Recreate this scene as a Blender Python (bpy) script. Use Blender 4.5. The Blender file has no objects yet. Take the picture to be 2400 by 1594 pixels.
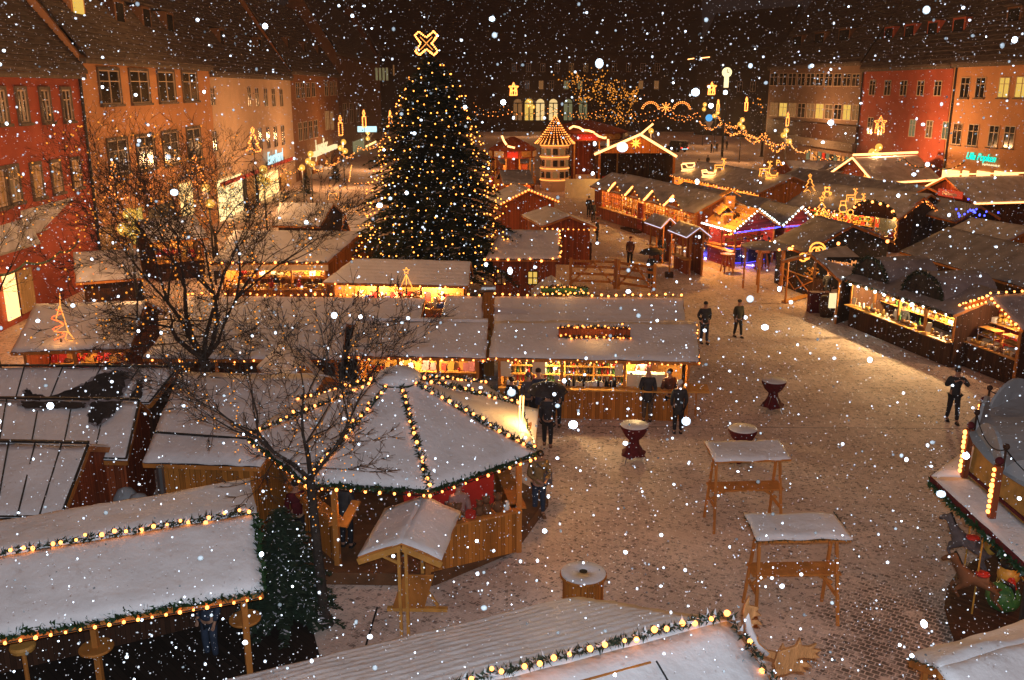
import bpy, math, random
from mathutils import Vector, noise
R = random.Random(11)
sc = bpy.context.scene
C = sc.collection
V = Vector
# ------------------------------------------------------------- camera model
H, TH, F = 10.5, math.radians(15.3), 2150.0
CT, ST = math.cos(TH), math.sin(TH)
K = 2400/2361.0
def ray(u, v):
    u *= K; v *= K
    a = (u-1200)/F; b = (797-v)/F
    return V((a, CT+b*ST, b*CT-ST))
def p(u, v, z=0.0):
    r = ray(u, v); t = (z-H)/r.z
    return V((r.x*t, r.y*t, z))
def pd(u, v, Y):
    r = ray(u, v); t = Y/r.y
    return V((r.x*t, Y, H+r.z*t))
def pf(u, v, A, B):
    """ray against the vertical plane through A and B"""
    r = ray(u, v); n = V((-(B.y-A.y), B.x-A.x, 0)); o = V((0, 0, H))
    t = (A-o).dot(n)/r.dot(n)
    return o+r*t
# ------------------------------------------------------------- materials
M = {}
def nm(name):
    m = bpy.data.materials.new(name); m.use_nodes = True
    nt = m.node_tree; nt.nodes.clear()
    out = nt.nodes.new('ShaderNodeOutputMaterial')
    return m, nt, out
def mat(name, col, rough=.8, var=.25, scale=3.0, bump=0.0, bscale=20.0, stretch=None, metal=0, spec=.3, col2=None):
    m, nt, out = nm(name)
    b = nt.nodes.new('ShaderNodeBsdfPrincipled'); nt.links.new(b.outputs[0], out.inputs[0])
    b.inputs['Roughness'].default_value = rough; b.inputs['Metallic'].default_value = metal
    b.inputs['Specular IOR Level'].default_value = spec
    tc = nt.nodes.new('ShaderNodeTexCoord'); mp = nt.nodes.new('ShaderNodeMapping')
    nt.links.new(tc.outputs['Object'], mp.inputs[0])
    if stretch: mp.inputs['Scale'].default_value = stretch
    n = nt.nodes.new('ShaderNodeTexNoise'); n.inputs['Scale'].default_value = scale; n.inputs['Detail'].default_value = 5
    nt.links.new(mp.outputs[0], n.inputs[0])
    r = nt.nodes.new('ShaderNodeValToRGB')
    c1 = [max(0, c*(1-var)) for c in col]; c2 = list(col2) if col2 else [min(1, c*(1+var)) for c in col]
    r.color_ramp.elements[0].color = (*c1, 1); r.color_ramp.elements[1].color = (*c2, 1)
    r.color_ramp.elements[0].position = .3; r.color_ramp.elements[1].position = .7
    nt.links.new(n.outputs[0], r.inputs[0]); nt.links.new(r.outputs[0], b.inputs['Base Color'])
    if bump:
        n2 = nt.nodes.new('ShaderNodeTexNoise'); n2.inputs['Scale'].default_value = bscale; n2.inputs['Detail'].default_value = 4
        nt.links.new(mp.outputs[0], n2.inputs[0])
        bm = nt.nodes.new('ShaderNodeBump'); bm.inputs['Strength'].default_value = bump; bm.inputs['Distance'].default_value = .05
        nt.links.new(n2.outputs[0], bm.inputs['Height']); nt.links.new(bm.outputs[0], b.inputs['Normal'])
    M[name] = m; return m
def emit(name, col, s, sampled=False):
    m, nt, out = nm(name)
    e = nt.nodes.new('ShaderNodeEmission'); e.inputs[0].default_value = (*col, 1); e.inputs[1].default_value = s
    nt.links.new(e.outputs[0], out.inputs[0])
    m.cycles.emission_sampling = 'FRONT' if sampled else 'NONE'
    M[name] = m; return m
def plank(name, col, w=.12, rough=.7, axis='xy', var=.35):
    """vertical boards: seams by a wave along the wall, grain by stretched noise"""
    m, nt, out = nm(name)
    b = nt.nodes.new('ShaderNodeBsdfPrincipled'); nt.links.new(b.outputs[0], out.inputs[0])
    b.inputs['Roughness'].default_value = rough; b.inputs['Specular IOR Level'].default_value = .25
    tc = nt.nodes.new('ShaderNodeTexCoord')
    sx = nt.nodes.new('ShaderNodeSeparateXYZ'); nt.links.new(tc.outputs['Object'], sx.inputs[0])
    if axis == 'z':
        src = sx.outputs[2]
    else:
        a = nt.nodes.new('ShaderNodeMath'); a.operation = 'ADD'
        nt.links.new(sx.outputs[0], a.inputs[0]); nt.links.new(sx.outputs[1], a.inputs[1]); src = a.outputs[0]
    d = nt.nodes.new('ShaderNodeMath'); d.operation = 'DIVIDE'; d.inputs[1].default_value = w; nt.links.new(src, d.inputs[0])
    fl = nt.nodes.new('ShaderNodeMath'); fl.operation = 'FLOOR'; nt.links.new(d.outputs[0], fl.inputs[0])
    fr = nt.nodes.new('ShaderNodeMath'); fr.operation = 'FRACT'; nt.links.new(d.outputs[0], fr.inputs[0])
    wn = nt.nodes.new('ShaderNodeTexWhiteNoise'); wn.noise_dimensions = '1D'; nt.links.new(fl.outputs[0], wn.inputs['W'])
    mp = nt.nodes.new('ShaderNodeMapping'); nt.links.new(tc.outputs['Object'], mp.inputs[0])
    mp.inputs['Scale'].default_value = (9, 9, .9) if axis != 'z' else (.9, .9, 9)
    n = nt.nodes.new('ShaderNodeTexNoise'); n.inputs['Scale'].default_value = 2.2; n.inputs['Detail'].default_value = 5; nt.links.new(mp.outputs[0], n.inputs[0])
    ad = nt.nodes.new('ShaderNodeMath'); ad.operation = 'ADD'; nt.links.new(wn.outputs[0], ad.inputs[0]); nt.links.new(n.outputs[0], ad.inputs[1])
    mr = nt.nodes.new('ShaderNodeMapRange'); mr.inputs[1].default_value = .3; mr.inputs[2].default_value = 1.5
    mr.inputs[3].default_value = 1-var; mr.inputs[4].default_value = 1+var; nt.links.new(ad.outputs[0], mr.inputs[0])
    lt = nt.nodes.new('ShaderNodeMath'); lt.operation = 'GREATER_THAN'; lt.inputs[1].default_value = .08; nt.links.new(fr.outputs[0], lt.inputs[0])
    sm = nt.nodes.new('ShaderNodeMapRange'); sm.inputs[3].default_value = .35; sm.inputs[4].default_value = 1; nt.links.new(lt.outputs[0], sm.inputs[0])
    mu = nt.nodes.new('ShaderNodeMath'); mu.operation = 'MULTIPLY'; nt.links.new(mr.outputs[0], mu.inputs[0]); nt.links.new(sm.outputs[0], mu.inputs[1])
    vm = nt.nodes.new('ShaderNodeVectorMath'); vm.operation = 'SCALE'; vm.inputs[0].default_value = col; nt.links.new(mu.outputs[0], vm.inputs['Scale'])
    nt.links.new(vm.outputs[0], b.inputs['Base Color'])
    M[name] = m; return m

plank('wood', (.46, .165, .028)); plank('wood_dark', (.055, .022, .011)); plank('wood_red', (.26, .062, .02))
plank('wood_log', (.20, .085, .035), .22, axis='z'); plank('wood_roof', (.42, .22, .09), .16, axis='z')
plank('wood_red_z', (.30, .04, .03), .14, axis='z')
mat('timber', (.50, .19, .04), .6, .25, 4, .2, 30, stretch=(1, 1, .2)); mat('timber_pale', (.62, .30, .07), .55, .2, 4, .15, 30)
mat('snow', (.76, .76, .79), .55, .10, 1.3, .45, 7); mat('snow_thin', (.44, .435, .48), .6, .28, 1.6, .35, 14, stretch=(1, 1, 1))  # greyer snow copy: weak light on outlying roofs put into colour; also thin snow
mat('snow_dark', (.27, .275, .32), .7, .3, 1.3, .3, 12)  # darkest snow copy, low light over the right hand roofs put into the colour
mat('tar', (.035, .033, .035), .8, .4, 4, .3, 18); mat('roof_tile', (.075, .05, .045), .8, .35, 1.2, .5, 4, stretch=(.4, 1, 6), col2=(.13, .10, .095))
mat('needle', (.026, .042, .024), .7, .5, 6); mat('needle_dark', (.032, .052, .03), .7, .5, 3); mat('ivy', (.02, .055, .018), .5, .5, 9)
mat('bark', (.05, .038, .031), .9, .35, 8, .6, 30); mat('black', (.012, .012, .013), .6, .3); mat('iron', (.05, .05, .05), .5, .2, metal=.6)
mat('steel', (.45, .46, .47), .35, .1, metal=.9); mat('white', (.75, .73, .70), .5, .06); mat('cream', (.72, .6, .42), .6, .08)
mat('red_cloth', (.10, .008, .012), .8, .3, 12, .3, 40); mat('red', (.45, .03, .02), .5, .15); mat('gold', (.5, .28, .05), .4, .3)
mat('green', (.05, .16, .04), .5, .3); mat('blue', (.03, .06, .25), .5, .3); mat('pink', (.5, .18, .2), .6, .2); mat('brown', (.16, .07, .03), .7, .3)
mat('skin', (.45, .24, .16), .5, .08); mat('hair', (.03, .018, .012), .7, .3); mat('jacket_black', (.034, .035, .042), .75, .3, 8)
mat('jacket_tan', (.24, .15, .06), .75, .2, 8); mat('jacket_brown', (.11, .04, .025), .75, .3, 8); mat('jacket_rose', (.36, .2, .17), .8, .15, 8)
mat('jacket_grey', (.10, .09, .10), .8, .2, 8); mat('jacket_navy', (.03, .04, .075), .75, .3, 8); mat('jacket_olive', (.055, .055, .035), .75, .3, 8)
mat('jeans', (.035, .05, .085), .8, .25, 9); mat('trousers_brown', (.12, .08, .055), .8, .2, 9); mat('trousers_dark', (.02, .02, .025), .8, .2, 9)
mat('wall_red', (.38, .085, .05), .85, .12, .9, .15, 25); mat('wall_orange', (.55, .27, .125), .85, .08, .7, .15, 25); mat('wall_cream', (.62, .44, .31), .85, .08, .7, .15, 25)
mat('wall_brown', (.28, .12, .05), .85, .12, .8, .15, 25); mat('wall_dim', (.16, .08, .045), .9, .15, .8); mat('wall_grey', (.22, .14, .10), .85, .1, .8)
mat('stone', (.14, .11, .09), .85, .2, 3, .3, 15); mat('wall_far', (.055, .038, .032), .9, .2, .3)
mat('frame', (.6, .46, .34), .6, .1); mat('glass_dark', (.018, .017, .018), .12, .5, .6, spec=.6); mat('curtain', (.5, .34, .16), .8, .25, 2, stretch=(6, 6, .4))
mat('canvas', (.34, .37, .40), .6, .12, 1.5, .5, 4); mat('ochre', (.42, .22, .05), .6, .3, 5); mat('antler', (.58, .27, .10), .6, .3, 4, .5, 18, stretch=(3, 3, 1))
mat('asphalt', (.05, .045, .042), .8, .3); mat('paint_car', (.03, .03, .035), .3, .1)
emit('bulb', (1, .29, .06), 7.0, True); emit('bulb_far', (1, .28, .05), 4.0); emit('bulb_white', (.8, 1, .95), 8); emit('bulb_blue', (.06, .08, 1), 5); emit('bulb_dim', (1, .34, .04), 1.3)
emit('rope', (1, .40, .13), 4.2); emit('rope_gold', (1, .33, .05), 2.8); emit('rope_white', (.75, .68, .85), 1.3); emit('rope_red', (1, .12, .03), 3); emit('rope_orange', (1, .33, .06), 2.0)
emit('globe', (1, .50, .07), 1.15); emit('globe_core', (1, .75, .25), 3.5); emit('shop', (1, .62, .22), 2.2, True); emit('shop_hot', (1, .70, .30), 2.2, True); emit('win_yellow', (1, .62, .12), .85)
emit('win_green', (.36, .34, .17), .5); emit('neon', (.0, .85, .62), 1.5); emit('sign_cyan', (.55, .85, .9), 1.4); emit('sign_cream', (1, .78, .40), 1.2); emit('led_blue', (.09, .07, 1), 2.2)
emit('tail', (1, .04, .02), 5); emit('star_light', (1, .36, .04), 3.5); emit('sign_red', (1, .10, .04), .6); emit('clock', (1, .85, .42), 1.6); emit('win_dim', (1, .45, .15), .22)
emit('candle', (1, .5, .13), 6, True); emit('sign_blue', (.1, .5, 1), 1.0); emit('letters', (1, .35, .10), 1.2); emit('win_arch', (1, .68, .28), 1.0); emit('bulb_tree', (1, .30, .045), 6.0)
# ground: thin snow trodden over small setts, setts showing in patches
def ground_mat():
    m, nt, out = nm('snowy_setts'); N = nt.nodes.new; L = nt.links.new
    b = N('ShaderNodeBsdfPrincipled'); L(b.outputs[0], out.inputs[0]); b.inputs['Roughness'].default_value = .75; b.inputs['Specular IOR Level'].default_value = .25
    tc = N('ShaderNodeTexCoord')
    mp = N('ShaderNodeMapping'); mp.inputs['Rotation'].default_value = (0, 0, .62); L(tc.outputs['Object'], mp.inputs[0])
    br = N('ShaderNodeTexBrick'); br.inputs['Scale'].default_value = 1; br.inputs['Brick Width'].default_value = .16; br.inputs['Row Height'].default_value = .13
    br.inputs['Mortar Size'].default_value = .014; br.inputs['Mortar Smooth'].default_value = .3
    L(mp.outputs[0], br.inputs[0])
    def noi(s, d=5, ro=.6):
        n = N('ShaderNodeTexNoise'); n.inputs['Scale'].default_value = s; n.inputs['Detail'].default_value = d; n.inputs['Roughness'].default_value = ro
        L(tc.outputs['Object'], n.inputs[0]); return n.outputs[0]
    def mr(x, a, c, lo=0, hi=1):
        r = N('ShaderNodeMapRange'); r.inputs[1].default_value = a; r.inputs[2].default_value = c; r.inputs[3].default_value = lo; r.inputs[4].default_value = hi; L(x, r.inputs[0]); return r.outputs[0]
    def ma(op, x, y):
        r = N('ShaderNodeMath'); r.operation = op
        for i, q in enumerate((x, y)):
            if isinstance(q, (int, float)): r.inputs[i].default_value = q
            else: L(q, r.inputs[i])
        return r.outputs[0]
    big = mr(noi(.30, 3), .42, .60); fine = mr(noi(6, 5, .75), .50, .58); mid = mr(noi(1.5, 4), .40, .56)
    vo = N('ShaderNodeTexVoronoi'); vo.inputs['Scale'].default_value = 6.5; L(mp.outputs[0], vo.inputs[0])
    bare = ma('MULTIPLY', ma('MAXIMUM', ma('MULTIPLY', big, .9), ma('MULTIPLY', mid, .8)), fine)      # where the stones show
    vm_ = N('ShaderNodeMapping'); vm_.inputs['Scale'].default_value = (1.0, 1.9, 1); vm_.inputs['Rotation'].default_value = (0, 0, .5); L(tc.outputs['Object'], vm_.inputs[0])
    fp = N('ShaderNodeTexVoronoi'); fp.inputs['Scale'].default_value = 2.3; L(vm_.outputs[0], fp.inputs[0])
    prints = ma('MULTIPLY', mr(fp.outputs['Distance'], .24, .14), mr(noi(.22, 3), .46, .56))
    stone = ma('MULTIPLY', ma('MAXIMUM', bare, ma('MULTIPLY', prints, .55)), ma('SUBTRACT', 1, br.outputs['Fac']))
    # wheel-worn wide bare areas near the carousel
    sx = N('ShaderNodeSeparateXYZ'); L(tc.outputs['Object'], sx.inputs[0])
    dx = ma('DIVIDE', ma('SUBTRACT', sx.outputs[0], 8.3), 3.0); dy = ma('DIVIDE', ma('SUBTRACT', sx.outputs[1], 15.2), 3.6)
    rr = ma('ADD', ma('MULTIPLY', dx, dx), ma('MULTIPLY', dy, dy))
    worn = ma('MULTIPLY', mr(rr, .9, .25), mr(noi(2.0, 5, .7), .38, .52))
    worn = ma('MULTIPLY', worn, ma('SUBTRACT', 1, br.outputs['Fac']))
    f = ma('MINIMUM', ma('ADD', stone, ma('MULTIPLY', worn, .85)), .92)
    cr = N('ShaderNodeMix'); cr.data_type = 'RGBA'; L(f, cr.inputs[0])
    sn = N('ShaderNodeMix'); sn.data_type = 'RGBA'; L(ma('MULTIPLY', mr(noi(.45, 7, .75), .38, .62), mr(noi(.11, 4, .6), .35, .6, .35, 1)), sn.inputs[0]); sn.inputs[6].default_value = (.60, .455, .38, 1); sn.inputs[7].default_value = (.88, .73, .645, 1)
    L(sn.outputs[2], cr.inputs[6]); cr.inputs[7].default_value = (.10, .07, .058, 1)
    L(cr.outputs[2], b.inputs['Base Color'])
    bu = N('ShaderNodeBump'); bu.inputs['Strength'].default_value = .5; bu.inputs['Distance'].default_value = .04
    L(ma('ADD', noi(4, 6, .7), ma('MULTIPLY', br.outputs['Fac'], .12)), bu.inputs['Height']); L(bu.outputs[0], b.inputs['Normal'])
    M['ground'] = m
ground_mat()
def flake_mats():
    m, nt, out = nm('flake'); b = nt.nodes.new('ShaderNodeBsdfDiffuse'); b.inputs[0].default_value = (.8, .82, .87, 1)
    t = nt.nodes.new('ShaderNodeBsdfTranslucent'); t.inputs[0].default_value = (.9, .92, 1, 1)
    nt.nodes.remove(t); t = nt.nodes.new('ShaderNodeBsdfTransparent'); lw = nt.nodes.new('ShaderNodeLayerWeight'); lw.inputs[0].default_value = .5; mr_ = nt.nodes.new('ShaderNodeMapRange'); mr_.inputs[1].default_value = .35; mr_.inputs[2].default_value = .95; nt.links.new(lw.outputs['Facing'], mr_.inputs[0])
    mx = nt.nodes.new('ShaderNodeMixShader'); nt.links.new(mr_.outputs[0], mx.inputs[0]); nt.links.new(b.outputs[0], mx.inputs[1]); nt.links.new(t.outputs[0], mx.inputs[2]); nt.links.new(mx.outputs[0], out.inputs[0])
    M['flake'] = m
    m, nt, out = nm('flake_soft'); b = nt.nodes.new('ShaderNodeBsdfDiffuse'); b.inputs[0].default_value = (.10, .105, .11, 1)
    t = nt.nodes.new('ShaderNodeBsdfTransparent'); mx = nt.nodes.new('ShaderNodeMixShader'); mx.inputs[0].default_value = .62
    nt.links.new(t.outputs[0], mx.inputs[1]); nt.links.new(b.outputs[0], mx.inputs[2]); nt.links.new(mx.outputs[0], out.inputs[0]); M['flake_soft'] = m
flake_mats()
# ------------------------------------------------------------- objects
def tag(o, label, cat, group=None, kind=None):
    o['label'] = label; o['category'] = cat
    if group: o['group'] = group
    if kind: o['kind'] = kind
    return o
def thing(name, loc, label, cat, group=None, rz=0):
    o = bpy.data.objects.new(name, None); C.objects.link(o); o.location = loc; o.rotation_euler[2] = rz
    o.empty_display_size = .2
    return tag(o, label, cat, group)
class MB:
    def __init__(s): s.v = []; s.f = []; s.mi = []; s.cur = 0
    def face(s, *pts):
        n = len(s.v); s.v += [tuple(q) for q in pts]; s.f.append(tuple(range(n, n+len(pts)))); s.mi.append(s.cur); return s
    def raw(s, vs, fs):
        n = len(s.v); s.v += [tuple(q) for q in vs]
        for f in fs: s.f.append(tuple(i+n for i in f)); s.mi.append(s.cur)
        return s
    def hexa(s, b, t):
        """b, t: four bottom and four top corners"""
        return s.raw(list(b)+list(t), [(3, 2, 1, 0), (4, 5, 6, 7), (0, 1, 5, 4), (1, 2, 6, 5), (2, 3, 7, 6), (3, 0, 4, 7)])
    def box(s, x0, x1, y0, y1, z0, z1):
        return s.hexa([(x0, y0, z0), (x1, y0, z0), (x1, y1, z0), (x0, y1, z0)], [(x0, y0, z1), (x1, y0, z1), (x1, y1, z1), (x0, y1, z1)])
    def obox(s, c, ax, ay, hx, hy, z0, z1):
        """oriented box: centre c, unit axes ax, ay, half sizes"""
        c = V((c[0], c[1], 0)); q = [c-ax*hx-ay*hy, c+ax*hx-ay*hy, c+ax*hx+ay*hy, c-ax*hx+ay*hy]
        return s.hexa([(a.x, a.y, z0) for a in q], [(a.x, a.y, z1) for a in q])
    def bar(s, a, b, w, h=None, up=V((0, 0, 1))):
        a = V(a); b = V(b); h = h or w; d = (b-a).normalized()
        if abs(d.dot(up)) > .95: up = V((0, 1, 0))
        x = d.cross(up).normalized()*w/2; y = x.cross(d).normalized()*h/2
        return s.hexa([a-x-y, a+x-y, a+x+y, a-x+y], [b-x-y, b+x-y, b+x+y, b-x+y])
    def slab(s, q, t):
        """planar quad/poly q thickened downward by t"""
        n = len(q); q = [V(a) for a in q]; lo = [a-V((0, 0, t)) for a in q]
        fs = [tuple(range(n)), tuple(range(2*n-1, n-1, -1))]+[(i, i+n, (i+1) % n+n, (i+1) % n) for i in range(n)]
        return s.raw(q+lo, fs)
    def thick(s, q, d):
        """poly q extruded by vector d"""
        n = len(q); q = [V(a) for a in q]; lo = [a+V(d) for a in q]
        fs = [tuple(range(n-1, -1, -1)), tuple(range(n, 2*n))]+[(i, (i+1) % n, (i+1) % n+n, i+n) for i in range(n)]
        return s.raw(q+lo, fs)
    def tube(s, pts, r, n=6, r1=None, cap=True):
        pts = [V(q) for q in pts]; m = len(pts); base = len(s.v); rr = r if isinstance(r, (list, tuple)) else [r+(((r1 if r1 is not None else r)-r)*i/max(1, m-1)) for i in range(m)]
        for i, q in enumerate(pts):
            d = (pts[min(i+1, m-1)]-pts[max(i-1, 0)])
            d = d.normalized() if d.length > 1e-6 else V((0, 0, 1))
            up = V((0, 0, 1)) if abs(d.z) < .9 else V((1, 0, 0))
            x = d.cross(up).normalized(); y = x.cross(d)
            for k in range(n):
                a = 2*math.pi*k/n; w = q+(x*math.cos(a)+y*math.sin(a))*rr[i]; s.v.append((w.x, w.y, w.z))
        for i in range(m-1):
            for k in range(n):
                a = base+i*n+k; b = base+i*n+(k+1) % n; s.f.append((a, b, b+n, a+n)); s.mi.append(s.cur)
        if cap:
            s.f.append(tuple(base+k for k in range(n-1, -1, -1))); s.mi.append(s.cur); s.f.append(tuple(base+(m-1)*n+k for k in range(n))); s.mi.append(s.cur)
        return s
    def lathe(s, prof, c=(0, 0, 0), n=16, sc_=(1, 1)):
        base = len(s.v); m = len(prof)
        for r, z in prof:
            for k in range(n):
                a = 2*math.pi*k/n; s.v.append((c[0]+r*math.cos(a)*sc_[0], c[1]+r*math.sin(a)*sc_[1], c[2]+z))
        for i in range(m-1):
            for k in range(n):
                a = base+i*n+k; b = base+i*n+(k+1) % n; s.f.append((a, b, b+n, a+n)); s.mi.append(s.cur)
        s.f.append(tuple(base+k for k in range(n-1, -1, -1))); s.mi.append(s.cur); s.f.append(tuple(base+(m-1)*n+k for k in range(n))); s.mi.append(s.cur)
        return s
    def ball(s, c, r, n=8, sz=1.0):
        m = max(4, n//2+1); prof = []
        for i in range(m+1):
            a = -math.pi/2+math.pi*i/m; prof.append((max(.001, r*math.cos(a)), r*math.sin(a)*sz))
        return s.lathe(prof, c, n)
    def mesh(s, name, m, smooth=False):
        me = bpy.data.meshes.new(name); me.from_pydata(s.v, [], s.f)
        for x in (m if isinstance(m, (list, tuple)) else [m]): me.materials.append(M[x])
        if isinstance(m, (list, tuple)): me.polygons.foreach_set('material_index', s.mi)
        if smooth: me.polygons.foreach_set('use_smooth', [True]*len(me.polygons))
        me.update(); return me
    def build(s, name, m, parent=None, smooth=False, loc=None):
        """geometry is in world coordinates; the parent is an unrotated empty"""
        if parent is not None and loc is None:
            q = parent; off = V((0, 0, 0))
            while q is not None: off += q.location; q = q.parent
            s.v = [(a[0]-off.x, a[1]-off.y, a[2]-off.z) for a in s.v]
        me = s.mesh(name, m, smooth); o = bpy.data.objects.new(name, me); C.objects.link(o)
        if parent is not None: o.parent = parent
        if loc is not None: o.location = loc
        return o
def single(mb, name, m, label, cat, group=None, smooth=False):
    """a thing that is one mesh, its origin at its base"""
    xs = [a[0] for a in mb.v]; ys = [a[1] for a in mb.v]; z = min(a[2] for a in mb.v)
    c = V(((min(xs)+max(xs))/2, (min(ys)+max(ys))/2, z)); mb.v = [(a[0]-c.x, a[1]-c.y, a[2]-c.z) for a in mb.v]
    o = mb.build(name, m, None, smooth, loc=c); return tag(o, label, cat, group)
def struct(name, mb, m, smooth=False):
    o = mb.build(name, m, None, smooth); o['kind'] = 'structure'; return o
def lamp(kind, name, loc, col, e, r=.1, parent=None, **k):
    l = bpy.data.lights.new(name, kind); l.color = col; l.energy = e
    if kind != 'SUN': l.shadow_soft_size = r
    o = bpy.data.objects.new(name, l); C.objects.link(o); o.location = loc
    if parent is not None:
        o.parent = parent; o.location = V(loc)-parent.matrix_basis.translation
    return o
def bez(a, b, sag, n=12):
    a = V(a); b = V(b); return [a.lerp(b, i/n)+V((0, 0, -sag*4*(i/n)*(1-i/n))) for i in range(n+1)]
def resample(pts, step):
    pts = [V(q) for q in pts]; out = [pts[0]]; acc = 0
    for a, b in zip(pts, pts[1:]):
        L = (b-a).length; t = step-acc
        while t <= L: out.append(a.lerp(b, t/L)); t += step
        acc = (acc+L) % step
    return out
BULB = {}
def bulb_mesh(r, m):
    k = (r, m)
    if k not in BULB:
        b = MB(); b.ball((0, 0, 0), r, 8); BULB[k] = b.mesh('bulb', m, True)
    return BULB[k]
def put(me, name, loc, parent):
    o = bpy.data.objects.new(name, me); C.objects.link(o); o.parent = parent
    if name == 'bulb': s_ = R.uniform(.68, 1.12); o.scale = (s_, s_, s_)
    q = parent; off = V((0, 0, 0))
    while q is not None: off += q.location; q = q.parent
    o.location = V(loc)-off; return o
def garland(parent, pts, r=.06, step=.22, br=.035, bm='bulb', leaf='needle', dens=60, name='garland', off=(0, 0, 0), snow=0, jit=.4, indiv=True, leafsize=1.0):
    """greenery twisted along a line with light bulbs set in it"""
    b = MB(); path = resample(pts, .05 if r > .03 else .15)
    for a, c in zip(path, path[1:]):
        for _ in range(max(1, int(dens*(c-a).length))):
            q = a.lerp(c, R.random()); d = V((R.gauss(0, 1), R.gauss(0, 1), R.gauss(0, 1))).normalized()
            e = d.cross(V((R.random(), R.random(), R.random()))).normalized(); l = r*(.5+R.random()*.9)
            w = r*.28*leafsize
            q = q+d*r*.25
            if snow and R.random() < snow and d.z > 0: b.cur = 1
            b.face(q-e*w, q+d*l, q+e*w); b.cur = 0
    if not indiv and len(resample(pts, step)) > 0:
        pass
    g = b.build(name, [leaf, 'snow'], parent)
    me = bulb_mesh(br, bm)
    for q in resample(pts, step):
        put(me, 'bulb', q+V((R.gauss(0, 1), R.gauss(0, 1), R.gauss(0, 1)))*r*jit+V(off), g)
    return g
def rope(parent, pts, r, m, name='light_rope', n=5):
    b = MB(); b.tube(pts, r, n); return b.build(name, m, parent)
SKYK = 1.0; SUN = .40; FLASH = 5300; HAZE = .0003
NSNOW = [(42, .95, 1.8, .004, .0075, True, .85), (440, 1.8, 4.2, .0035, .0095, True, .5), (3400, 4.2, 9, .004, .0105, True, .2), (26000, 9, 18, .006, .012, False, 0), (22000, 18, 38, .009, .019, False, 0), (5000, 38, 80, .02, .035, False, 0)]
# ------------------------------------------------------------- roofs, huts
def snowslab(parent, c00, c10, c11, c01, th=.06, m='snow', nu=24, nv=10, corr=0, name='snow_cover', amp=.028, skew=0):
    """c00-c10 eave, c01-c11 ridge; a soft layer of snow, optionally showing the sheeting's ribs"""
    c00, c10, c11, c01 = map(V, (c00, c10, c11, c01)); nrm = (c10-c00).cross(c01-c00).normalized()
    if nrm.z < 0: nrm = -nrm
    if corr: nv = corr*4; amp *= .35
    vs = []; fs = []; sd = R.random()*50
    for j in range(nv+1):
        for i in range(nu+1):
            s = i/nu; t = j/nv; q = c00.lerp(c10, s).lerp(c01.lerp(c11, s), t)
            h = th+amp*2.5*noise.noise(q*.9+V((sd, 0, 0)))+amp*noise.noise(q*3.1+V((0, sd, 0)))
            h = max(h, th*.55)
            if corr and j % 4 == 0: h -= .018
            if i in (0, nu) or j in (0, nv):
                h *= .55; o = .06*noise.noise(q*2.3+V((sd, 9, 0)))
                mid = (c00+c10+c11+c01)/4; q = q+(q-mid).normalized()*o
            vs.append(q+nrm*h)
    for j in range(nv):
        for i in range(nu):
            a = j*(nu+1)+i; fs.append((a, a+1, a+nu+2, a+nu+1))
    b = MB(); b.raw(vs, fs)
    edge = [i for i in range(nu+1)]+[(j)*(nu+1)+nu for j in range(1, nv+1)]+[nv*(nu+1)+i for i in range(nu-1, -1, -1)]+[j*(nu+1) for j in range(nv-1, 0, -1)]
    base = len(b.v); low = [V(vs[e])-nrm*(th*.6) for e in edge]; b.v += [tuple(q) for q in low]
    for k in range(len(edge)):
        k2 = (k+1) % len(edge); b.f.append((edge[k], base+k, base+k2, edge[k2])); b.mi.append(0)
    return b.build(name, m, parent, True)
GOODS = ['red', 'gold', 'white', 'cream', 'green', 'brown', 'pink', 'timber_pale']
def goods_mesh(kind):
    k = ('g', kind)
    if k in BULB: return BULB[k]
    b = MB(); m = kind[1]
    if kind[0] == 'bottle': b.lathe([(.032, 0), (.035, .01), (.035, .17), (.012, .22), (.012, .28), (.014, .30)], n=8)
    elif kind[0] == 'jar': b.lathe([(.04, 0), (.045, .02), (.045, .11), (.03, .13), (.035, .135), (.035, .15)], n=8)
    elif kind[0] == 'ball': b.ball((0, 0, .06), .06, 8); b.tube([(0, 0, .115), (0, 0, .14)], .012, 5)
    elif kind[0] == 'card': b.hexa([(-.09, -.01, 0), (.09, -.01, 0), (.09, .01, 0), (-.09, .01, 0)], [(-.09, .05, .26), (.09, .05, .26), (.09, .065, .26), (-.09, .065, .26)])
    elif kind[0] == 'bear':
        b.ball((0, 0, .09), .09, 8, 1.1); b.ball((0, 0, .24), .065, 8); b.ball((-.05, 0, .29), .022, 6); b.ball((.05, 0, .29), .022, 6); b.ball((-.09, -.03, .13), .03, 6); b.ball((.09, -.03, .13), .03, 6)
    elif kind[0] == 'loaf': b.lathe([(.02, 0), (.1, .02), (.11, .06), (.07, .11), (.01, .13)], n=8, sc_=(1.3, .8))
    else: b.box(-.09, .09, -.07, .07, 0, .13); b.cur = 0; b.box(-.094, .094, -.015, .015, -.001, .134)
    BULB[k] = b.mesh(kind[0], m, True if kind[0] in ('bottle', 'jar', 'ball', 'bear', 'loaf') else False); return BULB[k]
CN = {'white': 'pale', 'gold': 'gold', 'red': 'red', 'cream': 'cream', 'green': 'green', 'brown': 'brown', 'pink': 'pink', 'timber_pale': 'light wood', 'black': 'dark', 'blue': 'blue', 'antler': 'tan'}
KN = {'bottle': 'bottle', 'jar': 'jar', 'ball': 'bauble', 'card': 'card', 'bear': 'toy bear', 'loaf': 'loaf', 'gift': 'gift box'}
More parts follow.
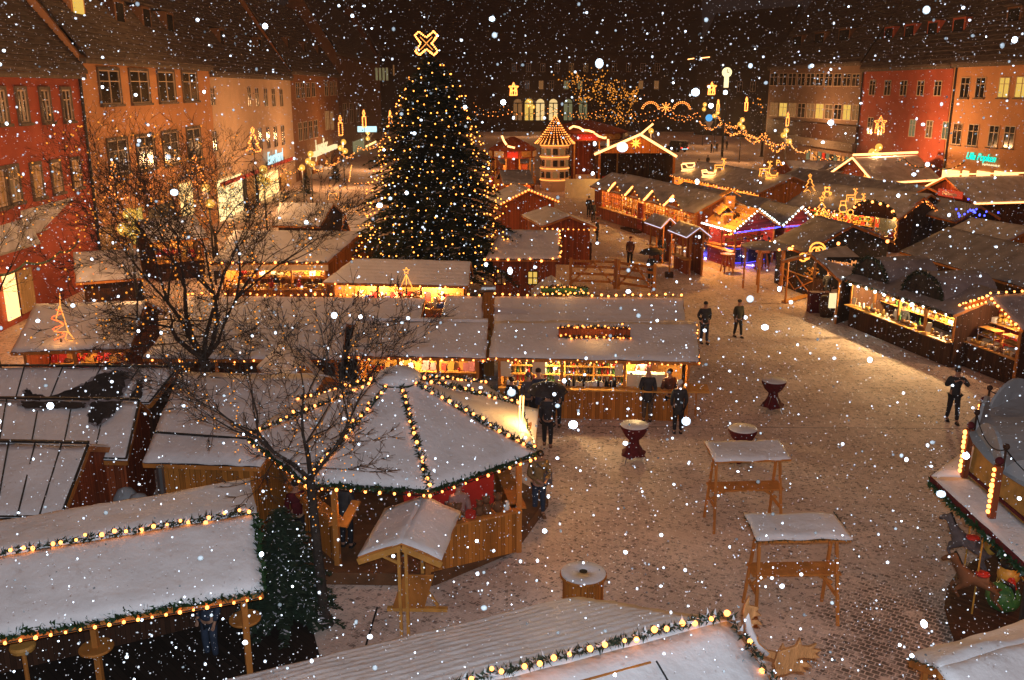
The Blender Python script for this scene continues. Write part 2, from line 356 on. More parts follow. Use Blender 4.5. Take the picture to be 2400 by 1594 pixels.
def goods(a, b, n, kinds, where, jitter=.3, sc_=1.0, face=0.0):
    """n single items set out from a to b; every item is a thing resting on its shelf"""
    a = V(a); b = V(b)
    for i in range(n):
        k = kinds[R.randrange(len(kinds))]; q = a.lerp(b, (i+.5+R.uniform(-jitter, jitter))/n)
        o = bpy.data.objects.new(k[0] if k[0] != 'gift' else 'gift_box', goods_mesh(k)); C.objects.link(o); o.location = q
        s = sc_*R.uniform(.85, 1.2); o.scale = (s, s, s); o.rotation_euler[2] = face+R.uniform(-.4, .4)
        tag(o, '%s %s on display %s' % (CN[k[1]], KN[k[0]], where), KN[k[0]], 'wares on display '+where)
def U(v): return V((v.x, v.y, 0)).normalized()
def hut3(name, label, E0, E1, R0, R1, F0, F1, wall='wood', snow='snow', snow_th=.06, inset=.28, open_=None, counter=1.05, gopen=(), lit=0, litcol=(1, .62, .25), gopenh=None,
         cat='market stall', group='market stalls with snowy roofs', corr=0, posts=0, nolow=False, roofmat='tar', g='E', goodsk=None, where='', back=True, nosnow=(), shelf=2, gcount=12, fascia='timber', roofth=.05, gs=1.0, gable_wall=True):
    """gabled hut: E eave, R ridge, F far eave (3-D corners). open_: 'E' serving side towards E, or None"""
    E0, E1, R0, R1, F0, F1 = map(V, (E0, E1, R0, R1, F0, F1))
    base = (E0+E1+F0+F1)/4; root = thing(name, (base.x, base.y, 0), label, cat, group)
    rb = MB(); rb.slab([E0, E1, R1, R0], roofth); rb.slab([R0, R1, F1, F0], roofth); rf = rb.build('roof', roofmat, root)
    if 'E' not in nosnow: snowslab(rf, E0, E1, R1, R0, snow_th, snow, corr=corr)
    if 'F' not in nosnow: snowslab(rf, F1, F0, R0, R1, snow_th, snow, corr=corr)
    fb = MB()
    for (a, b) in ((E0, R0), (R0, F0), (E1, R1), (R1, F1)):
        fb.bar(a-V((0, 0, .07)), b-V((0, 0, .07)), .035, .12)
    fb.bar(E0-V((0, 0, .07)), E1-V((0, 0, .07)), .03, .10)
    fb.build('fascia', fascia, rf)
    # wall footprint
    ax = U(E1-E0); ay = U((R0-E0)+(R1-E1)); L = (E1-E0).length
    def ins(q, sx, sy): return V((q.x, q.y, 0))+ax*inset*sx+ay*inset*1.3*sy
    e0, e1, f0, f1 = ins(E0, 1, 1), ins(E1, -1, 1), ins(F0, 1, -1), ins(F1, -1, -1)
    rise = (R0.z-E0.z); run = (V((R0.x-E0.x, R0.y-E0.y, 0))).length
    ze = E0.z+rise*(inset*1.3/max(run, .1))-roofth-.03
    runf = (V((R0.x-F0.x, R0.y-F0.y, 0))).length
    zf = F0.z+(R0.z-F0.z)*(inset*1.3/max(runf, .1))-roofth-.03
    r0 = V((R0.x, R0.y, 0))+ax*inset; r1 = V((R1.x, R1.y, 0))-ax*inset; zr = R0.z-roofth-.03
    T = .05
    w = MB()
    def wallpiece(a, b, z0, z1, z2=None):
        d = U(b-a).cross(V((0, 0, 1)))*T
        z2 = z1 if z2 is None else z2
        w.hexa([V((a.x, a.y, z0)), V((b.x, b.y, z0)), V((b.x, b.y, z0))+d, V((a.x, a.y, z0))+d], [V((a.x, a.y, z1)), V((b.x, b.y, z2)), V((b.x, b.y, z2))+d, V((a.x, a.y, z1))+d])
    if open_ and 'E' in open_:
        if counter > .1: wallpiece(e0, e1, 0, counter)
        cb = MB(); cc = (e0+e1)/2-ay*.1; cb.obox(cc, ax, ay, (e1-e0).length/2+.02, .24, counter+.003, counter+.045); cb.build('counter', 'timber_pale', root)
    else: wallpiece(e0, e1, 0, ze)
    if back: wallpiece(f1, f0, 0, zf)
    for gi, (e, r_, f) in enumerate(((e0, r0, f0), (e1, r1, f1))):
        if gi in gopen: continue
        z0 = 0
        if gopenh: z0 = gopenh
        wallpiece(e, r_, z0, ze, zr); wallpiece(r_, f, z0, zr, zf)
    wo = w.build('wall', wall, root)
    pb = [e0, e1] if (open_ and 'E' in open_) else []
    n = posts if posts else (max(0, int(L/2.2)) if pb else 0)
    if posts < 0: pb = []
    if pb:
        for i in range(n+2):
            q = e0.lerp(e1, i/(n+1)); b = MB(); b.obox(q, ax, ay, .045, .045, 0 if nolow else counter+.05, ze+.02); b.build('post', 'timber', root)
    if gopen:
        for gi in gopen:
            for q in ((e0, f0) if gi == 0 else (e1, f1)):
                b = MB(); b.obox(q, ax, ay, .05, .05, 0, ze+.02); b.build('post', 'timber', root)
    if lit:
        k = max(1, int(round(L/3.2)))
        for i in range(k):
            q = e0.lerp(e1, (i+.5)/k).lerp(f0.lerp(f1, (i+.5)/k), .20)
            lamp('POINT', 'stall_lamp', (q.x, q.y, ze-.22), litcol, lit*7.0, .09, root)
    if open_ and goodsk:
        depth = (f0-e0).length
        for s in range(shelf):
            t = .72-.27*s*0; zz = [counter+.06, 1.15, 1.45, 1.72][s]
            if s == 0: a, b = e0+ax*.15-ay*.02, e1-ax*.15-ay*.02
            else:
                off = .42; a = e0+(f0-e0)*off+ax*.1; b = e1+(f1-e1)*off-ax*.1
                sb = MB(); sb.obox((a+b)/2, ax, ay, (b-a).length/2, .12, zz-.03, zz); sb.build('shelf', 'timber_pale', root)
            goods(V((a.x, a.y, zz)), V((b.x, b.y, zz)), gcount, goodsk, where, face=math.atan2(ax.y, ax.x), sc_=gs)
        bb = MB(); off = .48; a = e0+(f0-e0)*off+ax*.05; b = e1+(f1-e1)*off-ax*.05; bb.obox((a+b)/2, ax, ay, (b-a).length/2, .02, counter, ze-.02); bb.build('back_panel', 'timber_pale', root)
    root['_'] = 0; del root['_']
    return root, dict(e0=e0, e1=e1, f0=f0, f1=f1, ze=ze, ax=ax, ay=ay, E0=E0, E1=E1, R0=R0, R1=R1, F0=F0, F1=F1)
def hutE(name, label, E0, E1, run, rise, side=1, brun=None, **k):
    """from the visible eave: ridge run metres back (away from the camera when side = 1)"""
    E0 = V(E0); E1 = V(E1); d = U(E1-E0); n = V((-d.y, d.x, 0))*side
    if brun is None: brun = run
    up = V((0, 0, rise)); return hut3(name, label, E0, E1, E0+n*run+up, E1+n*run+up, E0+n*(run+brun), E1+n*(run+brun), **k)
def hutPR(name, label, E0, E1, R0, R1, bf=1.0, **k):
    """eave and ridge given; far eave mirrored"""
    E0, E1, R0, R1 = map(V, (E0, E1, R0, R1))
    def fm(e, r_):
        q = r_+(r_-e)*bf; q.z = e.z; return q
    return hut3(name, label, E0, E1, R0, R1, fm(E0, R0), fm(E1, R1), **k)
def gfront(name, label, L, Rr, zapex, back, ze=None, **k):
    """gable towards the viewer: L and Rr its eave corners, back a horizontal vector along the ridge"""
    L = V(L); Rr = V(Rr); back = V(back); A = (L+Rr)/2; A.z = zapex
    # E side is the left slope: E0 far end, E1 near end
    return hut3(name, label, L+back, L, A+back, A, Rr+back, Rr, **k)
# ------------------------------------------------------------- ground, sky
g = MB(); g.face((-70, -30, 0), (90, -30, 0), (90, 420, 0), (-70, 420, 0)); struct('square_ground', g, 'ground')
# gutters: narrow dark slab channels in the paving
for i, (a, b) in enumerate([((870, 1400), (820, 1568)), ((585, 1513), (900, 1545)), ((500, 1500), (790, 1510))][:2]):
    q0, q1 = p(*a), p(*b); d = U(q1-q0); n = V((-d.y, d.x, 0))*.02
    b_ = MB(); z = V((0, 0, .004)); b_.face(q0-n+z, q1-n+z, q1+n+z, q0+n+z); struct('gutter', b_, 'black')
b_ = MB(); q0 = p(1130, 982); q1 = p(2361, 990); n = V((0, .03, .004)); b_.face(q0, q1, q1+n, q0+n); 
b_.v = [(x, y, .004) for x, y, z in b_.v]; struct('gutter', b_, 'stone')
# the street at the foot of the houses
b_ = MB(); b_.face((-21.8, 20, .004), (-17.5, 20, .004), (-22, 210, .004), (-28, 210, .004)); struct('pavement', b_, 'ground')
# ------------------------------------------------------------- houses
def house(label, A, B, side, ze, roofh, wallm, wins=(), depth=11, dormers=(), shop=None, roofsnow='roof_tile', cornice='stone', extra=None, pipe=None, name='town_house'):
    """facade from A to B (left to right seen from the square), windows given as (u0,v0,u1,v1,kind) in picture units on the facade plane"""
    A = V(A); B = V(B); d = U(B-A); n = V((d.y, -d.x, 0))   # outward normal
    if n.dot(V((6, 60, 0))-A) < 0: n = -n
    root = thing(name, ((A.x+B.x)/2, (A.y+B.y)/2, 0), label, 'house', 'houses lining the square')
    bk = -n*depth
    w = MB(); w.hexa([A, B, B+bk, A+bk], [q+V((0, 0, ze)) for q in (A, B, B+bk, A+bk)])
    rA = A+bk*.5+V((0, 0, ze+roofh)); rB = B+bk*.5+V((0, 0, ze+roofh))
    Z = V((0, 0, ze))
    w.thick([A+Z, rA-V((0, 0, .1)), A+bk+Z], d*.3); w.thick([B+Z, rB-V((0, 0, .1)), B+bk+Z], -d*.3)
    w.build('wall', wallm, root)
    o = n*.45
    rb = MB(); rb.slab([A+Z+o-V((0, 0, .0)), B+Z+o, rB+V((0, 0, .05)), rA+V((0, 0, .05))], .18); rb.slab([rA+V((0, 0, .05)), rB+V((0, 0, .05)), B+bk+Z-o, A+bk+Z-o], .18)
    # rows of tiles as low steps
    for k in range(1, 26):
        t = k/26; a = (A+Z+o).lerp(rA, t); b2 = (B+Z+o).lerp(rB, t); rb.bar(a+V((0, 0, .05)), b2+V((0, 0, .05)), .05, .05)
    rf = rb.build('roof', roofsnow, root)
    cb = MB(); cb.hexa([A+n*.02, B+n*.02, B+n*.35, A+n*.35], [A+n*.02, B+n*.02, B+n*.35, A+n*.35]); cb.v = [(q[0], q[1], ze-.45 if i < 4 else ze-.19) for i, q in enumerate(cb.v)]
    cb.build('cornice', cornice, root)
    if pipe is not None:
        q = A.lerp(B, pipe)+n*.1; b = MB(); b.tube([(q.x, q.y, 0), (q.x, q.y, ze-.3)], .08, 6); b.build('drainpipe', 'iron', root)
    def window(a, b, z0, z1, kind):
        """a, b on the facade"""
        fw = .07; fr = MB(); L = (b-a).length
        def bx(t0, t1, y0, y1, za, zb, mb):
            q = [a+d*t0+n*y0, a+d*t1+n*y0, a+d*t1+n*y1, a+d*t0+n*y1]; mb.hexa([V((c.x, c.y, za)) for c in q], [V((c.x, c.y, zb)) for c in q])
        su = .16
        if kind[0] in 'RO':      # stone surround
            fr.cur = 1
            bx(-su, 0, .005, .09, z0-su, z1+su, fr); bx(L, L+su, .005, .09, z0-su, z1+su, fr); bx(0, L, .005, .09, z1, z1+su, fr); bx(-su-.05, L+su+.05, .095, .2, z0-su, z0-.02, fr); bx(0, L, .005, .09, z0-su, z0, fr)
            fr.cur = 0
        elif kind[0] == 'S':
            fr.cur = 1; bx(-.1, L+.1, .01, .16, z0-.1, z0-.01, fr); fr.cur = 0
        for t0, t1 in ((0, fw), (L-fw, L), (L/2-fw/2, L/2+fw/2)): bx(t0, t1, .012, .06, z0, z1, fr)
        bx(fw, L-fw, .014, .05, z0, z0+fw, fr); bx(fw, L-fw, .014, .05, z1-fw, z1, fr); bx(fw, L-fw, .014, .045, z0+(z1-z0)*.66, z0+(z1-z0)*.66+.05, fr)
        f = fr.build('window', ['frame', 'stone'], root)
        pb = MB(); bx(0.01, L-.01, .002, .010, z0+.01, z1-.01, pb); pb.build('pane', kind[1:] or 'glass_dark', f)
    for (u0, v0, u1, v1, kind) in wins:
        q0 = pf(u0, (v0+v1)/2, A, B); q1 = pf(u1, (v0+v1)/2, A, B); qt = pf((u0+u1)/2, v0, A, B); qb = pf((u0+u1)/2, v1, A, B)
        a = V((q0.x, q0.y, 0)); b = V((q1.x, q1.y, 0))
        if (b-a).dot(d) < 0: a, b = b, a
        window(a, b, qb.z, qt.z, kind)
    for (t, wd, m) in dormers:
        c = A.lerp(B, t)+bk*.12; zb = ze+roofh*.24; top = zb+1.75; db = MB()
        a0, a1 = c-d*wd/2, c+d*wd/2; bkk = bk.normalized()*3.2
        db.hexa([V((q.x, q.y, zb-.3)) for q in (a0, a1, a1+bkk, a0+bkk)], [V((q.x, q.y, top)) for q in (a0, a1, a1+bkk, a0+bkk)])
        do = db.build('dormer', wallm if m else 'wall_dim', root)
        sb = MB(); e = d*.2; oo = n*.25
        sb.slab([V((q.x, q.y, top+.12+h)) for q, h in ((a0-e+oo, 0), (a1+e+oo, 0), (a1+e+bkk, .5), (a0-e+bkk, .5))], .1); sb.build('dormer_roof', roofsnow, do)
        wb = MB()
        q = [a0+d*.25+n*.012, a1-d*.25+n*.012]; wb.hexa([V((s.x, s.y, zb+.15)) for s in (q[0], q[1], q[1]+n*.03, q[0]+n*.03)], [V((s.x, s.y, top-.2)) for s in (q[0], q[1], q[1]+n*.03, q[0]+n*.03)])
        wb.build('window', m or 'glass_dark', do)
    return root, A, B, d, n
def LX(Y): return -21.6-.033*Y
def RX(Y): return 49.2-.1*Y
def yat(u, X):  # Y on a facade line for picture column u (at camera height)
    Y = 60
    for _ in range(30):
        a = (u*K-1200)/F; Y = X(Y)/a*(1/CT) if abs(a) > 1e-6 else Y
    return Y
def LP(Y): return V((LX(Y), Y, 0))
def RP(Y): return V((RX(Y), Y, 0))
yl = {u: yat(u, LX) for u in (185, 485, 672, 782, 872, 915)}
# columns are read at mid height of the facades
def ycol(u, v, X):
    a = V((X(30), 30, 0)); b = V((X(200), 200, 0)); return pf(u, v, a, b).y
y1, y2, y3, y4, y5 = ycol(190, 200, LX), ycol(488, 230, LX), ycol(672, 230, LX), ycol(780, 230, LX), ycol(872, 200, LX)
ezl = lambda u, v: pf(u, v, LP(30), LP(200)).z
def wrow(us, w0, w1, v0a, v0b, v1a, v1b, kind):
    """row of windows: centres us, widths w0..w1, top v0a..v0b, bottom v1a..v1b (linear)"""
    out = []; n = len(us)
    for i, u in enumerate(us):
        t = i/max(1, n-1); w = w0+(w1-w0)*t; k = kind[i] if isinstance(kind, (list, tuple)) else kind
        out.append((u-w/2, v0a+(v0b-v0a)*t, u+w/2, v1a+(v1b-v1a)*t, k))
    return out
W = wrow([2, 50, 104, 153], 20, 18, 207, 207, 285, 278, 'R')+wrow([-2, 31, 84, 129, 174], 24, 17, 392, 368, 478, 432, ['Rcurtain', 'Rwin_dim', 'Rcurtain', 'Rcurtain', 'Rcurtain'])
house('dark red house at the left edge with stone framed windows', LP(22), LP(y1-.15), 1, ezl(90, 158), 7.5, 'wall_red', W, pipe=.99, dormers=[(.66, 1.8, None)])
W = wrow([252, 321, 383, 437], 46, 32, 162, 168, 240, 232, 'O')+wrow([272, 335, 393, 447], 44, 30, 322, 296, 400, 368, 'O')
house('wide ochre orange house with four pairs of tall windows', LP(y1), LP(y2-.1), 1, ezl(330, 138), 8.0, 'wall_orange', W, dormers=[(.16, 1.9, 'win_yellow'), (.42, 1.7, None), (.62, 1.7, None), (.82, 1.7, None)])
W = wrow([574, 592, 612, 630, 648], 9, 8, 200, 205, 246, 247, 'P')+wrow([583, 600, 618, 635, 652], 9, 8, 296, 288, 352, 336, 'P')+[(484, 202, 495, 244, 'P'), (489, 300, 500, 352, 'P')]
house('pale cream plastered house between the ochre and brown houses', LP(y2), LP(y3-.1), 1, ezl(570, 170), 8.5, 'wall_cream', W, dormers=[(.3, 1.6, None), (.75, 1.5, None)])
W = wrow([686, 698, 710, 722], 9, 8, 190, 190, 228, 224, 'P')+wrow([752, 764, 773], 8, 6, 188, 188, 222, 220, 'P')+wrow([692, 704, 716, 728], 9, 8, 282, 276, 326, 318, 'P')+wrow([754, 765], 9, 7, 256, 256, 300, 300, 'Pwin_dim')
house('brown house with shop lights next to the cream house', LP(y3), LP(y4-.1), 1, ezl(730, 168), 9, 'wall_brown', W, dormers=[(.2, 1.6, None), (.5, 1.6, None), (.8, 1.6, None)])
W = wrow([795, 810, 825, 840], 8, 7, 238, 236, 285, 280, 'P')
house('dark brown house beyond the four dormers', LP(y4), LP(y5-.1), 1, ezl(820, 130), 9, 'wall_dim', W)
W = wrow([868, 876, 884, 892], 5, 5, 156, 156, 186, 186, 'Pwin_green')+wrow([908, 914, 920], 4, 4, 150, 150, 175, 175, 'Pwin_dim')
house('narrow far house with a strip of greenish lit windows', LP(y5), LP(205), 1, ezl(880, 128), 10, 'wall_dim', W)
# right side
ezr = lambda u, v: pf(u, v, RP(60), RP(200)).z
ya, yb, yc = ycol(1772, 210, RX), ycol(1984, 230, RX), ycol(2192, 230, RX)
W = [(1776+i*21, 168+.2*i, 1794+i*21, 198+.2*i, 'P') for i in range(10)]
W += [(1776+i*21, 236+.6*i, 1794+i*21, 268+1.2*i, 'P'+('win_dim', 'win_yellow', 'win_dim', 'glass_dark', 'win_dim', 'win_yellow', 'win_dim', 'glass_dark', 'win_yellow', 'win_dim')[i]) for i in range(10)]
house('long grey office block with two bands of windows', RP(ya), RP(yb+.1), -1, ezr(1880, 148), 9, 'wall_grey', W, dormers=[(.2, 3, None), (.45, 3, None), (.7, 3, None)], roofsnow='roof_tile')
W = wrow([2012, 2047, 2084, 2123, 2163], 14, 17, 184, 186, 220, 222, 'P')+wrow([2007, 2030, 2104, 2143, 2181], 13, 16, 270, 280, 310, 322, ['P', 'P', 'Pwin_green', 'Pwin_dim', 'Pwin_green'])
house('bright red house with five narrow windows in a row', RP(yb), RP(yc+.1), -1, ezr(2100, 151), 10, 'wall_red', W, dormers=[(.13, 2.1, 'glass_dark'), (.37, 2.1, 'glass_dark'), (.62, 2.1, 'glass_dark'), (.87, 2.1, 'glass_dark')], pipe=.01)
W = [(2215, 178, 2236, 226, 'S'), (2250, 178, 2272, 226, 'S'), (2303, 178, 2328, 226, 'Swin_yellow'), (2342, 176, 2372, 226, 'Swin_yellow'), (2197, 284, 2218, 334, 'S'), (2232, 286, 2256, 337, 'S'), (2280, 289, 2303, 340, 'S'), (2315, 290, 2340, 342, 'S')]
ho, hA, hB, hd, hn = house('orange house with two bright yellow windows at the right edge', RP(yc), RP(40), -1, ezr(2270, 141), 11, 'wall_orange', W, dormers=[(.12, 2, None), (.3, 2, None)], pipe=.01)
def text(body, size, m, parent, loc, ux, name='lettering', shear=0.0, ext=.03, uz=V((0, 0, 1)), align='LEFT'):
    """letters standing on a wall: ux reading direction, uz up"""
    c = bpy.data.curves.new(name, 'FONT'); c.body = body; c.size = size; c.extrude = ext; c.shear = shear; c.align_x = align; c.materials.append(M[m])
    o = bpy.data.objects.new(name, c); C.objects.link(o); ux = V(ux).normalized(); uz = V(uz).normalized(); nz = ux.cross(uz)
    from mathutils import Matrix
    mt = Matrix((ux, uz, nz)).transposed()
    o.rotation_euler = mt.to_euler(); o.parent = parent; o.location = V(loc)-parent.location; return o
# script sign on the orange house, facing the square
def wallsign(body, u0, v0, u1, m, root, A, B, n, shear=.3, k=1.0, name='lettering'):
    a = pf(u0, v0, A, B); b = pf(u1, v0, A, B); d = U(b-a); L = V((b.x-a.x, b.y-a.y, 0)).length
    o = text(body, L/(.5*len(body))*k, m, root, V((a.x, a.y, a.z))+n*.12, d, name, shear); return o
wallsign('Ulla Popken', 2229, 366, 2308, 'neon', ho, hA, hB, hn, .35, 1.0)
wallsign('Junge Mode ab Größe 42', 2268, 380, 2316, 'sign_cream', ho, hA, hB, hn, .1, .9)
def panel(root, A, B, n, u0, v0, u1, v1, m, name, off=.1, th=.08):
    """flat lit or plain panel on a facade: left edge u0, right u1"""
    a = pf(u0, (v0+v1)/2, A, B); b = pf(u1, (v0+v1)/2, A, B); zt = pf((u0+u1)/2, v0, A, B).z; zb = pf((u0+u1)/2, v1, A, B).z
    q = [V((a.x, a.y, 0))+n*off, V((b.x, b.y, 0))+n*off, V((b.x, b.y, 0))+n*(off+th), V((a.x, a.y, 0))+n*(off+th)]
    mb = MB(); mb.hexa([V((c.x, c.y, zb)) for c in q], [V((c.x, c.y, zt)) for c in q]); return mb.build(name, m, root)
LA, LB = LP(30), LP(200); LN = V((1, .033, 0)).normalized(); RN = V((-1, -.1, 0)).normalized(); RA, RB = RP(60), RP(200)
houses = {o['label']: o for o in C.objects if o.get('category') == 'house'}
def H_(s): return [o for l, o in houses.items() if s in l][0]
cr = H_('pale cream'); br = H_('next to the cream'); rd = H_('left edge'); oc = H_('wide ochre'); dk = H_('four dormers'); far = H_('greenish'); gr = H_('office'); rr = H_('five narrow')
# lit shop windows on the left street, with fittings and dark mannequins
panel(cr, LA, LB, LN, 500, 408, 556, 505, 'shop_hot', 'shop_window'); panel(cr, LA, LB, LN, 562, 404, 584, 498, 'curtain', 'shop_window'); panel(cr, LA, LB, LN, 588, 400, 640, 488, 'shop', 'shop_window'); panel(cr, LA, LB, LN, 646, 398, 668, 468, 'curtain', 'shop_window')
panel(cr, LA, LB, LN, 496, 392, 668, 400, 'red', 'shop_fascia', .3, .2); panel(cr, LA, LB, LN, 585, 400, 588, 500, 'black', 'shop_column', .2, .2); panel(cr, LA, LB, LN, 557, 400, 561, 505, 'black', 'shop_column', .2, .2)
panel(cr, LA, LB, LN, 608, 368, 650, 383, 'stone', 'sign_board', .2, .12); wallsign('Engelhard', 609, 381, 650, 'sign_cyan', cr, LA, LB, LN*3.2, .1, 1.0)
panel(br, LA, LB, LN, 712, 342, 766, 352, 'sign_cream', 'sign_board', .3, .5); wallsign('Juwelier', 724, 360, 762, 'sign_cream', br, LA, LB, LN*2, .1, .9)
for i in range(6): panel(br, LA, LB, LN, 690+i*15, 376-i*3, 701+i*15, 428-i*6, ['wood', 'curtain', 'wood', 'brown', 'curtain', 'wood'][i], 'shop_window')
panel(dk, LA, LB, LN, 812, 322, 838, 352, 'win_green', 'shop_window'); panel(dk, LA, LB, LN, 842, 330, 866, 350, 'shop', 'shop_window'); panel(far, LA, LB, LN, 880, 315, 905, 335, 'curtain', 'shop_window'); panel(dk, LA, LB, LN, 820, 355, 834, 376, 'sign_cream', 'shop_window')
panel(rd, LA, LB, LN, 2, 630, 30, 738, 'shop', 'shop_window', .15); panel(rd, LA, LB, LN, 36, 618, 68, 720, 'curtain', 'shop_window', .15)
panel(oc, LA, LB, LN, 412, 420, 440, 500, 'shop', 'shop_window'); panel(oc, LA, LB, LN, 300, 480, 325, 560, 'win_yellow', 'shop_window'); panel(oc, LA, LB, LN, 225, 520, 262, 610, 'curtain', 'shop_window'); panel(oc, LA, LB, LN, 340, 470, 400, 545, 'win_dim', 'shop_window')
for (u0, u1) in ((2176, 2215), (2222, 2236), (2255, 2285), (2295, 2350)): panel(ho, RA, RB, RN, u0, 391+.05*(u0-2176), u1, 412+.08*(u0-2176), 'shop', 'shop_window')
for i in range(14): panel(gr, RA, RB, RN, 1862+i*9-0, 346+1.6*i, 1868+i*9, 368+1.9*i, ['win_green', 'cream', 'curtain', 'win_green', 'red', 'win_green', 'glass_dark'][i % 7], 'shop_window')
panel(gr, RA, RB, RN, 1775, 283, 1984, 318, 'wood_dark', 'balcony_band', .2, .3); panel(gr, RA, RB, RN, 1775, 318, 1984, 336, 'stone', 'balcony_band', .5, .4)
# glass canopies over the shop at the left edge
for i, (a, b, z) in enumerate((((-60, 606), (92, 560), 3.4), ((60, 545), (170, 505), 3.8))):
    q0 = p(*a, z); q1 = p(*b, z); i0 = V((LX(q0.y), q0.y, z+1.2)); i1 = V((LX(q1.y), q1.y, z+1.2)); b_ = MB(); b_.slab([q0, q1, i1, i0], .05)
    o_ = b_.build('canopy', 'snow_thin', rd); b2 = MB()
    for t in (0, .33, .66, 1): b2.bar(q0.lerp(q1, t)-V((0, 0, .06)), i0.lerp(i1, t)-V((0, 0, .06)), .06)
    b2.bar(q0, q1, .07); b2.build('canopy_frame', 'steel', o_)
# far town hall across the square end
Y0 = 240; A = pd(700, 300, Y0); B = pd(1610, 300, Y0); A.z = B.z = 0
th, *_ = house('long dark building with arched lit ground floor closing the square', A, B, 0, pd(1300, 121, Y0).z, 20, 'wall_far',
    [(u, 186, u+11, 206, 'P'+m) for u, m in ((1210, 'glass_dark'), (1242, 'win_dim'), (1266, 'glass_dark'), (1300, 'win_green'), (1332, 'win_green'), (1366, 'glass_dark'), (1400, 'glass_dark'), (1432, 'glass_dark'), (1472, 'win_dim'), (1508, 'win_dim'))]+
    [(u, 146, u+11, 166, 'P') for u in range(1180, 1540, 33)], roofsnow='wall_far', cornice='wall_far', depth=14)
for i, u in enumerate((1184, 1210, 1236, 1266, 1300, 1334)):
    if i in (2, 3): m = 'win_arch'
    else: m = ('win_dim', 'win_yellow', '', '', 'win_green', 'win_green')[i]
    a = pd(u, 268, Y0-.3); b = pd(u+19, 268, Y0-.3); zt = pd(u, 238, Y0-.3).z; r = (b.x-a.x)/2; mb = MB(); cx = (a.x+b.x)/2
    if i == 1: cx += 0
    pts = [V((a.x, Y0-.3, a.z-1)), V((b.x, Y0-.3, a.z-1))]+[V((cx+r*math.cos(t*math.pi/8), Y0-.3, zt+r*math.sin(t*math.pi/8))) for t in range(9)]
    mb.thick(pts, (0, .2, 0)); o_ = mb.build('arched_window', m, th)
    mb = MB(); mb.bar((a.x, Y0-.4, zt), (b.x, Y0-.4, zt), .25); mb.bar((cx, Y0-.4, a.z-1), (cx, Y0-.4, zt), .25); mb.build('glazing_bar', 'wall_far', o_)
# dark houses between: ends of the square
A = pd(1600, 300, 225); B = pd(1790, 300, 205); A.z = B.z = 0
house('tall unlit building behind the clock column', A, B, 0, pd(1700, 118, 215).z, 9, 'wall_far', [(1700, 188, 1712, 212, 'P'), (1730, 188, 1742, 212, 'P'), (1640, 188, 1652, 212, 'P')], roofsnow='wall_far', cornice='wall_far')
# ------------------------------------------------------------- market stalls
def s(u, v, z=0.0): return p(u/K, v/K, z)
def sd(u, v, Y): return pd(u/K, v/K, Y)
BACK = 'wall'
up = lambda q, h: V(q)+V((0, 0, h))
# --- big wine stall and its neighbours (rows facing the viewer)
wine, W1 = hutPR('market_stall', 'long wine stall with bottle shelves and a bright counter, people standing at it', p(1127, 824, 2.15), p(1613, 834, 2.15), p(1140, 742, 2.8), p(1605, 745, 2.8),
    open_='E', counter=1.05, lit=46, litcol=(1, .66, .28), corr=0, snow_th=.07, posts=2, inset=.30)
garland(wine, [up(W1['E0'], -.09), up(W1['E1'], -.09)], .05, .205, .032, dens=70, snow=.2)
garland(wine, [up(W1['E1'], -.03), up(W1['R1'], -.03)], .06, .3, .03, dens=80)
# wine racks: divided shelves on the back wall
e0, e1, f0, f1, ax, ay = (W1[k] for k in ('e0', 'e1', 'f0', 'f1', 'ax', 'ay'))
Lw = (e1-e0).length; bk = MB(); o0 = e0+(f0-e0)*.40
bk.obox(o0+ax*Lw/2+ay*.24, ax, ay, Lw/2, .02, .3, W1['ze']-.02); bk.build('back_panel', 'timber_pale', wine)
wkinds = [('bottle', 'black'), ('bottle', 'green'), ('bottle', 'brown'), ('bottle', 'gold'), ('bottle', 'cream'), ('bottle', 'red')]
M['black'] = M['black']
for z in (.82, 1.12, 1.42, 1.70):
    b = MB(); b.obox(o0+ax*(Lw*.36), ax, ay, Lw*.33, .16, z-.03, z); b.build('shelf', 'timber_pale', wine)
    for t in (0, 1, 2, 3, 4):
        pass
    a = o0+ax*(Lw*.045)-ay*.02; c = o0+ax*(Lw*.675)-ay*.02
    goods(V((a.x, a.y, z)), V((c.x, c.y, z)), 40, wkinds, 'in the wine stall racks', .1)
for t in (.03, .19, .35, .51, .69):
    b = MB(); b.obox(o0+ax*(Lw*t), ax, ay, .025, .17, .5, W1['ze']-.03); b.build('rack_upright', 'timber_pale', wine)
a = e0+ax*(Lw*.30)+ay*.06; c = e0+ax*(Lw*.64)+ay*.06
for k in range(2): goods(V((a.x, a.y, 1.10))+ay*.14*k, V((c.x, c.y, 1.10))+ay*.14*k, 26, [('jar', 'white'), ('bottle', 'black'), ('jar', 'cream')], 'along the wine stall counter', .1)
a = e0+ax*(Lw*.02)+ay*.06; c = e0+ax*(Lw*.27)+ay*.06
goods(V((a.x, a.y, 1.10)), V((c.x, c.y, 1.10)), 14, [('ball', 'gold'), ('jar', 'white'), ('gift', 'cream'), ('ball', 'white')], 'at the left end of the wine counter', .2)
a = e0+ax*(Lw*.68)+ay*.30; b = MB(); b.obox(a+ax*.62, ax, ay, .62, .16, 1.10, 1.52); single(b, 'serving_hatch', 'cream', 'pale lit box on the counter in front of the wine seller', 'serving box')
b = MB(); b.obox(e1+ax*.32+ay*.25, ax, ay, .38, .42, 1.02, 1.07); b.build('side_shelf', 'timber_pale', wine)
b = MB(); b.obox(e1+ax*.32+ay*.25, ax, ay, .03, .03, 0, 1.02); b.build('leg', 'timber', wine)
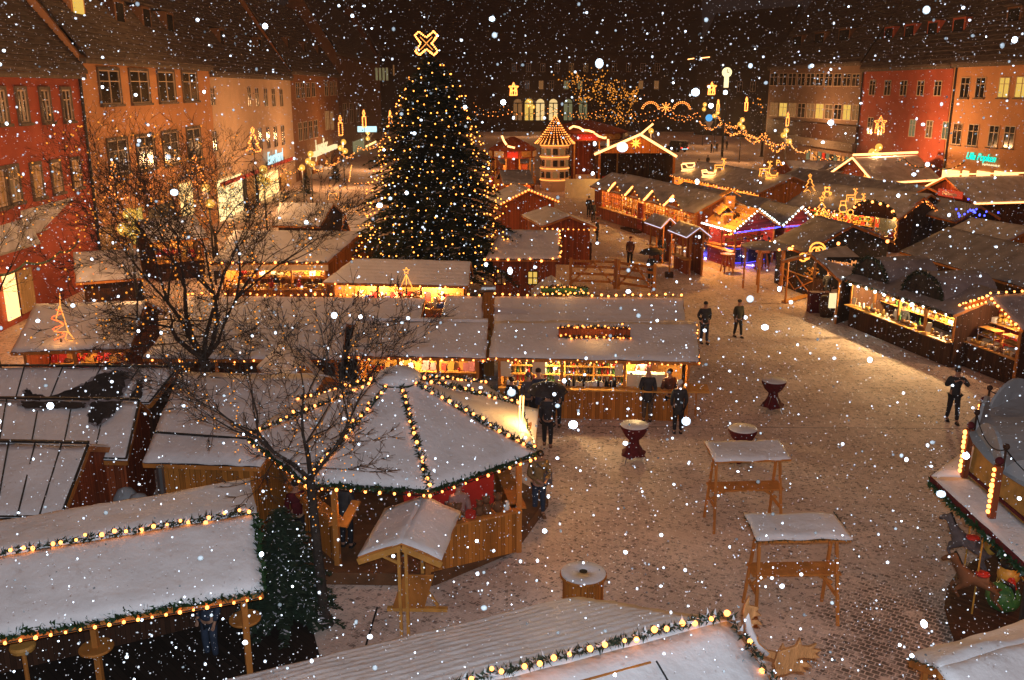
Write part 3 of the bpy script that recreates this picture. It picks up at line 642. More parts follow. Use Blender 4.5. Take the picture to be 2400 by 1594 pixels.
for t, w_, h_ in ((.21, .42, .5), (.635, .26, .5), (.03, .4, .6)):
    q = e0+ax*Lw*t-ay*.02; b = MB(); b.obox(q, ax, ay, w_/2, .01, 1.4+(.1 if h_ < .55 else 0), 1.95); single(b, 'price_board', 'cream', {.21: 'pale price list hung above the wine counter behind the standing couple', .635: 'pale price list left of the wine seller', .03: 'pale price list at the left corner of the wine stall'}[t], 'price list')
# lit planter frames on roofs
def planter(q0, q1, label, h=.42, d=.3, dens=260, m='bulb_far', n=70, redm='wood_red'):
    q0, q1 = V(q0), V(q1); axx = U(q1-q0); ayy = V((-axx.y, axx.x, 0)); L = (q1-q0).length; root = thing('roof_planter', (q0+q1)/2, label, 'planter')
    b = MB(); zc = min(q0.z, q1.z); b.obox((q0+q1)/2, axx, ayy, L/2, d/2, zc-.1, zc+h*.6); b.build('trough', redm, root)
    g_ = garland(root, [up(q0, h*.62), up(q0.lerp(q1, .5), h*.72), up(q1, h*.62)], .10, .11, .040, 'bulb_far', 'needle', 120, name='greenery')
    garland(root, [up(q0, .0)-ayy*d*.6, up(q1, .0)-ayy*d*.6], .10, .12, .038, 'bulb_far', 'needle', 120, name='greenery'); lamp('POINT', 'planter_lamp', (q0+q1)/2-ayy*.5+V((0, 0, .45)), (1, .5, .15), 9, .1, root); return root
rr1 = W1['E0'].lerp(W1['R0'], .55); rr2 = W1['E1'].lerp(W1['R1'], .55)
planter(rr1.lerp(rr2, .325)+V((0, 0, .1)), rr1.lerp(rr2, .672)+V((0, 0, .1)), 'long box of lit greenery lying on the wine stall roof')
card, W2 = hutPR('market_stall', 'card and calendar stall left of the wine stall with a lip along its ridge', p(803, 819, 2.15), p(1120, 826, 2.15), p(822, 740, 2.8), p(1125, 745, 2.8),
    open_='E', lit=42, corr=0, snow_th=.08, goodsk=[('card', 'white'), ('card', 'red'), ('card', 'gold'), ('card', 'cream'), ('card', 'pink'), ('ball', 'red')], where='in the card stall', gcount=14, gs=1.1)
garland(card, [up(W2['E0'], -.09), up(W2['E1'], -.09)], .05, .34, .036, dens=80)
b = MB(); b.bar(up(W2['R0'], .09), up(W2['R1'], .09), .16, .1); b.build('ridge_board', 'snow', card)
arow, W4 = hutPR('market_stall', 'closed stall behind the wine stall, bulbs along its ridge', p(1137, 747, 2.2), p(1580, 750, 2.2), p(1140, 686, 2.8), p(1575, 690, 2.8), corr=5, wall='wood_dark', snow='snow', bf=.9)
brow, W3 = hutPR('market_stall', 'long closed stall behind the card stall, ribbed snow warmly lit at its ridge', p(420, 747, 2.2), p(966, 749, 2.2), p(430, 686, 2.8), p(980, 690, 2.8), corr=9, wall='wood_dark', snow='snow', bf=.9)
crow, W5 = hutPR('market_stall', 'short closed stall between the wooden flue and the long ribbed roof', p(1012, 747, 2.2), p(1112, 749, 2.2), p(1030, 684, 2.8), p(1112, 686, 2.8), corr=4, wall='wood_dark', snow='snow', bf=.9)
garland(arow, [up(W4['R0'], .12), up(W4['R1'], .12)], .06, .31, .045, dens=60, snow=.15, off=(0, 0, .03))
garland(brow, [up(W3['R0'], .12), up(W3['R1'], .12)], .06, .31, .045, dens=60, snow=.15, off=(0, 0, .03))
garland(crow, [up(W5['R0'], .12), up(W5['R1'], .12)], .06, .42, .045, dens=60)
planter(up(s(1268, 686, 2.85), .02), up(s(1378, 686, 2.85), .02), 'green trough of lights on the ridge behind the wine stall', h=.3, d=.2, redm='green')
q = p(1127, 700, 0); q = pd(1127, 735, 33.4); b = MB(); z1 = pd(1127, 666, 33.4).z
root = thing('wooden_flue', (q.x, 33.4, 0), 'square wooden flue with a steel cap rising between the roofs', 'flue')
b.box(q.x-.19, q.x+.19, 33.2, 33.6, 0, z1-.1); b.build('shaft', 'wood', root); b = MB(); b.tube([(q.x-.26, 33.4, z1), (q.x+.26, 33.4, z1)], .14, 10); b.build('cap', 'steel', root)
# toys hanging in the gap between roofs
q = pd(1004, 735, 34); b = MB(); b.box(q.x-.4, q.x+.4, 34.2, 34.3, .1, 2.15); root = single(b, 'display_wall', 'wood_red', 'orange lit wall of small wares seen in the gap between two roofs', 'display wall')
lamp('POINT', 'gap_lamp', (q.x, 33.9, 2.6), (1, .55, .2), 12, .08, root)
for i in range(3): goods((q.x-.35, 34.1, .9+i*.4), (q.x+.35, 34.1, .9+i*.4), 5, [('ball', 'red'), ('gift', 'white'), ('ball', 'gold')], 'in the gap between two roofs', .2)
for i in range(3):
    b = MB(); b.box(q.x-.4, q.x+.4, 34.0, 34.2, .86+i*.4, .895+i*.4); b.build('shelf', 'timber_pale', root)
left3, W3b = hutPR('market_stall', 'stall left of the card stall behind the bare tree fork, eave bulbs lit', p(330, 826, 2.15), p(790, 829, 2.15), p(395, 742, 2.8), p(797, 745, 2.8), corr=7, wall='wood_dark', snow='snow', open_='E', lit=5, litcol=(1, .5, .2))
garland(left3, [up(W3b['E0'], -.08), up(W3b['E1'], -.08)], .06, .3, .032, dens=80)
goodst, W6 = hutPR('market_stall', 'toy and wool stall in front of the big fir, star on its counter', p(745, 651, 2.2), p(1080, 659, 2.2), p(815, 598, 3.0), p(1085, 604, 3.0), corr=7, open_='E', lit=60, litcol=(1, .6, .26),
    goodsk=[('card', 'red'), ('bear', 'brown'), ('ball', 'white'), ('gift', 'blue'), ('bear', 'cream'), ('card', 'gold')], where='in the toy stall before the fir', gcount=24, gs=1.5)
garland(goodst, [up(W6['E0'], -.08), up(W6['E1'], -.08)], .06, .55, .04, dens=60)
sweet, W7 = hutPR('market_stall', 'sweets stall with a cream fascia under five big bulbs', p(490, 605, 2.3), p(755, 605, 2.3), p(540, 532, 3.4), p(835, 534, 3.4), corr=6, open_='E', lit=70, litcol=(1, .68, .3), counter=.9,
    goodsk=[('gift', 'gold'), ('loaf', 'brown'), ('gift', 'white'), ('bear', 'red'), ('ball', 'gold'), ('loaf', 'cream')], where='in the sweets stall', gcount=18, gs=1.5)
garland(sweet, [up(W7['E0'], .0)-W7['ay']*.05, up(W7['E1'], .0)-W7['ay']*.05], .11, .52, .06, dens=90, off=(0, -.05, 0))
b = MB(); b.bar(up(W7['E0'], -.28)+W7['ay']*.05, up(W7['E1'], -.28)+W7['ay']*.05, .1, .26); b.build('awning_roll', 'cream', sweet)
h8, W8 = hutPR('market_stall', 'far ribbed roof stall below the globe lamps, left of the fir', p(628, 520, 2.3), p(738, 522, 2.3), p(645, 467, 3.4), p(768, 470, 3.4), corr=5, wall='wood_dark', snow='snow')
h8b, W8b = hutPR('market_stall', 'small dark gabled stall peeping out behind the left edge of the fir', p(788, 528, 2.3), p(850, 530, 2.3), p(797, 494, 3.3), p(852, 496, 3.3), corr=3, wall='wood_dark', snow='snow')
# left side under the bare tree
n1, N1 = hutE('market_stall', 'stall at the left carrying a spiral light tree on its roof', p(25, 812, 2.2), p(298, 803, 2.2), 2.6, 1.0, wall='wood_red', open_='E', lit=16, litcol=(1, .5, .2), goodsk=[('bear', 'red'), ('gift', 'gold'), ('loaf', 'brown'), ('card', 'red')], where='in the stall under the light tree', gcount=12, gs=1.4)
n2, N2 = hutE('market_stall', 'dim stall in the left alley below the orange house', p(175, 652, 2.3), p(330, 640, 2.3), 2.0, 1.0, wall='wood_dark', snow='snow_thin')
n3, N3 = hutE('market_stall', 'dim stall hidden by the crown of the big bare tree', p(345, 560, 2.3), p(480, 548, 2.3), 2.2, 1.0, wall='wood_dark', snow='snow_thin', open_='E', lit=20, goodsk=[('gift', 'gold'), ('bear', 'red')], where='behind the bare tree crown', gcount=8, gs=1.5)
# --- huts right of the fir
h10 = gfront('log_hut', 'red brown hut whose gable is outlined with bulbs, right of the fir', p(1148, 474, 2.4), p(1288, 465, 2.4), 3.4, (-1.0, 5.0, 0), wall='wood_red', cat='hut')[0:2]
h10, g10 = h10
for a, b_ in ((g10['E1'], g10['R1']), (g10['R1'], g10['F1'])): garland(h10, [up(a, .02)-V((0, .12, 0)), up(b_, .02)-V((0, .12, 0))], .03, .27, .075, 'bulb_far', dens=20, jit=.1)
h11, g11 = gfront('log_hut', 'brown hut with a row of bulbs across its low gable', p(1250, 521, 2.4), p(1376, 524, 2.4), 3.05, (-1.2, 5.0, 0), wall='wood_red', cat='hut')
garland(h11, [g11['E1']-V((0, .15, .15)), g11['F1']-V((0, .15, .15))], .03, .32, .05, 'bulb_far', dens=20, jit=.1)
h12, g12 = hutPR('log_hut', 'wide log cabin with lit windows and garlanded snowy roof', p(1120, 597, 2.4), p(1290, 598, 2.4), p(1155, 530, 3.5), p(1293, 532, 3.5), wall='wood_red', cat='hut', corr=5)
garland(h12, [up(g12['E0'], .0)-V((0, .08, 0)), up(g12['E1'], 0)-V((0, .08, 0))], .07, .55, .06, 'bulb', dens=90, snow=.2)
garland(h12, [up(g12['E1'], .08), up(g12['R1'], .08)], .09, .2, .05, 'bulb', dens=120)
for (u0, u1) in ((1146, 1168), (1218, 1240)):
    A_, B_ = g12['e0'], g12['e1']; n_ = -g12['ay']; a = pf(u0, 640, A_, B_)+n_*.03; c = pf(u1, 640, A_, B_)+n_*.03; z0 = pf(u0, 655, A_, B_).z; z1 = pf(u0, 625, A_, B_).z
    mb = MB(); q = [V((a.x, a.y, 0)), V((c.x, c.y, 0))]; q += [q[1]+n_*.04, q[0]+n_*.04]; mb.hexa([V((w.x, w.y, z0)) for w in q], [V((w.x, w.y, z1)) for w in q]); wo = mb.build('window', 'win_yellow' if u0 > 1200 else 'curtain', h12)
    mb = MB(); m_ = (q[0]+q[1])/2+n_*.06; 
    for t in (0, .5, 1): mb.bar(up(q[0].lerp(q[1], t)+n_*.06, z0), up(q[0].lerp(q[1], t)+n_*.06, z1), .05)
    for z in (z0, (z0+z1)/2, z1): mb.bar(up(q[0]+n_*.06, z), up(q[1]+n_*.06, z), .05)
    mb.build('frame', 'wood_dark', wo)
h13, g13 = gfront('play_house', 'tiny gabled playhouse roof beside the green trough of lights', pd(1226, 690, 39.6), pd(1322, 692, 39.6), pd(1274, 655, 39.6).z, (0, 1.8, 0), wall='wood', cat='playhouse', group=None)
# corral fence with two cross-braced gates
def gate(a, b, h, label):
    a, b = V(a), V(b); root = thing('rail_gate', (a+b)/2, label, 'gate', 'rail gates by the log cabin'); d = U(b-a)
    for q in (a, b):
        mb = MB(); mb.bar(q, up(q, h+.15), .16); mb.build('post', 'timber', root)
    for z in (.35, .75, 1.15, h):
        mb = MB(); mb.bar(up(a, z), up(b, z), .06, .13); mb.build('rail', 'timber', root)
    m = a.lerp(b, .5)
    for x, y in ((a, b), (b, a)):
        mb = MB(); off = V((d.y, -d.x, 0))*.07; mb.bar(up(x, .15)+off, up(x.lerp(y, .5), h)+off, .07, .1); mb.build('brace', 'timber', root)
    return root
gate(s(1337, 672, 0), s(1441, 676, 0), 1.45, 'left rail gate with crossed braces beside the log cabin')
gate(s(1449, 678, 0), s(1532, 690, 0), 1.45, 'right rail gate ending at the small lit post')
# --- glass arcade row
G0 = V((7.3, 77, 2.5)); gd = V((.297, -.955, 0)).normalized(); gn = V((.955, .297, 0)).normalized()
arc, ga = hut3('market_stall', 'long glazed glassware stall with four lit cross gables', G0, G0+gd*16.5, G0+gn*2.3+V((1.2*0, 0, 1.15)), G0+gd*16.5+gn*2.3+V((0, 0, 1.15)), G0+gn*4.6, G0+gd*16.5+gn*4.6,
    wall='wood_red', snow='snow_thin', open_='E', lit=34, litcol=(1, .55, .18), counter=1.0, goodsk=[('ball', 'gold'), ('ball', 'red'), ('jar', 'white'), ('ball', 'cream'), ('jar', 'gold')], where='behind the arcade glazing', gcount=34, gs=1.5, shelf=4, inset=.15)
for i, sv in enumerate((3.6, 6.9, 10.3, 13.6)):
    c = G0+gd*sv; zt = 3.3; w = 1.35; a = c-gd*w-gn*.12; b = c+gd*w-gn*.12; t_ = V((c.x, c.y, zt))-gn*.12
    mb = MB(); mb.slab([a, t_, t_+gn*2.2, a+gn*1.0], .06); mb.slab([t_, b, b+gn*1.0, t_+gn*2.2], .06); do = mb.build('cross_gable', 'snow_dark', arc)
    mb = MB(); mb.thick([up(a, -.02)+gn*.2, up(b, -.02)+gn*.2, t_+gn*.2-V((0, 0, .1))], gn*.05); mb.build('gable_board', 'wood', do)
    garland(do, [up(a, .06)-gn*.06, up(t_, .06)-gn*.06], .05, .17, .075, 'bulb', dens=40, jit=.1); garland(do, [up(t_, .0)-gn*.06, up(b, 0)-gn*.06], .06, .5, .04, 'bulb', dens=90)
for k in range(34):
    sv = 1+k*.47; q = G0+gd*sv; mb = MB(); z0 = 1.08
    if k in (14, 15): continue
    mb.obox(q+gn*.16, gd, gn, .025, .025, z0, 2.6); mb.build('mullion', 'timber', arc)
for z in (1.5, 2.0):
    mb = MB(); mb.bar(up(ga['e0'], z)-gn*.03, up(ga['e1'], z)-gn*.03, .04); mb.build('transom', 'timber', arc)
mb = MB(); q = G0+gd*7.9; mb.obox(q+gn*.05, gd, gn, .42, .03, .1, 2.2); mb.build('door', 'wood_red_z', arc)
mb = MB(); mb.obox(G0+gd*7.2-gn*.35, gd, gn, 1.3, .3, 0, .16); mb.build('step', 'wood_dark', arc)
hA0 = G0+V((-.2, 1.2, 0))
hutE('market_stall', 'hip roofed end stall at the start of the glazed arcade', G0-gd*2.6+gn*.2-V((0, 0, .05)), G0-gd*.3+gn*.2-V((0, 0, .05)), 2.0, 1.1, wall='wood_red', snow='snow_thin', side=-1 if False else 1)
# --- roof row with lit reindeer
E0 = s(1571, 411, 2.3); E1 = s(1775, 454, 2.3)
r0, rg = hutE('market_stall', 'long stall roof carrying lit sleigh figures, goods glowing below its eave', E0, E1, 3.2, 1.3, wall='wood', snow='snow_thin', open_='E', lit=60, litcol=(1, .55, .2), counter=.9, goodsk=[('ball', 'gold'), ('gift', 'red'), ('loaf', 'gold'), ('gift', 'cream')], where='under the sleigh roof', gcount=26, gs=2.0, side=1)
garland(r0, [up(rg['E0'], -.05), up(rg['E1'], -.05)], .06, .55, .07, 'bulb_far', dens=20)
hutE('market_stall', 'long dark roof between the glazed arcade and the bulb arch stall', (24.5, 87, 2.3), (28.7, 69, 2.3), 2.6, 1.1, wall='wood_dark', snow='snow_dark')
hutE('market_stall', 'dark stall back beside the glazed arcade, red boards showing', (12.6, 76, 2.3), (16.4, 63.5, 2.3), 1.7, .8, wall='wood_red', snow='snow_dark', snow_th=.04)
# --- mulled wine hut, two gables outlined in white bulbs
A_, B_ = s(1721, 542, 2.35), s(1830, 528, 2.35)
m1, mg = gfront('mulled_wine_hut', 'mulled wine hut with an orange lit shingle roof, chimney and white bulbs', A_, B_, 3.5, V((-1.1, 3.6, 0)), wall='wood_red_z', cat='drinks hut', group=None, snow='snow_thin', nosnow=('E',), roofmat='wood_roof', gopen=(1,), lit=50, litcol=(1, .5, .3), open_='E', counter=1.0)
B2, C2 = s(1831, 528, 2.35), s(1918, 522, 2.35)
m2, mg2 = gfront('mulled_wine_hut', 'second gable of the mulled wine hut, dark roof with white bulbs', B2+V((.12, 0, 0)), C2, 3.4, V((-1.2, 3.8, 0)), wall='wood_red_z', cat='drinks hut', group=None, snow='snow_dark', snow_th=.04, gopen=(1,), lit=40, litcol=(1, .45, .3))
def bulbline(parent, a, b, step, r, m, off=(0, 0, 0), name='bulb_string'):
    mb = MB(); a = V(a)+V(off); b = V(b)+V(off); mb.tube([a, b], .012, 4); g_ = mb.build(name, 'black', parent)
    me = bulb_mesh(r, m)
    for q in resample([a, b], step): put(me, 'bulb', q, g_)
for r_, gg in ((m1, mg), (m2, mg2)):
    bulbline(r_, gg['E1'], gg['R1'], .27, .055, 'bulb_white', (0, -.12, .03)); bulbline(r_, gg['R1'], gg['F1'], .27, .055, 'bulb_white', (0, -.12, .03))
    bulbline(r_, gg['E1'], gg['F1'], .13, .045, 'bulb_blue', (0, -.14, -.08), 'blue_bulb_string')
    mb = MB(); a, b, t_ = gg['E1'], gg['F1'], gg['R1']; mb.thick([a+V((.2, .1, -.02)), b+V((-.2, .1, -.02)), t_+V((0, .1, -.2))], (0, .05, 0)); mb.build('gable_board', 'wood_red_z', r_)
    lamp('POINT', 'gable_lamp', (a+b)/2+V((0, -.5, .5)), (1, .3, .3), 5, .1, r_)
bulbline(m1, mg['E0'], mg['E1'], .27, .055, 'bulb_white', (-.1, 0, -.02))
# things inside: shelves with warm goods
for r_, gg in ((m1, mg), (m2, mg2)):
    a = gg['e1'].lerp(gg['f1'], .06)+V((-.4, 1.6, 0)); b = gg['e1'].lerp(gg['f1'], .94)+V((-.4, 1.6, 0))
    for z in (.95, 1.35, 1.75):
        mb = MB(); mb.bar(up(a, z), up(b, z), .25, .04); mb.build('shelf', 'timber_pale', r_)
        goods(up(a, z+.02), up(b, z+.02), 8, [('bottle', 'red'), ('gift', 'gold'), ('ball', 'red'), ('jar', 'gold'), ('loaf', 'gold')], 'inside the mulled wine hut', gs if False else .2, 1.3)
# chimney and dormer on the first roof
ra, rb_ = mg['E0'], mg['R0']
c = sd(1709, 486, 58.0); mb = MB(); mb.box(c.x-.28, c.x+.28, 57.7, 58.3, 2.6, c.z+.75); ch = mb.build('chimney', 'wood_roof', m1)
mb = MB(); mb.slab([(c.x-.6, 57.6, c.z+.75), (c.x+.05, 57.55, c.z+1.1), (c.x+.05, 58.45, c.z+1.1), (c.x-.6, 58.4, c.z+.75)], .06); mb.slab([(c.x+.05, 57.55, c.z+1.1), (c.x+.6, 57.6, c.z+.75), (c.x+.6, 58.4, c.z+.75), (c.x+.05, 58.45, c.z+1.1)], .06); mb.build('chimney_cap', 'wood_roof', ch)
c = sd(1703, 512, 56.0); mb = MB(); w = .38; h = .65; z = c.z-.3
mb.box(c.x-w, c.x+w, 55.9, 57.2, z-.3, z+h); do = mb.build('dormer', 'wood_roof', m1)
mb = MB(); mb.slab([(c.x-w-.12, 55.8, z+h-.05), (c.x, 55.8, z+h+.42), (c.x, 57.6, z+h+.42), (c.x-w-.12, 57.6, z+h-.05)], .06); mb.slab([(c.x, 55.8, z+h+.42), (c.x+w+.12, 55.8, z+h-.05), (c.x+w+.12, 57.6, z+h-.05), (c.x, 57.6, z+h+.42)], .06); mb.build('dormer_roof', 'wood_roof', do)
mb = MB(); mb.box(c.x-.2, c.x-.02, 55.86, 55.9, z+.05, z+.5); mb.box(c.x+.02, c.x+.2, 55.86, 55.9, z+.05, z+.5); mb.build('window', 'brown', do)
lamp('POINT', 'roof_lamp', mg['E0'].lerp(mg['E1'], .55)+V((-.75, -.9, 1.9)), (1, .42, .07), 1100, .15, m1)
# curved bar in front with blue light beneath
bar = thing('curved_bar', s(1740, 600, 0), 'dark curved bar counter glowing blue at its foot', 'bar')
pts = [s(u, v, 1.12) for u, v in ((1641, 561), (1665, 568), (1695, 575), (1725, 578), (1755, 577), (1785, 572), (1822, 562))]
mb = MB()
for a, b in zip(pts, pts[1:]):
    d = U(b-a); n_ = V((-d.y, d.x, 0)); mb.hexa([up(V((q.x, q.y, 0)), .02) for q in (a, b, b+n_*.08, a+n_*.08)], [up(V((q.x, q.y, 0)), 1.06) for q in (a, b, b+n_*.08, a+n_*.08)])
mb.build('front', 'black', bar); mb = MB()
for a, b in zip(pts, pts[1:]):
    d = U(b-a); n_ = V((-d.y, d.x, 0)); mb.hexa([V((q.x, q.y, 1.09)) for q in (a-n_*.2, b-n_*.2, b+n_*.35, a+n_*.35)], [V((q.x, q.y, 1.14)) for q in (a-n_*.2, b-n_*.2, b+n_*.35, a+n_*.35)])
mb.build('bar_top', 'timber', bar)
low = [V((q.x, q.y-.06, .10)) for q in pts]; rope(bar, low, .025, 'led_blue', 'blue_light_strip'); rope(bar, [V((q.x, q.y-.08, .98)) for q in pts[1:6]], .015, 'led_blue', 'blue_light_strip')
for i in (0, 2, 4, 6): lamp('POINT', 'blue_lamp', V((pts[i].x, pts[i].y-.45, .2)), (.15, .12, 1), 50, .1, bar)
# two little shelters with pale rope edges
for i, (a, b, c) in enumerate((((1512, 521), (1549, 534), (1590, 524)), ((1567, 539), (1609, 556), (1668, 550)))):
    L0, L1, R1_ = s(*a, 2.3), s(*b, 2.3), s(c[0], c[1]+6, 2.3)
    ap = (L1+R1_)/2; bk_ = L0-L1; r_, gg = hut3('drinks_shelter', ('first', 'second')[i] and ('far small table shelter edged with pale rope light', 'near small table shelter edged with pale rope light')[i], L0, L1, ap+bk_+V((0, 0, .55)), ap+V((0, 0, .55)), R1_+bk_, R1_,
        wall='wood_red', cat='shelter', group='small shelters by the bar', snow='snow_thin', gopen=(0, 1), open_='E', counter=.9)
    rope(r_, [L0-V((.03, 0, .02)), L1-V((0, .04, .02)), gg['R1']-V((0, .06, 0)), R1_-V((0, .04, 0))], .028, 'rope_white')
# --- right hand rows
def gable_bulbs(r_, gg, step, rr_, m='bulb', end=1, off=(0, 0, 0), r=.06, dens=60):
    e, t_, f = (gg['E1'], gg['R1'], gg['F1']) if end else (gg['E0'], gg['R0'], gg['F0'])
    garland(r_, [up(e, .03)+V(off), up(t_, .03)+V(off)], r, step, rr_, m, dens=dens, jit=.25); garland(r_, [up(t_, .03)+V(off), up(f, .03)+V(off)], r, step, rr_, m, dens=dens, jit=.25)
# A1: hut with its gable to the viewer
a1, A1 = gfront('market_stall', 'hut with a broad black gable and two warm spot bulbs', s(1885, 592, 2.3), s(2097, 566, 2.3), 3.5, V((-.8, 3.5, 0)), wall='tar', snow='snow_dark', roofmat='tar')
bulbline(a1, A1['E0'], A1['E1'], 1.2, .09, 'bulb', (-.05, -.05, 0))
for u, v in ((1965, 571), (2080, 566)): q = sd(u, v, A1['E1'].y-.35); put(bulb_mesh(.09, 'bulb'), 'gable_bulb', q, a1); lamp('POINT', 'gable_lamp', q-V((0, .1, 0)), (1, .4, .1), 6, .05, a1)
q = V((13.7, 48.9, 0)); root = thing('round_canopy', q, 'flat round dark canopy on posts with three bulbs on its rim', 'canopy'); b = MB(); b.lathe([(1.25, 2.3), (1.3, 2.36), (1.2, 2.44), (.05, 2.62)], q, 20); b.build('canopy', 'snow_dark', root)
for i in range(5):
    a = 2*math.pi*i/5+.4; b = MB(); b.bar(q+V((1.1*math.cos(a), 1.1*math.sin(a), 0)), q+V((1.1*math.cos(a), 1.1*math.sin(a), 2.3)), .09); b.build('post', 'timber', root)
for a in (-.25, -.8, -1.35): put(bulb_mesh(.085, 'bulb'), 'bulb', q+V((1.34*math.cos(a), 1.34*math.sin(a), 2.38)), root)
# A2: kindling store with lit sign on the roof
a2, A2 = gfront('market_stall', 'open stall with stacked lit goods behind a cross-braced front, lit pretzel figure on its roof', s(1832, 612, 2.15), s(1972, 658, 2.15), 2.95, V((2.4, 2.2, 0)), wall='wood_dark', snow='snow_thin', gopen=(0, 1), lit=26, litcol=(1, .55, .2), open_='E', counter=.04, posts=-1)
f0_, f1_ = s(1826, 668, 0), s(1903, 698, 0); d = U(f1_-f0_); n_ = V((-d.y, d.x, 0))
st = thing('firewood_rack', (f0_+f1_)/2, 'cross braced rack with glowing kindling logs at the aisle corner', 'rack')
mb = MB(); mb.obox((f0_+f1_)/2+n_*.3, d, n_, (f1_-f0_).length/2, .3, .02, .95); mb.build('box', 'wood_dark', st); mb = MB(); mb.bar(up(f0_, .98), up(f1_, .98), .1, .06); mb.build('rail', 'timber_pale', st)
for t in (0, .5): mb = MB(); mb.bar(up(f0_.lerp(f1_, t), .1)-n_*.04, up(f0_.lerp(f1_, t+.5), .9)-n_*.04, .05); mb.build('brace', 'timber', st); mb = MB(); mb.bar(up(f0_.lerp(f1_, t+.5), .1)-n_*.05, up(f0_.lerp(f1_, t), .9)-n_*.05, .05); mb.build('brace', 'timber', st)
for t in (0, .5, 1): q = f0_.lerp(f1_, t); mb = MB(); mb.bar(q, up(q, 2.2), .08); mb.build('post', 'wood_dark', st)
for i in range(60):
    q = f0_.lerp(f1_, R.uniform(.08, .95))+n_*R.uniform(.08, .5)+V((0, 0, R.uniform(.97, 1.5))); mb = MB(); dd = V((R.uniform(-1, 1), R.uniform(-1, 1), R.uniform(-.6, .6))).normalized()*.16; mb.tube([q-dd, q+dd], .035, 5)
    single(mb, 'kindling_log', 'timber_pale', 'split log in the glowing heap of the cross braced rack', 'log', 'logs heaped in the rack')
lamp('POINT', 'rack_lamp', up((f0_+f1_)/2+n_*.2, 2.0), (1, .5, .15), 40, .1, st)
# sign on A2
q = sd(1986, 617, 42.6); mb = MB(); so = thing('lit_sign', q, 'black sign with glowing orange letters on the pretzel roof', 'sign')
mb.box(q.x-.95, q.x+.95, 42.6, 42.68, q.z-.28, q.z+.28); bo = mb.build('board', 'black', so)
text('Hütten-Menü', .34, 'letters', so, V((q.x, 42.57, q.z-.1)), (1, 0, 0), align='CENTER')
# A3: long stall with white bulbs, plus two garlanded cross gables
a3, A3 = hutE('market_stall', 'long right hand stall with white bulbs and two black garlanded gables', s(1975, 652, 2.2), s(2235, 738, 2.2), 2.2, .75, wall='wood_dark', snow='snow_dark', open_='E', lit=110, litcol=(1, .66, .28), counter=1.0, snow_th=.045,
    goodsk=[('jar', 'white'), ('jar', 'gold'), ('loaf', 'gold'), ('bottle', 'green'), ('card', 'cream'), ('loaf', 'brown')], where='in the white bulb stall', gcount=22, gs=1.3, shelf=3, posts=3)
garland(a3, [up(A3['E0'], -.05), up(A3['E1'], -.05)], .10, .62, .075, 'bulb_white', 'needle_dark', 130, off=(0, 0, -.02))
lamp('POINT', 'white_lamp', up(A3['E0'].lerp(A3['E1'], .3), -.4)-A3['ay']*.3, (.8, 1, .9), 12, .1, a3)
for i, t in enumerate((.18, .66)):
    c = A3['E0'].lerp(A3['E1'], t)+A3['ay']*.5; d = A3['ax']; ap = up(c, 1.35); mb = MB()
    arch = [c+d*math.cos(k*math.pi/8)*1.25+V((0, 0, math.sin(k*math.pi/8)*1.15)) for k in range(9)]
    mb.thick(arch, A3['ay']*.08); go = mb.build('cross_gable', 'tar', a3); garland(go, [q-A3['ay']*.05 for q in arch], .11, 9, .02, 'bulb_far', 'needle_dark', 150, snow=.06)
    mb = MB(); 
    for k in range(8): mb.slab([arch[k], arch[k+1], arch[k+1]+A3['ay']*2.6, arch[k]+A3['ay']*2.6], .05)
    mb.build('gable_roof', 'snow_dark', go)
a5, A5 = hutE('market_stall', 'long dark roof running behind the white bulb stall', (20.3, 47.5, 2.3), (22.9, 33.5, 2.3), 2.6, 1.2, wall='wood_dark', snow='snow_dark')
# A4: red stall
L_, R_ = s(2236, 722, 2.25), s(2398, 774, 2.25); d = U(R_-L_); n_ = V((-d.y, d.x, 0))
a4, A4 = hut3('market_stall', 'red lined stall at the right edge, gable traced with double rows of bulbs', L_+n_*4.2, L_, (L_+R_)/2+n_*4.2+V((0, 0, .85)), (L_+R_)/2+V((0, 0, .85)), R_+n_*4.2, R_, wall='wood_dark', snow='snow_thin', gopen=(1,), lit=110, litcol=(1, .55, .22), open_='')
gable_bulbs(a4, A4, .21, .05, off=-n_*.12); bulbline(a4, A4['E1'], A4['R1'], .21, .05, 'bulb', -n_*.1-V((0, 0, .2))); bulbline(a4, A4['R1'], A4['R0'], .35, .05, 'bulb', (0, 0, .12))
w0, w1 = A4['e1'], A4['f1']; mb = MB(); mb.hexa([up(q, .02) for q in (w0, w1, w1+n_*.06, w0+n_*.06)], [up(q, 1.0) for q in (w0, w1, w1+n_*.06, w0+n_*.06)]); mb.build('counter_front', 'wood_dark', a4)
mb = MB(); mb.obox((w0+w1)/2+n_*1.35, d, n_, (w1-w0).length/2-.06, .03, .1, 2.3); mb.build('back_panel', 'red', a4)
lamp('POINT', 'stall_lamp', (w0+w1)/2+n_*.5+V((0, 0, 2.2)), (1, .6, .3), 110, .08, a4)
mb = MB(); mb.obox((w0+w1)/2+n_*.15, d, n_, (w1-w0).length/2, .25, 1.0, 1.05); mb.build('counter', 'timber_pale', a4)
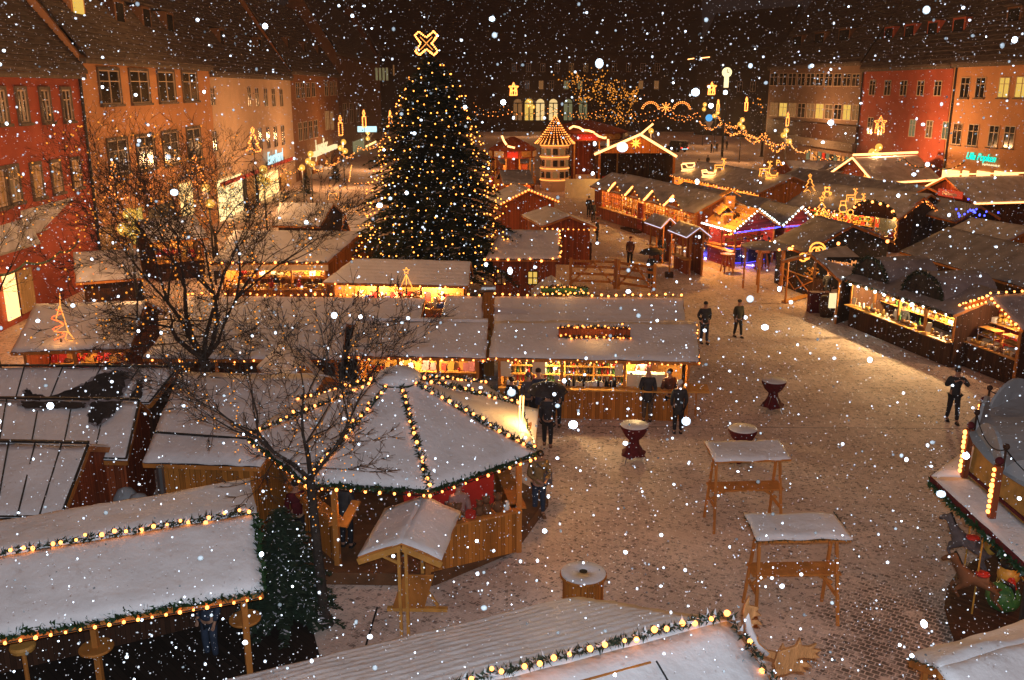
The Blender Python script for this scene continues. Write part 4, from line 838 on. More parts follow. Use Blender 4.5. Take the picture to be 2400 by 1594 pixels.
for t, z in ((.3, 1.05), (.72, 1.05)):
    q = w0.lerp(w1, t)+n_*.5; c_ = thing('glass_case', up(q, 1.05), {.3: 'left lit pastry case on the red stall counter', .72: 'right lit pastry case on the red stall counter'}[t], 'display case')
    mb = MB()
    for sx in (-1, 1):
        for sy in (-1, 1): qq = q+d*.42*sx+n_*.2*sy; mb.bar(up(qq, z), up(qq, z+.6), .03)
    for h_ in (.02, .3, .6):
        mb.obox(q, d, n_, .44, .22, z+h_, z+h_+.02)
    mb.build('frame', 'timber_pale', c_)
    for h_ in (.05, .33): goods(up(q-d*.36, z+h_), up(q+d*.36, z+h_), 6, [('loaf', 'gold'), ('loaf', 'cream')], 'in the pastry cases', .2, 1.0)
mb = MB(); q = w0+d*.12+n_*.72; mb.obox(q, d, n_, .02, .6, .1, 2.3); mb.build('side_panel', 'red', a4)
goods(up(w0+d*.1+n_*.12, 1.06), up(w1-d*.1+n_*.12, 1.06), 16, [('loaf', 'gold'), ('gift', 'cream'), ('loaf', 'brown')], 'along the red stall counter', .3, 1.1)
goods(up(w0+d*.1+n_*1.15, 1.75), up(w1-d*.1+n_*1.15, 1.75), 9, [('bear', 'gold'), ('gift', 'white'), ('ball', 'gold')], 'at the back of the red stall', .3, 1.4)
mb = MB(); mb.obox((w0+w1)/2+n_*1.15, d, n_, (w1-w0).length/2-.08, .14, 1.71, 1.745); mb.build('shelf', 'timber_pale', a4)
# next stall towards the right edge: dark
# B row
b1, B1 = hutE('market_stall', 'brown roofed stall with lit outline figures and an arch of large bulbs', s(1838, 479, 2.35), s(2108, 512, 2.35), 3.4, 1.35, wall='wood_dark', snow='snow_thin', open_='E', lit=48, litcol=(1, .6, .2), counter=1.0, snow_th=.045,
    goodsk=[('ball', 'green'), ('jar', 'gold'), ('card', 'cream'), ('ball', 'gold'), ('gift', 'red'), ('jar', 'cream')], where='below the bulb arch', gcount=30, gs=1.7, shelf=4)
garland(b1, [up(B1['E0'], -.05), up(B1['E0'].lerp(B1['E1'], .6), -.05)], .10, .55, .08, 'bulb', 'needle', 90)
c = B1['E0'].lerp(B1['E1'], .80)-B1['ay']*.1; arch = [c+B1['ax']*math.cos(k*math.pi/10)*1.7+V((0, 0, math.sin(k*math.pi/10)*1.05-.1)) for k in range(11)]
mb = MB(); mb.thick(arch, B1['ay']*.06); go = mb.build('arched_gable', 'wood_dark', b1); garland(go, [q-B1['ay']*.08 for q in arch], .14, .55, .10, 'bulb', 'needle', 130)
for t in (.62, .99):
    q = B1['E0'].lerp(B1['E1'], t)-B1['ay']*.15; rope(b1, [up(q, -.1-k*.2)+B1['ax']*(.07*(-1)**k) for k in range(9)], .022, 'rope_gold')
b2, B2_ = gfront('market_stall', 'black gabled hut with tiny orange lights beside the bulb arch', s(2109, 506, 2.4), s(2213, 503, 2.4), 3.6, V((-.5, 6, 0)), wall='tar', snow='snow_dark')
mb = MB(); 
for i in range(26): 
    t = R.random(); q = B2_['E1'].lerp(B2_['R1'], t) if R.random() < .5 else B2_['R1'].lerp(B2_['F1'], t*.6); q = q+V((0, -.2, -R.uniform(.1, .35))); mb.ball(q, .03, 6)
o_ = mb.build('light_cluster', 'bulb_far', b2); o_['kind'] = 'stuff'
b3, B3_ = gfront('market_stall', 'dark hut with its gable turned away behind the blue lit shrub', s(2240, 520, 2.4), s(2345, 512, 2.4), 3.3, V((-.5, 5, 0)), wall='tar', snow='snow_dark')
# C row: big lit gables
L_, R_ = s(1943, 409, 2.6), s(2052, 431, 2.6); bk_ = V((7.3, 3.5, 0))
c1, C1 = hut3('market_stall', 'large hut outlined in solid bright rope light along gable, ridge and eave', R_+bk_, R_, (L_+R_)/2+bk_+V((0, 0, 1.9)), (L_+R_)/2+V((0, 0, 1.9)), L_+bk_, L_, wall='wood', snow='snow_thin', gopen=(1,), lit=150, litcol=(1, .5, .15), open_='', corr=4)
for a, b in ((C1['E1'], C1['R1']), (C1['R1'], C1['F1']), (C1['E1'], C1['F1']), (C1['E0'], C1['E1'])): rope(c1, [a+V((-.15, -.2, .02)), b+V((-.15, -.2, .02))], .085, 'rope')
rope(c1, [up(C1['R1'], .25), up(C1['R0'], .25)], .11, 'rope')
mb = MB(); a, b, t_ = C1['E1'], C1['F1'], C1['R1']; bb_ = bk_.normalized()*.4; mb.thick([a+bb_, b+bb_, t_+bb_-V((0, 0, .15))], bb_*.2); mb.build('gable_board', 'wood_red', c1)
mb = MB(); n_ = bb_*2.2
for i in range(4): q = C1['f1'].lerp(C1['e1'], (i+.5)/4)+n_; mb.bar(up(q, .2), up(q, 2.1), .9, .1)
mb.build('back_panel', 'wood', c1)
goods(up(C1['f1'].lerp(C1['e1'], .06)+bb_, 1.0), up(C1['f1'].lerp(C1['e1'], .94)+bb_, 1.0), 14, [('gift', 'red'), ('gift', 'gold'), ('bear', 'cream')], 'in the rope lit hut', .3, 2.0)
mb = MB(); mb.bar(up(C1['f1'], .5)+bb_*.5, up(C1['e1'], .5)+bb_*.5, .5, .98); mb.build('counter_front', 'wood', c1)
L_, R_ = s(2143, 453, 2.6), s(2283, 477, 2.6); bk_ = V((8, 1.8, 0))
c2, C2_ = hut3('market_stall', 'broad roofed hut with a red banner in its gable, rope light on ridge and eave', R_+bk_, R_, (L_+R_)/2+bk_+V((0, 0, 1.55)), (L_+R_)/2+V((0, 0, 1.55)), L_+bk_, L_, wall='wood_dark', snow='snow_thin', gopen=(1,), open_='', corr=4)
rope(c2, [C2_['F1']+V((-.15, -.1, .05)), C2_['R1']+V((-.15, -.1, .05))], .05, 'rope'); rope(c2, [up(C2_['R1'], .2), up(C2_['R0'], .2)], .05, 'rope'); rope(c2, [C2_['E1']+V((-.1, -.15, 0)), C2_['E0']+V((-.1, -.15, 0))], .06, 'rope')
lamp('POINT', 'gable_lamp', (C2_['E1']+C2_['F1'])/2+V((-.4, -.6, .9)), (1, .35, .1), 40, .1, c2)
mb = MB(); a, b, t_ = C2_['E1'], C2_['F1'], C2_['R1']; mb.thick([a+V((.3, 0, 0)), b+V((.3, 0, 0)), t_+V((.3, 0, -.15))], (.06, 0, 0)); mb.build('gable_board', 'wood_red', c2)
dd = U(R_-L_); nn = V((dd.y, -dd.x, 0)); q = C2_['F1'].lerp(C2_['E1'], .62)+V((0, 0, .42))-V((.05, 0, 0)); mb = MB(); mb.obox(q+nn*.0, dd, nn, 1.35, .03, q.z-.26, q.z+.26); bn = mb.build('banner', 'sign_red', c2)
text('Glühwein', .42, 'white', c2, q+nn*.06-V((0, 0, .14)), dd, align='CENTER')
c0, C0 = gfront('market_stall', 'far popcorn stall with looping lit letters, left of the rope lit hut', s(1812, 398, 2.5), s(1862, 406, 2.5), 3.6, V((6.5, -1.5, 0)), wall='wood_red', snow='snow_thin', lit=60, litcol=(1, .4, .15), open_='E')
q = sd(1845, 388, C0['E1'].y-1.5); text('Punsch', .8, 'rope_gold', c0, q, (1, -.25, 0), align='CENTER')
for i, (u, v) in enumerate(((1885, 405), (1915, 412))):
    hutE('market_stall', ('small reddish stall beyond the popcorn stall', 'small reddish stall touching the rope lit hut')[i], s(u, v, 2.4), s(u+28, v+7, 2.4), 2, 1, wall='wood_red', snow='snow_dark', open_='E', lit=40, litcol=(1, .4, .15), goodsk=[('gift', 'red'), ('gift', 'gold')], where=('beyond the popcorn stall', 'beside the rope lit hut')[i], gcount=6, gs=2)
# E row right edge
e1_, EE = hutE('market_stall', 'stall at the right edge with hanging lamps, blue lit shrub behind its roof', s(2190, 556, 2.3), s(2330, 583, 2.3), 2.6, 1.0, wall='wood', snow='snow_thin', open_='E', lit=60, litcol=(1, .5, .18), goodsk=[('loaf', 'gold'), ('jar', 'cream'), ('card', 'cream')], where='under the hanging lamps', gcount=14, gs=1.4)
bulbline(e1_, EE['E0'], EE['E1'], .7, .085, 'bulb', (0, -.1, -.12))
e2_, EF = hutE('market_stall', 'stall at the right edge below the hanging lamp stall, crowded with small goods', s(2290, 612, 2.2), s(2440, 660, 2.2), 2.4, .9, wall='wood', snow='snow_thin', open_='E', lit=50, litcol=(1, .5, .18), goodsk=[('ball', 'gold'), ('jar', 'gold'), ('gift', 'brown')], where='at the lower right edge stall', gcount=16, gs=1.3)
# ------------------------------------------------------------- near roofs
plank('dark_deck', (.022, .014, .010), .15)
def ext(a, b, t): return V(a).lerp(V(b), t)
E0, E1 = p(0, 1470, 2.4), p(605, 1365, 2.4); R0, R1 = p(0, 1290, 2.9), p(590, 1190, 2.9); t = -.35
E0, R0 = ext(E0, E1, t), ext(R0, R1, t)
fl, FL = hut3('drinks_pavilion', 'open pavilion at the lower left with ivy and bulbs on eave and ridge', E0, E1, R0, R1, 2*R0-E0-V((0, 0, 1.0))*.5+V((0, -.25, 0)), 2*R1-E1-V((0, 0, 1.0))*.5+V((0, -.25, 0)),
    wall='wood_dark', gopen=(0, 1), open_='E', counter=.02, cat='pavilion', group=None, snow_th=.13, roofmat='wood', posts=-1, nolow=True)
def ledge(root, gg, side='E'):
    pass
garland(fl, [up(FL['R0'], .13), up(FL['R1'], .13)], .095, .205, .038, 'bulb', 'needle', 190, snow=.30, off=(0, -.05, .03))
garland(fl, [up(FL['E0'], .02), up(FL['E1'], .02)], .10, 9, .02, 'bulb', 'ivy', 170, snow=.08, leafsize=2.2)
garland(fl, [up(FL['E1'], .04), up(FL['R1'], .06)], .10, 9, .02, 'bulb', 'ivy', 170, snow=.1, leafsize=2.2)
bulbline(fl, FL['E0'], FL['E1'], .21, .030, 'bulb', (0, -.09, -.06))
fd = U(FL['E1']-FL['E0']); fn = V((-fd.y, fd.x, 0))
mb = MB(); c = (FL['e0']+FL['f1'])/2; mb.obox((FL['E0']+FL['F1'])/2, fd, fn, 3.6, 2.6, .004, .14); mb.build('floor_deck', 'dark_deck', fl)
for i, (u, v) in enumerate(((565, 1425), (222, 1492))):
    q = p(u, v, 1.1); root = thing('standing_table', (q.x, q.y, 0), ('round pine table on the pavilion post nearest the fir', 'round pine table on the second pavilion post')[i], 'table', 'round tables on the pavilion posts')
    mb = MB(); mb.lathe([(.28, 1.06), (.29, 1.075), (.29, 1.10), (.28, 1.112)], (q.x, q.y, 0), 24); mb.build('table_top', 'timber', root)
    mb = MB(); mb.box(q.x-.05, q.x+.05, q.y-.05, q.y+.05, 0, 2.4); mb.build('post', 'timber', root)
q = p(52, 1490, 1.0); mb = MB(); mb.lathe([(.05, .9), (.2, .93), (.22, 1.0), (.2, 1.05)], (q.x, q.y, 0), 20); root = single(mb, 'round_stool', 'timber_pale', 'pale round stool top under the pavilion corner', 'stool')
mb = MB(); mb.tube([(q.x, q.y, 0), (q.x, q.y, .92)], .04, 8); o_ = mb.build('leg', 'timber', root); 
# bottom centre roof with the antlers
R0, R1 = p(1175, 1568, 3.4), p(1680, 1435, 3.4); E0, E1 = p(550, 1568, 2.4), p(1330, 1380, 2.4)
R0b = ext(R0, R1, -1.6); d = U(E1-E0); E0b = ext(E0, E1, -.35); gd_ = U(R1-R0b); pn = V((gd_.y, -gd_.x, 0))
F0, F1 = R0b+pn*2.6-V((0, 0, 1)), R1+pn*2.6+gd_*.0-V((0, 0, 1))
fb, FB = hut3('timber_hut', 'ribbed snowy roof across the bottom with a garlanded ridge and antlers at its tip', F0, F1, R0b, R1, E0b, E1, wall='wood', cat='hut', group=None, snow_th=.09, corr=0, nosnow=('F',), roofmat='wood')
rf = [c for c in fb.children if c.name.startswith('roof')][0]
snowslab(rf, E1, E0b, R0b, R1, .07, 'snow', nu=30, corr=13)
garland(fb, [up(FB['R0'], .16), up(FB['R1'], .16)], .085, .235, .040, 'bulb', 'needle', 210, snow=.34, jit=.3, off=(0, -.04, .03))
garland(fb, [up(FB['R1'], .12), up(FB['E1'], .10)], .09, .45, .035, 'bulb', 'needle', 150, snow=.25)
# lap joints of the roofing felt, standing a little proud
a = FB['R1'].lerp(FB['E1'], .13); b_ = FB['R0'].lerp(FB['E0'], .13)
mb = MB(); mb.bar(up(a.lerp(b_, .17), .105), up(a.lerp(b_, .7), .105), .025, .02); mb.build('batten', 'timber', rf)
mb = MB(); q0 = a.lerp(b_, .16); mb.bar(up(q0, .10), up(FB['E1'].lerp(FB['E0'], .16), .11), .02, .015); mb.build('batten', 'iron', rf)
# antlers
ar = thing('antlers', pd(1790, 1500, 11.2), 'pair of big carved wooden moose antlers dusted with snow at the roof tip', 'antlers')
def antler(spine, radii, tines, m='antler', Yo=0, snowy=None):
    mb = MB(); mb.tube(spine, radii, 8)
    for i, tip, r in tines:
        a = V(spine[i]); b = V(tip); m_ = a.lerp(b, .5)+V((0, 0, .02)); mb.tube([a, m_+V((0, 0, .03)), b], [r*.8, r*.5, .004], 6)
    o = mb.build('antler', m, ar, True)
    if snowy:
        mb = MB(); pts = [V(spine[k])+V((0, -.01, radii[k]*.62)) for k in snowy]; mb.tube(pts, [radii[k]*.72 for k in snowy], 8); mb.build('snow_cover', 'snow', o, True)
P_ = lambda u, v, Y=11.2: pd(u, v, Y)
def palm(outline, Y, th, tilt, snowpts=None):
    pts = [pd(u, v, Y+tilt*(u-1795)/100) for u, v in outline]; mb = MB(); mb.thick(pts, (.02, th, -.05)); o = mb.build('antler', 'antler', ar)
    bv = o.modifiers.new('bevel', 'BEVEL'); bv.width = .02; bv.segments = 2
    if snowpts: mb = MB(); mb.tube([pd(u, v, Y+tilt*(u-1795)/100+.04)+V((0, 0, .01)) for u, v, r in snowpts], [r for u, v, r in snowpts], 8); mb.build('snow_cover', 'snow', o, True)
palm([(1795, 1525), (1760, 1512), (1736, 1482), (1719, 1448), (1713, 1412), (1718, 1392), (1729, 1373), (1728, 1396), (1738, 1398), (1752, 1402), (1744, 1410), (1757, 1420), (1741, 1422), (1733, 1430), (1748, 1430), (1760, 1443), (1740, 1440), (1733, 1452), (1742, 1474), (1748, 1466), (1752, 1482), (1770, 1500), (1800, 1508)], 11.1, .12, 0, [(1726, 1402, .03), (1722, 1425, .055), (1728, 1455, .055), (1744, 1485, .05), (1768, 1508, .055)])
palm([(1790, 1560), (1785, 1530), (1794, 1503), (1815, 1497), (1836, 1490), (1846, 1470), (1850, 1490), (1866, 1492), (1886, 1484), (1876, 1497), (1896, 1500), (1880, 1508), (1893, 1518), (1872, 1520), (1850, 1517), (1838, 1522), (1862, 1528), (1876, 1541), (1850, 1539), (1862, 1552), (1830, 1548), (1812, 1556)], 11.0, .12, .15)
palm([(1790, 1530), (1797, 1500), (1806, 1482), (1812, 1496), (1828, 1492), (1838, 1512), (1815, 1530)], 11.3, .10, .1, [(1800, 1500, .05), (1815, 1506, .05), (1826, 1512, .03)])
# bottom right roof
fr, FR = hut3('market_stall', 'small snowy roof cut off by the lower right corner', s(2134, 1543, 2.4), s(2343, 1480, 2.4)+V((.9, .35, 0)), s(2218, 1564, 2.9)-V((.1, .05, 0)), s(2400, 1505, 2.9)+V((.9, .35, 0)), s(2218, 1564, 2.9)+V((.35, -1.1, -.6)), s(2400, 1505, 2.9)+V((1.3, -.8, -.6)), wall='wood', gopen=(0, 1), open_='E', counter=.02, snow_th=.1, roofmat='wood', nolow=True, inset=.2)
garland(fr, [up(FR['E0'], 0), up(FR['R0'], .02), up(FR['F0'], 0)], .06, 9, .02, 'bulb', 'needle', 130, snow=.3)
# ---- lower left roofs
l1, L1 = hutPR('market_stall', 'nearest left stall with sheeted roof and red brown gable wall', p(-60, 1196, 2.1), p(142, 1195, 2.1), p(-40, 1023, 2.85), p(205, 1028, 2.85), bf=.85, wall='wood_red', snow_th=.035, roofmat='tar', inset=.12)
def felt(r_, gg, n, side='E'):
    mb = MB(); rf = [c for c in r_.children if c.name.startswith('roof')][0]; a0, a1, b0, b1 = gg['E0'], gg['E1'], gg['R0'], gg['R1']
    for i in range(1, n): mb.bar(up(a0.lerp(a1, i/n), .06), up(b0.lerp(b1, i/n), .06), .03, .02)
    mb.bar(up(b0, .08), up(b1, .08), .09, .05); mb.bar(up(a0, .05), up(a1, .05), .03, .03); mb.bar(up(a1, .06), up(b1, .06), .05, .03); mb.build('edging', 'iron', rf)
felt(l1, L1, 4)
l2, L2 = hutPR('market_stall', 'second left stall with an orange gable, its roof streaked black where snow slid', p(-80, 1052, 2.1), p(292, 1062, 2.1), p(-60, 923, 2.85), p(322, 927, 2.85), bf=.6, wall='wood_red', snow_th=.035, inset=.12)
felt(l2, L2, 5)
l4, L4 = hutPR('market_stall', 'left stall behind it with a large bare black patch on its roof', p(-120, 930, 2.1), p(345, 932, 2.1), p(-120, 848, 2.85), p(412, 850, 2.85), bf=.8, wall='wood_dark', snow_th=.035)
felt(l4, L4, 6)
def patch(root, pts, z0, m, name, th=.02):
    mb = MB(); mb.slab(pts, th); return mb.build(name, m, root)
def onroof(gg, u, v, h=.055):
    """point on the E slope seen at picture position u,v"""
    r = ray(u, v); n = (gg['E1']-gg['E0']).cross(gg['R0']-gg['E0']).normalized(); o = V((0, 0, H)); t = (gg['E0']-o).dot(n)/r.dot(n); return o+r*t+(n if n.z > 0 else -n)*h
rf4 = [c for c in l4.children if c.name.startswith('roof')][0]
def blot(gg, rt, outline, m='tar', h=.07, grow=True):
    if grow:
        cx, cy = sum(q[0] for q in outline)/len(outline), sum(q[1] for q in outline)/len(outline); blot(gg, rt, [(cx+(q[0]-cx)*1.12, cy+(q[1]-cy)*1.22) for q in outline], 'snow_dark', h-.006, False)
    pts = []; n = len(outline)
    for i in range(n):
        a, b = outline[i], outline[(i+1) % n]
        for k in range(6): t_ = k/6; pts.append((a[0]+(b[0]-a[0])*t_+R.uniform(-5, 5), a[1]+(b[1]-a[1])*t_+R.uniform(-3, 3)))
    mb = MB(); c = (sum(q[0] for q in pts)/len(pts), sum(q[1] for q in pts)/len(pts)); cc = onroof(gg, c[0], c[1], h); pp = [onroof(gg, q[0], q[1], h) for q in pts]
    for i in range(len(pp)): mb.face(cc, pp[i], pp[(i+1) % len(pp)])
    mb.build('bare_patch', m, rt)
blot(L4, rf4, [(110, 922), (150, 905), (200, 885), (235, 866), (270, 858), (300, 860), (292, 885), (278, 925)]); blot(L4, rf4, [(60, 925), (58, 905), (66, 900), (75, 912), (105, 915), (108, 925)]); blot(L4, rf4, [(300, 925), (318, 880), (332, 878), (325, 925)])
rf2 = [c for c in l2.children if c.name.startswith('roof')][0]
blot(L2, rf2, [(55, 930), (200, 931), (195, 945), (100, 948), (50, 942)]); blot(L2, rf2, [(212, 931), (285, 931), (262, 960), (228, 985), (205, 975)], m='tar')
l3, L3 = hutPR('market_stall', 'big snowy roof left of the round booth with a step of overlapping sheet', p(330, 1067, 2.1), p(600, 1076, 2.1), p(415, 860, 3.0), p(750, 868, 3.0), bf=.5, wall='wood', snow_th=.07)
mb = MB(); a = L3['E0'].lerp(L3['R0'], .27); b_ = L3['E1'].lerp(L3['R1'], .22); mb.bar(up(a, .09), up(b_, .09), .03, .05); mb.build('sheet_edge', 'iron', [c for c in l3.children if c.name.startswith('roof')][0])
gable5, G5 = gfront('market_stall', 'small stall squeezed behind the round booth with an orange lit gable', p(640, 905, 2.3), p(770, 890, 2.3), 3.0, (-1.2, 2.4, 0), wall='wood', group='market stalls with snowy roofs', lit=0)
lamp('POINT', 'gable_lamp', (G5['E1']+G5['F1'])/2+V((.6, -.5, .5)), (1, .4, .1), 7, .05, gable5)
# clutter against the left gable: sacks, downpipe, crate
mb = MB(); q = p(375, 1140, 1.4); mb.tube([(q.x, q.y, 0), (q.x, q.y, 2.1)], .09, 8); single(mb, 'downpipe', 'steel', 'grey downpipe standing between the left stalls', 'downpipe')
for i, (u, v) in enumerate(((292, 1165), (305, 1195), (322, 1180))):
    q = p(u, v, .9); mb = MB(); mb.ball((q.x, q.y, .9), .32, 10, 1.5); o_ = single(mb, 'covered_bundle', 'canvas', 'grey tarpaulin bundle flecked with snow between the two left gables', 'bundle', 'tarpaulin bundles between the left gables', True)
mb = MB(); q = p(415, 1160, .8); mb.box(q.x-.3, q.x+.3, q.y-.25, q.y+.25, .003, .9); single(mb, 'bin', 'black', 'black bin behind the long left wall', 'bin'); mb = MB(); mb.tube([(q.x-.1, q.y-.2, .9), (q.x-.2, q.y-.25, 1.25), (q.x-.3, q.y-.2, 1.5)], .03, 6); single(mb, 'yellow_hose', 'gold', 'short yellow hose sticking up over the black bin', 'hose')
# ------------------------------------------------------------- round booth
bc = V((-2.5, 20.9, 0)); booth = thing('round_booth', bc, 'eight sided booth with a snowy tent roof and garlanded ribs', 'booth')
ve = [p(710, 1112, 2.6), p(990, 1130, 2.6), p(1232, 1046, 2.6)]
Rr = 3.65; ang0 = math.atan2(ve[0].y-bc.y, ve[0].x-bc.x)
oct_ = [bc+V((Rr*math.cos(ang0+i*math.pi/4), Rr*math.sin(ang0+i*math.pi/4), 2.6)) for i in range(8)]
oct_[0], oct_[1], oct_[2] = ve
oct_[7] = p(576, 1008, 2.6); oct_[3] = p(1198, 938, 2.6)
apx = V((-2.72, 20.9, 3.85))
mb = MB()
for i in range(8): mb.slab([oct_[i], oct_[(i+1) % 8], apx], .06)
rf = mb.build('roof', 'tar', booth)
for i in range(8):
    a, b = oct_[i], oct_[(i+1) % 8]; t_ = .93
    snowslab(rf, a, b, b.lerp(apx, t_), a.lerp(apx, t_), .08, 'snow', nu=14, nv=12, name='snow_cover')
mb = MB(); mb.lathe([(.50, -.08), (.56, .02), (.48, .13), (.27, .23), (.02, .28)], apx, 20); mb.build('cap', 'snow', booth, True)
mb = MB(); mb.lathe([(.48, -.2), (.52, -.02)], apx, 20); mb.build('cap_ring', 'needle_dark', booth)
for i in range(8): garland(booth, [up(oct_[i], .10), up(oct_[i].lerp(apx, .9), .12)], .105, .235, .038, 'bulb', 'needle', 210, snow=.22, jit=.25, off=(0, -.03, .02))
for i in range(8):
    a, b = oct_[i], oct_[(i+1) % 8]; garland(booth, [up(a, -.02), up(b, -.02)], .09, 9, .02, 'bulb', 'ivy', 210, snow=.05, leafsize=1.6)
    bulbline(booth, a, b, .31, .034, 'bulb', (a+b-2*bc).normalized()*.03+V((0, 0, -.14)))
# deck
dk = [bc+V(((Rr-.05)*math.cos(ang0+i*math.pi/4), (Rr-.05)*math.sin(ang0+i*math.pi/4), 0)) for i in range(8)]
dk[0] = p(735, 1348, .0); dk[1] = p(1000, 1352, 0); dk[2] = p(1190, 1272, 0)
mb = MB(); mb.slab([V((q.x, q.y, .30)) for q in dk], .296); mb.build('deck', 'wood_deck', booth) if 'wood_deck' in M else mb.build('deck', 'brown', booth)
wl = [bc+(V((q.x, q.y, 0))-bc)*.78 for q in oct_]
wl[1] = bc+(V((oct_[1].x, oct_[1].y, 0))-bc)*.80; wl[2] = V((oct_[2].x-.35, oct_[2].y-.25, 0))
for i in range(8):
    a, b = wl[i], wl[(i+1) % 8]; d = U(b-a); n_ = V((d.y, -d.x, 0))
    mb = MB(); mb.obox(a, d, n_, .06, .06, .3, 2.62); mb.build('post', 'timber', booth)
    closed = i in (3, 4, 5, 6); top = 2.6 if closed else 1.35
    mb = MB(); mb.hexa([up(q, .3) for q in (a, b, b-n_*.05, a-n_*.05)], [up(q, top) for q in (a, b, b-n_*.05, a-n_*.05)])
    if i == 0: continue
    mb.build('wall', 'wood', booth)
    if not closed: mb = MB(); mb.bar(up(a, 1.38), up(b, 1.38), .35, .05); mb.build('counter', 'timber', booth); 
a, b = wl[1], wl[2]; lamp('POINT', 'booth_lamp', (a.lerp(b, .5)).lerp(bc, .3)+V((0, 0, 2.35)), (1, .38, .16), 24, .08, booth)
lamp('POINT', 'booth_lamp', (wl[0].lerp(wl[7], .5)).lerp(bc, .35)+V((0, 0, 2.3)), (1, .42, .14), 14, .08, booth)
lamp('POINT', 'booth_lamp', wl[2]+V((.55, -.15, 1.9)), (1, .45, .1), 5, .05, booth)
mb = MB(); c_ = (wl[1]+wl[2])/2; cb = c_.lerp(bc, .35); d = U(wl[2]-wl[1]); n_ = V((d.y, -d.x, 0)); mb.obox(cb, d, n_, 1.1, .03, .3, 2.5); mb.build('back_panel', 'red', booth)
goods(up(wl[1].lerp(wl[2], .1), 1.41), up(wl[1].lerp(wl[2], .9), 1.41), 8, [('bear', 'brown'), ('gift', 'red'), ('jar', 'white'), ('bear', 'brown')], 'on the round booth counter', .25, 1.25)
# open left bay: slanting handrail-like lit chute and door
mb = MB(); a, b = wl[0], wl[7]; mb.bar(up(a, 1.3), up(b.lerp(a, .4), 1.3), .35, .05); mb.build('counter', 'timber', booth)
mb = MB(); q0, q1 = pd(790, 1215, 18.3), pd(822, 1155, 18.9); mb.bar(q0, q1, .22, .04); mb.build('drip_board', 'timber', booth); lamp('POINT', 'chute_lamp', pd(806, 1172, 18.3), (1, .5, .15), 3, .04, booth)
# candle board on the booth's back right edge
q = pd(1216, 1030, 21.8); root = thing('lit_candle_board', (q.x, q.y, 0), 'snowy board with a bright vertical candle of lights beside the round booth', 'light board')
T0, T1, T2, T3 = pd(1196, 938, 22.3), pd(1240, 945, 22.3), pd(1232, 1046, 20.4), pd(1196, 1026, 20.4)
mb = MB(); mb.slab([T3, T2, T1, T0], .05); rb = mb.build('board', 'timber', root); snowslab(rb, T3, T2, T1, T0, .05, 'snow', 8, 10)
mb = MB(); mb.bar((q.x-.2, 22.1, 0), (q.x-.2, 22.1, T0.z-.06), .1); mb.bar((q.x+.2, 22.1, 0), (q.x+.2, 22.1, T1.z-.06), .1); mb.build('post', 'timber', root)
for du in (0, 7):
    a, b = pd(1200+du, 915, 20.1), pd(1196+du, 1000, 20.1); rope(root, [up(a, .02), b], .018, 'candle')
lamp('POINT', 'candle_lamp', pd(1220, 985, 20.7)+V((.05, -.1, .35)), (1, .48, .12), 90, .06, root)
# ------------------------------------------------------------- map shelter
sh = thing('info_shelter', p(935, 1435, 0), 'little roofed notice shelter on tall pine posts with a slanting board', 'notice shelter')
F_L, F_A, F_R = pd(825, 1284, 16.0), pd(925, 1252, 16.0), pd(1018, 1292, 16.0); bk_ = V((.25, 2.1, 0))
mb = MB(); mb.slab([F_L+bk_, F_L, F_A, F_A+bk_], .05); mb.slab([F_A+bk_, F_A, F_R, F_R+bk_], .05); rf = mb.build('roof', 'timber', sh)
snowslab(rf, F_L+bk_, F_L, F_A, F_A+bk_, .05, 'snow', 10, 8); snowslab(rf, F_R, F_R+bk_, F_A+bk_, F_A, .05, 'snow', 10, 8)
mb = MB(); 
for q in (V((0, 0, 0)), bk_): mb.bar(F_L+q-V((0, .03, .09)), F_A+q-V((0, .03, .09)), .04, .12); mb.bar(F_A+q-V((0, .03, .09)), F_R+q-V((0, .03, .09)), .04, .12)
mb.build('bargeboard', 'timber_pale', rf)
for off in (-.07, .07):
    mb = MB(); a = V((F_A.x+off, 16.1, 0)); mb.bar(a, (F_A.x+off, 16.1, F_A.z-.1), .06, .08); mb.build('post', 'timber_pale', sh)
    mb = MB(); mb.bar((F_A.x+off+.25, 18.0, 0), (F_A.x+off+.25, 18.0, F_A.z-.1), .07); mb.build('post', 'timber_pale', sh)
mb = MB(); mb.bar((F_A.x-.03, 16.12, 1.55), (F_A.x-.5, 16.12, F_A.z-.28), .05); mb.bar((F_A.x+.3, 18.0, 1.5), (F_A.x+.8, 18.0, F_A.z-.25), .05); mb.build('brace', 'timber_pale', sh)
mb = MB(); mb.bar(p(893, 1403, .05), p(1032, 1405, .05), .1, .08); mb.build('foot_beam', 'timber_pale', sh); mb = MB(); mb.bar(up(p(1010, 1404, 0), .08), up(p(985, 1404, 0), .45), .05); mb.build('brace', 'timber_pale', sh)
mb = MB(); mb.slab([p(905, 1400, .12), p(978, 1400, .12), p(1000, 1325, 1.0), p(930, 1325, 1.0)], .03); mb.build('notice_board', 'timber', sh)
